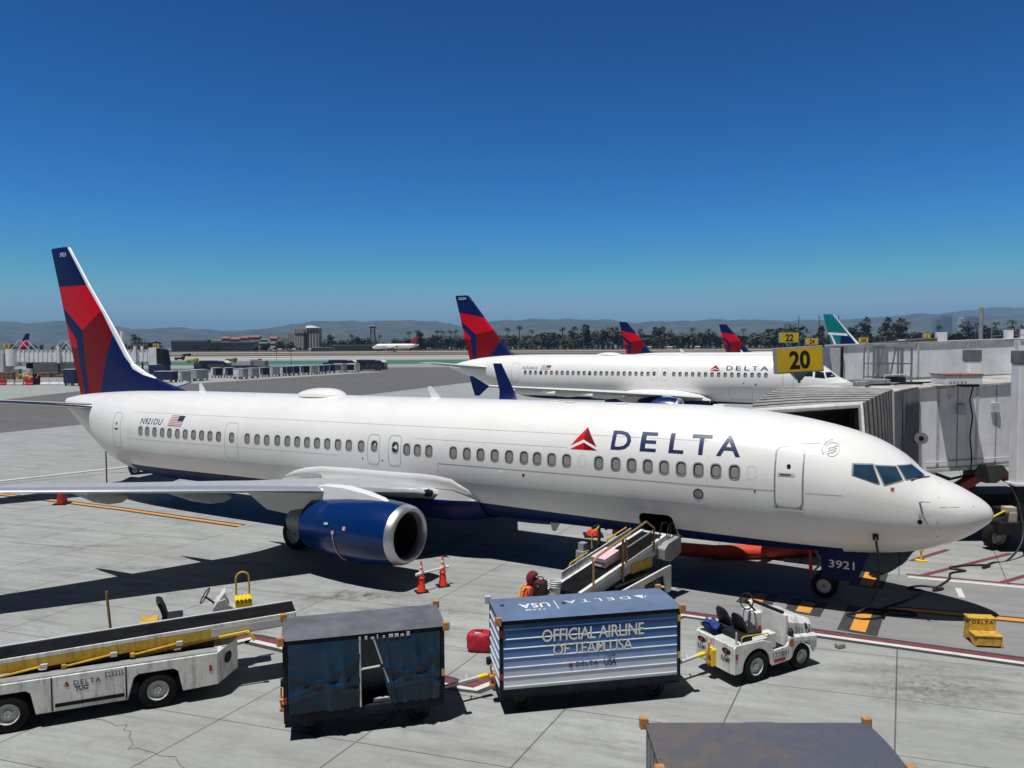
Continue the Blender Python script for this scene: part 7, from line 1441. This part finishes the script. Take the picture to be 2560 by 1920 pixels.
def tree_proto(seed, kind):
    rnd = random.Random(seed); A = top("broadleaf_tree" if kind != "palm" else "palm_tree", "x", "tree"); t = MB(); cr = MB()
    if kind == "broad":
        t.cyl((0, 0, 0), (.2, 0, 5.5), .45, .25, 7)
        for i in range(5): a = 2 * pi * i / 5 + rnd.random(); t.cyl((.1, 0, 3.5 + .3 * i), (2.6 * cos(a), 2.6 * sin(a), 6.5 + rnd.random() * 2), .2, .07, 5)
        for i in range(13): a = rnd.uniform(0, 2 * pi); rr_ = rnd.uniform(.5, 4.2); clump(cr, (rr_ * cos(a), rr_ * sin(a), rnd.uniform(4.0, 10.3) - rr_ * .35), rnd.uniform(1.3, 2.3), 34, rnd)
    elif kind == "tall":
        t.cyl((0, 0, 0), (0, 0, 11), .4, .12, 7)
        for i in range(4): a = 1.6 * i; t.cyl((0, 0, 4 + 1.6 * i), (1.5 * cos(a), 1.5 * sin(a), 5.5 + 1.6 * i), .13, .05, 5)
        for i in range(11): z = 2.6 + .95 * i; clump(cr, (rnd.gauss(0, .8), rnd.gauss(0, .8), z), 1.9 - .09 * i + rnd.uniform(-.3, .5), 34, rnd, .8, 1.0)
    else:
        t.cyl((0, 0, 0), (.25, 0, 11.2), .26, .2, 7)
        for i in range(22):
            a = 2 * pi * i / 22 + rnd.uniform(-.2, .2); e = rnd.uniform(-.5, 1.1); prev = None; L = rnd.uniform(1.5, 2.2); c, s_ = cos(a), sin(a)
            for q in range(5):
                u = q / 4; rr_ = L * u; z = 11.2 + e * L * u * .8 - 1.3 * u * u; wv = .35 * (1 - u) + .06; pt = (Vector((.25 + c * rr_ - s_ * wv, s_ * rr_ + c * wv, z - .1)), Vector((.25 + c * rr_ + s_ * wv, s_ * rr_ - c * wv, z - .1)), Vector((.25 + c * rr_, s_ * rr_, z + .1)))
                if prev: cr.add([prev[0], pt[0], pt[2], prev[2]], [(0, 1, 2, 3)]); cr.add([prev[2], pt[2], pt[1], prev[1]], [(0, 1, 2, 3)])
                prev = pt
    t.obj("trunk", BARK, A); cr.obj("crown", LEAF[seed % 4], A); return A
PR = {"broad": [tree_proto(i, "broad") for i in range(4)], "tall": [tree_proto(10 + i, "tall") for i in range(2)], "palm": [tree_proto(20 + i, "palm") for i in range(2)]}
USED = set(); rnd = random.Random(99)
LBL = {"broad": "dark broadleaf tree in the tree belt beyond the runway", "tall": "tall narrow tree in the tree belt beyond the runway", "palm": "palm tree rising from the belt beyond the runway"}
def plant(kind, u, vtop, Y, pal=None):
    src = rnd.choice(PR[kind]); h0 = 11.6; h = zat(u, vtop, Y) - gz(Y); s_ = h / h0
    o = src if id(src) not in USED else copy_tree(src); USED.add(id(src)); o["label"] = LBL[kind]; o["group"] = f"{kind} trees beyond the runway"; xform(o, (bpos(u, Y), Y, gz(Y) - .05), rnd.uniform(0, 6.28), s_)
    if kind != "palm": o.scale = (s_ * rnd.uniform(1.15, 1.9), s_ * rnd.uniform(1.1, 1.6), s_)
E_ = [(0, 862), (200, 858), (300, 850), (345, 843), (375, 844), (400, 860), (600, 866), (690, 856), (740, 850), (790, 868), (815, 848), (850, 842), (900, 843), (960, 846), (1000, 842), (1040, 836), (1100, 834), (1160, 836), (1230, 836), (1300, 836), (1380, 828), (1440, 832), (1500, 812), (1520, 808), (1545, 826), (1620, 824), (1700, 828), (1800, 830), (1900, 832), (1970, 812), (2000, 836), (2100, 828), (2250, 830), (2400, 826), (2500, 822), (2560, 812), (2600, 812)]
def env(u):
    for (a, ya), (b, yb) in zip(E_, E_[1:]):
        if a <= u <= b: return ya + (yb - ya) * (u - a) / (b - a)
    return 830
u = 20
while u < 2640:
    if not (420 < u < 640 and rnd.random() < .5): plant("tall" if rnd.random() < .2 else "broad", u, env(u) + rnd.uniform(-4, 16), rnd.uniform(900, 1150))
    u += rnd.uniform(10, 17)
for u, v in [(1025, 829), (1044, 825), (1092, 826), (1108, 827), (1128, 826), (1141, 825), (1270, 820), (1299, 816), (1330, 824), (1406, 819), (1436, 817), (1460, 822), (1560, 818), (1600, 822), (1650, 820), (1730, 820), (1770, 822), (1858, 822), (2266, 805), (2345, 814), (2440, 806), (2487, 805), (2530, 800), (880, 836), (950, 838), (2140, 812), (2200, 816)]: plant("palm", u, v, rnd.uniform(880, 1000))
for u, v in [(2165, 806), (2217, 806), (2250, 808), (2420, 812), (2095, 815), (2050, 822)]: plant("tall", u, v, 980)
plant("broad", 1972, 808, 820)
# unbroken wood behind the single trees
k = MB(); rnd2 = random.Random(31)
for i in range(520):
    u = rnd2.uniform(780, 2680); Y = rnd2.uniform(1170, 1330); v = env(u) + rnd2.uniform(4, 22); z = zat(u, v, Y); zz = 4
    while zz < z: clump(k, (bpos(u, Y), Y, zz), rnd2.uniform(3.0, 5.0), 12, rnd2, 2.0); zz += 4.5
tag(k.obj("woodland", LEAF[2], None), "unbroken dark belt of trees behind the single trees along the far side of the runway", "woodland", None, "stuff")
# parked vehicles and sheds at the foot of the belt
k = 0
for u, v, w_, m_, lb in [(1625, 858, 9, CREAM, "yellowish shed at the foot of the trees behind the second jet"), (1675, 862, 14, WHITE2, "long white shed at the foot of the trees right of the yellowish one"), (1745, 860, 12, LGREY, "pale shed at the foot of the trees left of the fourth fin"), (700, 876, 10, LGREY, "pale long shed below the hotel"), (735, 872, 9, WHITE2, "white shed below the hotel's trees"), (775, 869, 6, WHITE2, "small white shed right of the hotel")]:
    Y = 840; A = top("low_shed", lb, "shed", (bpos(u, Y), Y, gz(Y))); MB().boxb(-w_ / 2 * .44, w_ / 2 * .44, 0, 4, 0, 2.6).obj("wall", m_, A); MB().prism([(-.3, 2.6), (2, 3.3), (4.3, 2.6)], 'x', -w_ / 2 * .46, w_ / 2 * .46).obj("roof", LGREY, A)

# ---------------------------------------------------------------- haze
hm = bpy.data.materials.new("haze_air"); hm.use_nodes = True; n = hm.node_tree.nodes; n.remove(n["Principled BSDF"]); pv = n.new("ShaderNodeVolumePrincipled"); pv.inputs["Color"].default_value = (.34, .63, 1.0, 1); pv.inputs["Density"].default_value = 6.5e-5; pv.inputs["Anisotropy"].default_value = 0.0
hm.node_tree.links.new(pv.outputs[0], n["Material Output"].inputs["Volume"])
hz = MB().boxb(-17000, 17000, -120, 25000, -1, 800).obj("haze", hm); hz["kind"] = "stuff"; hz["label"] = "thin blue air between the camera and the hills"; hz["category"] = "haze"
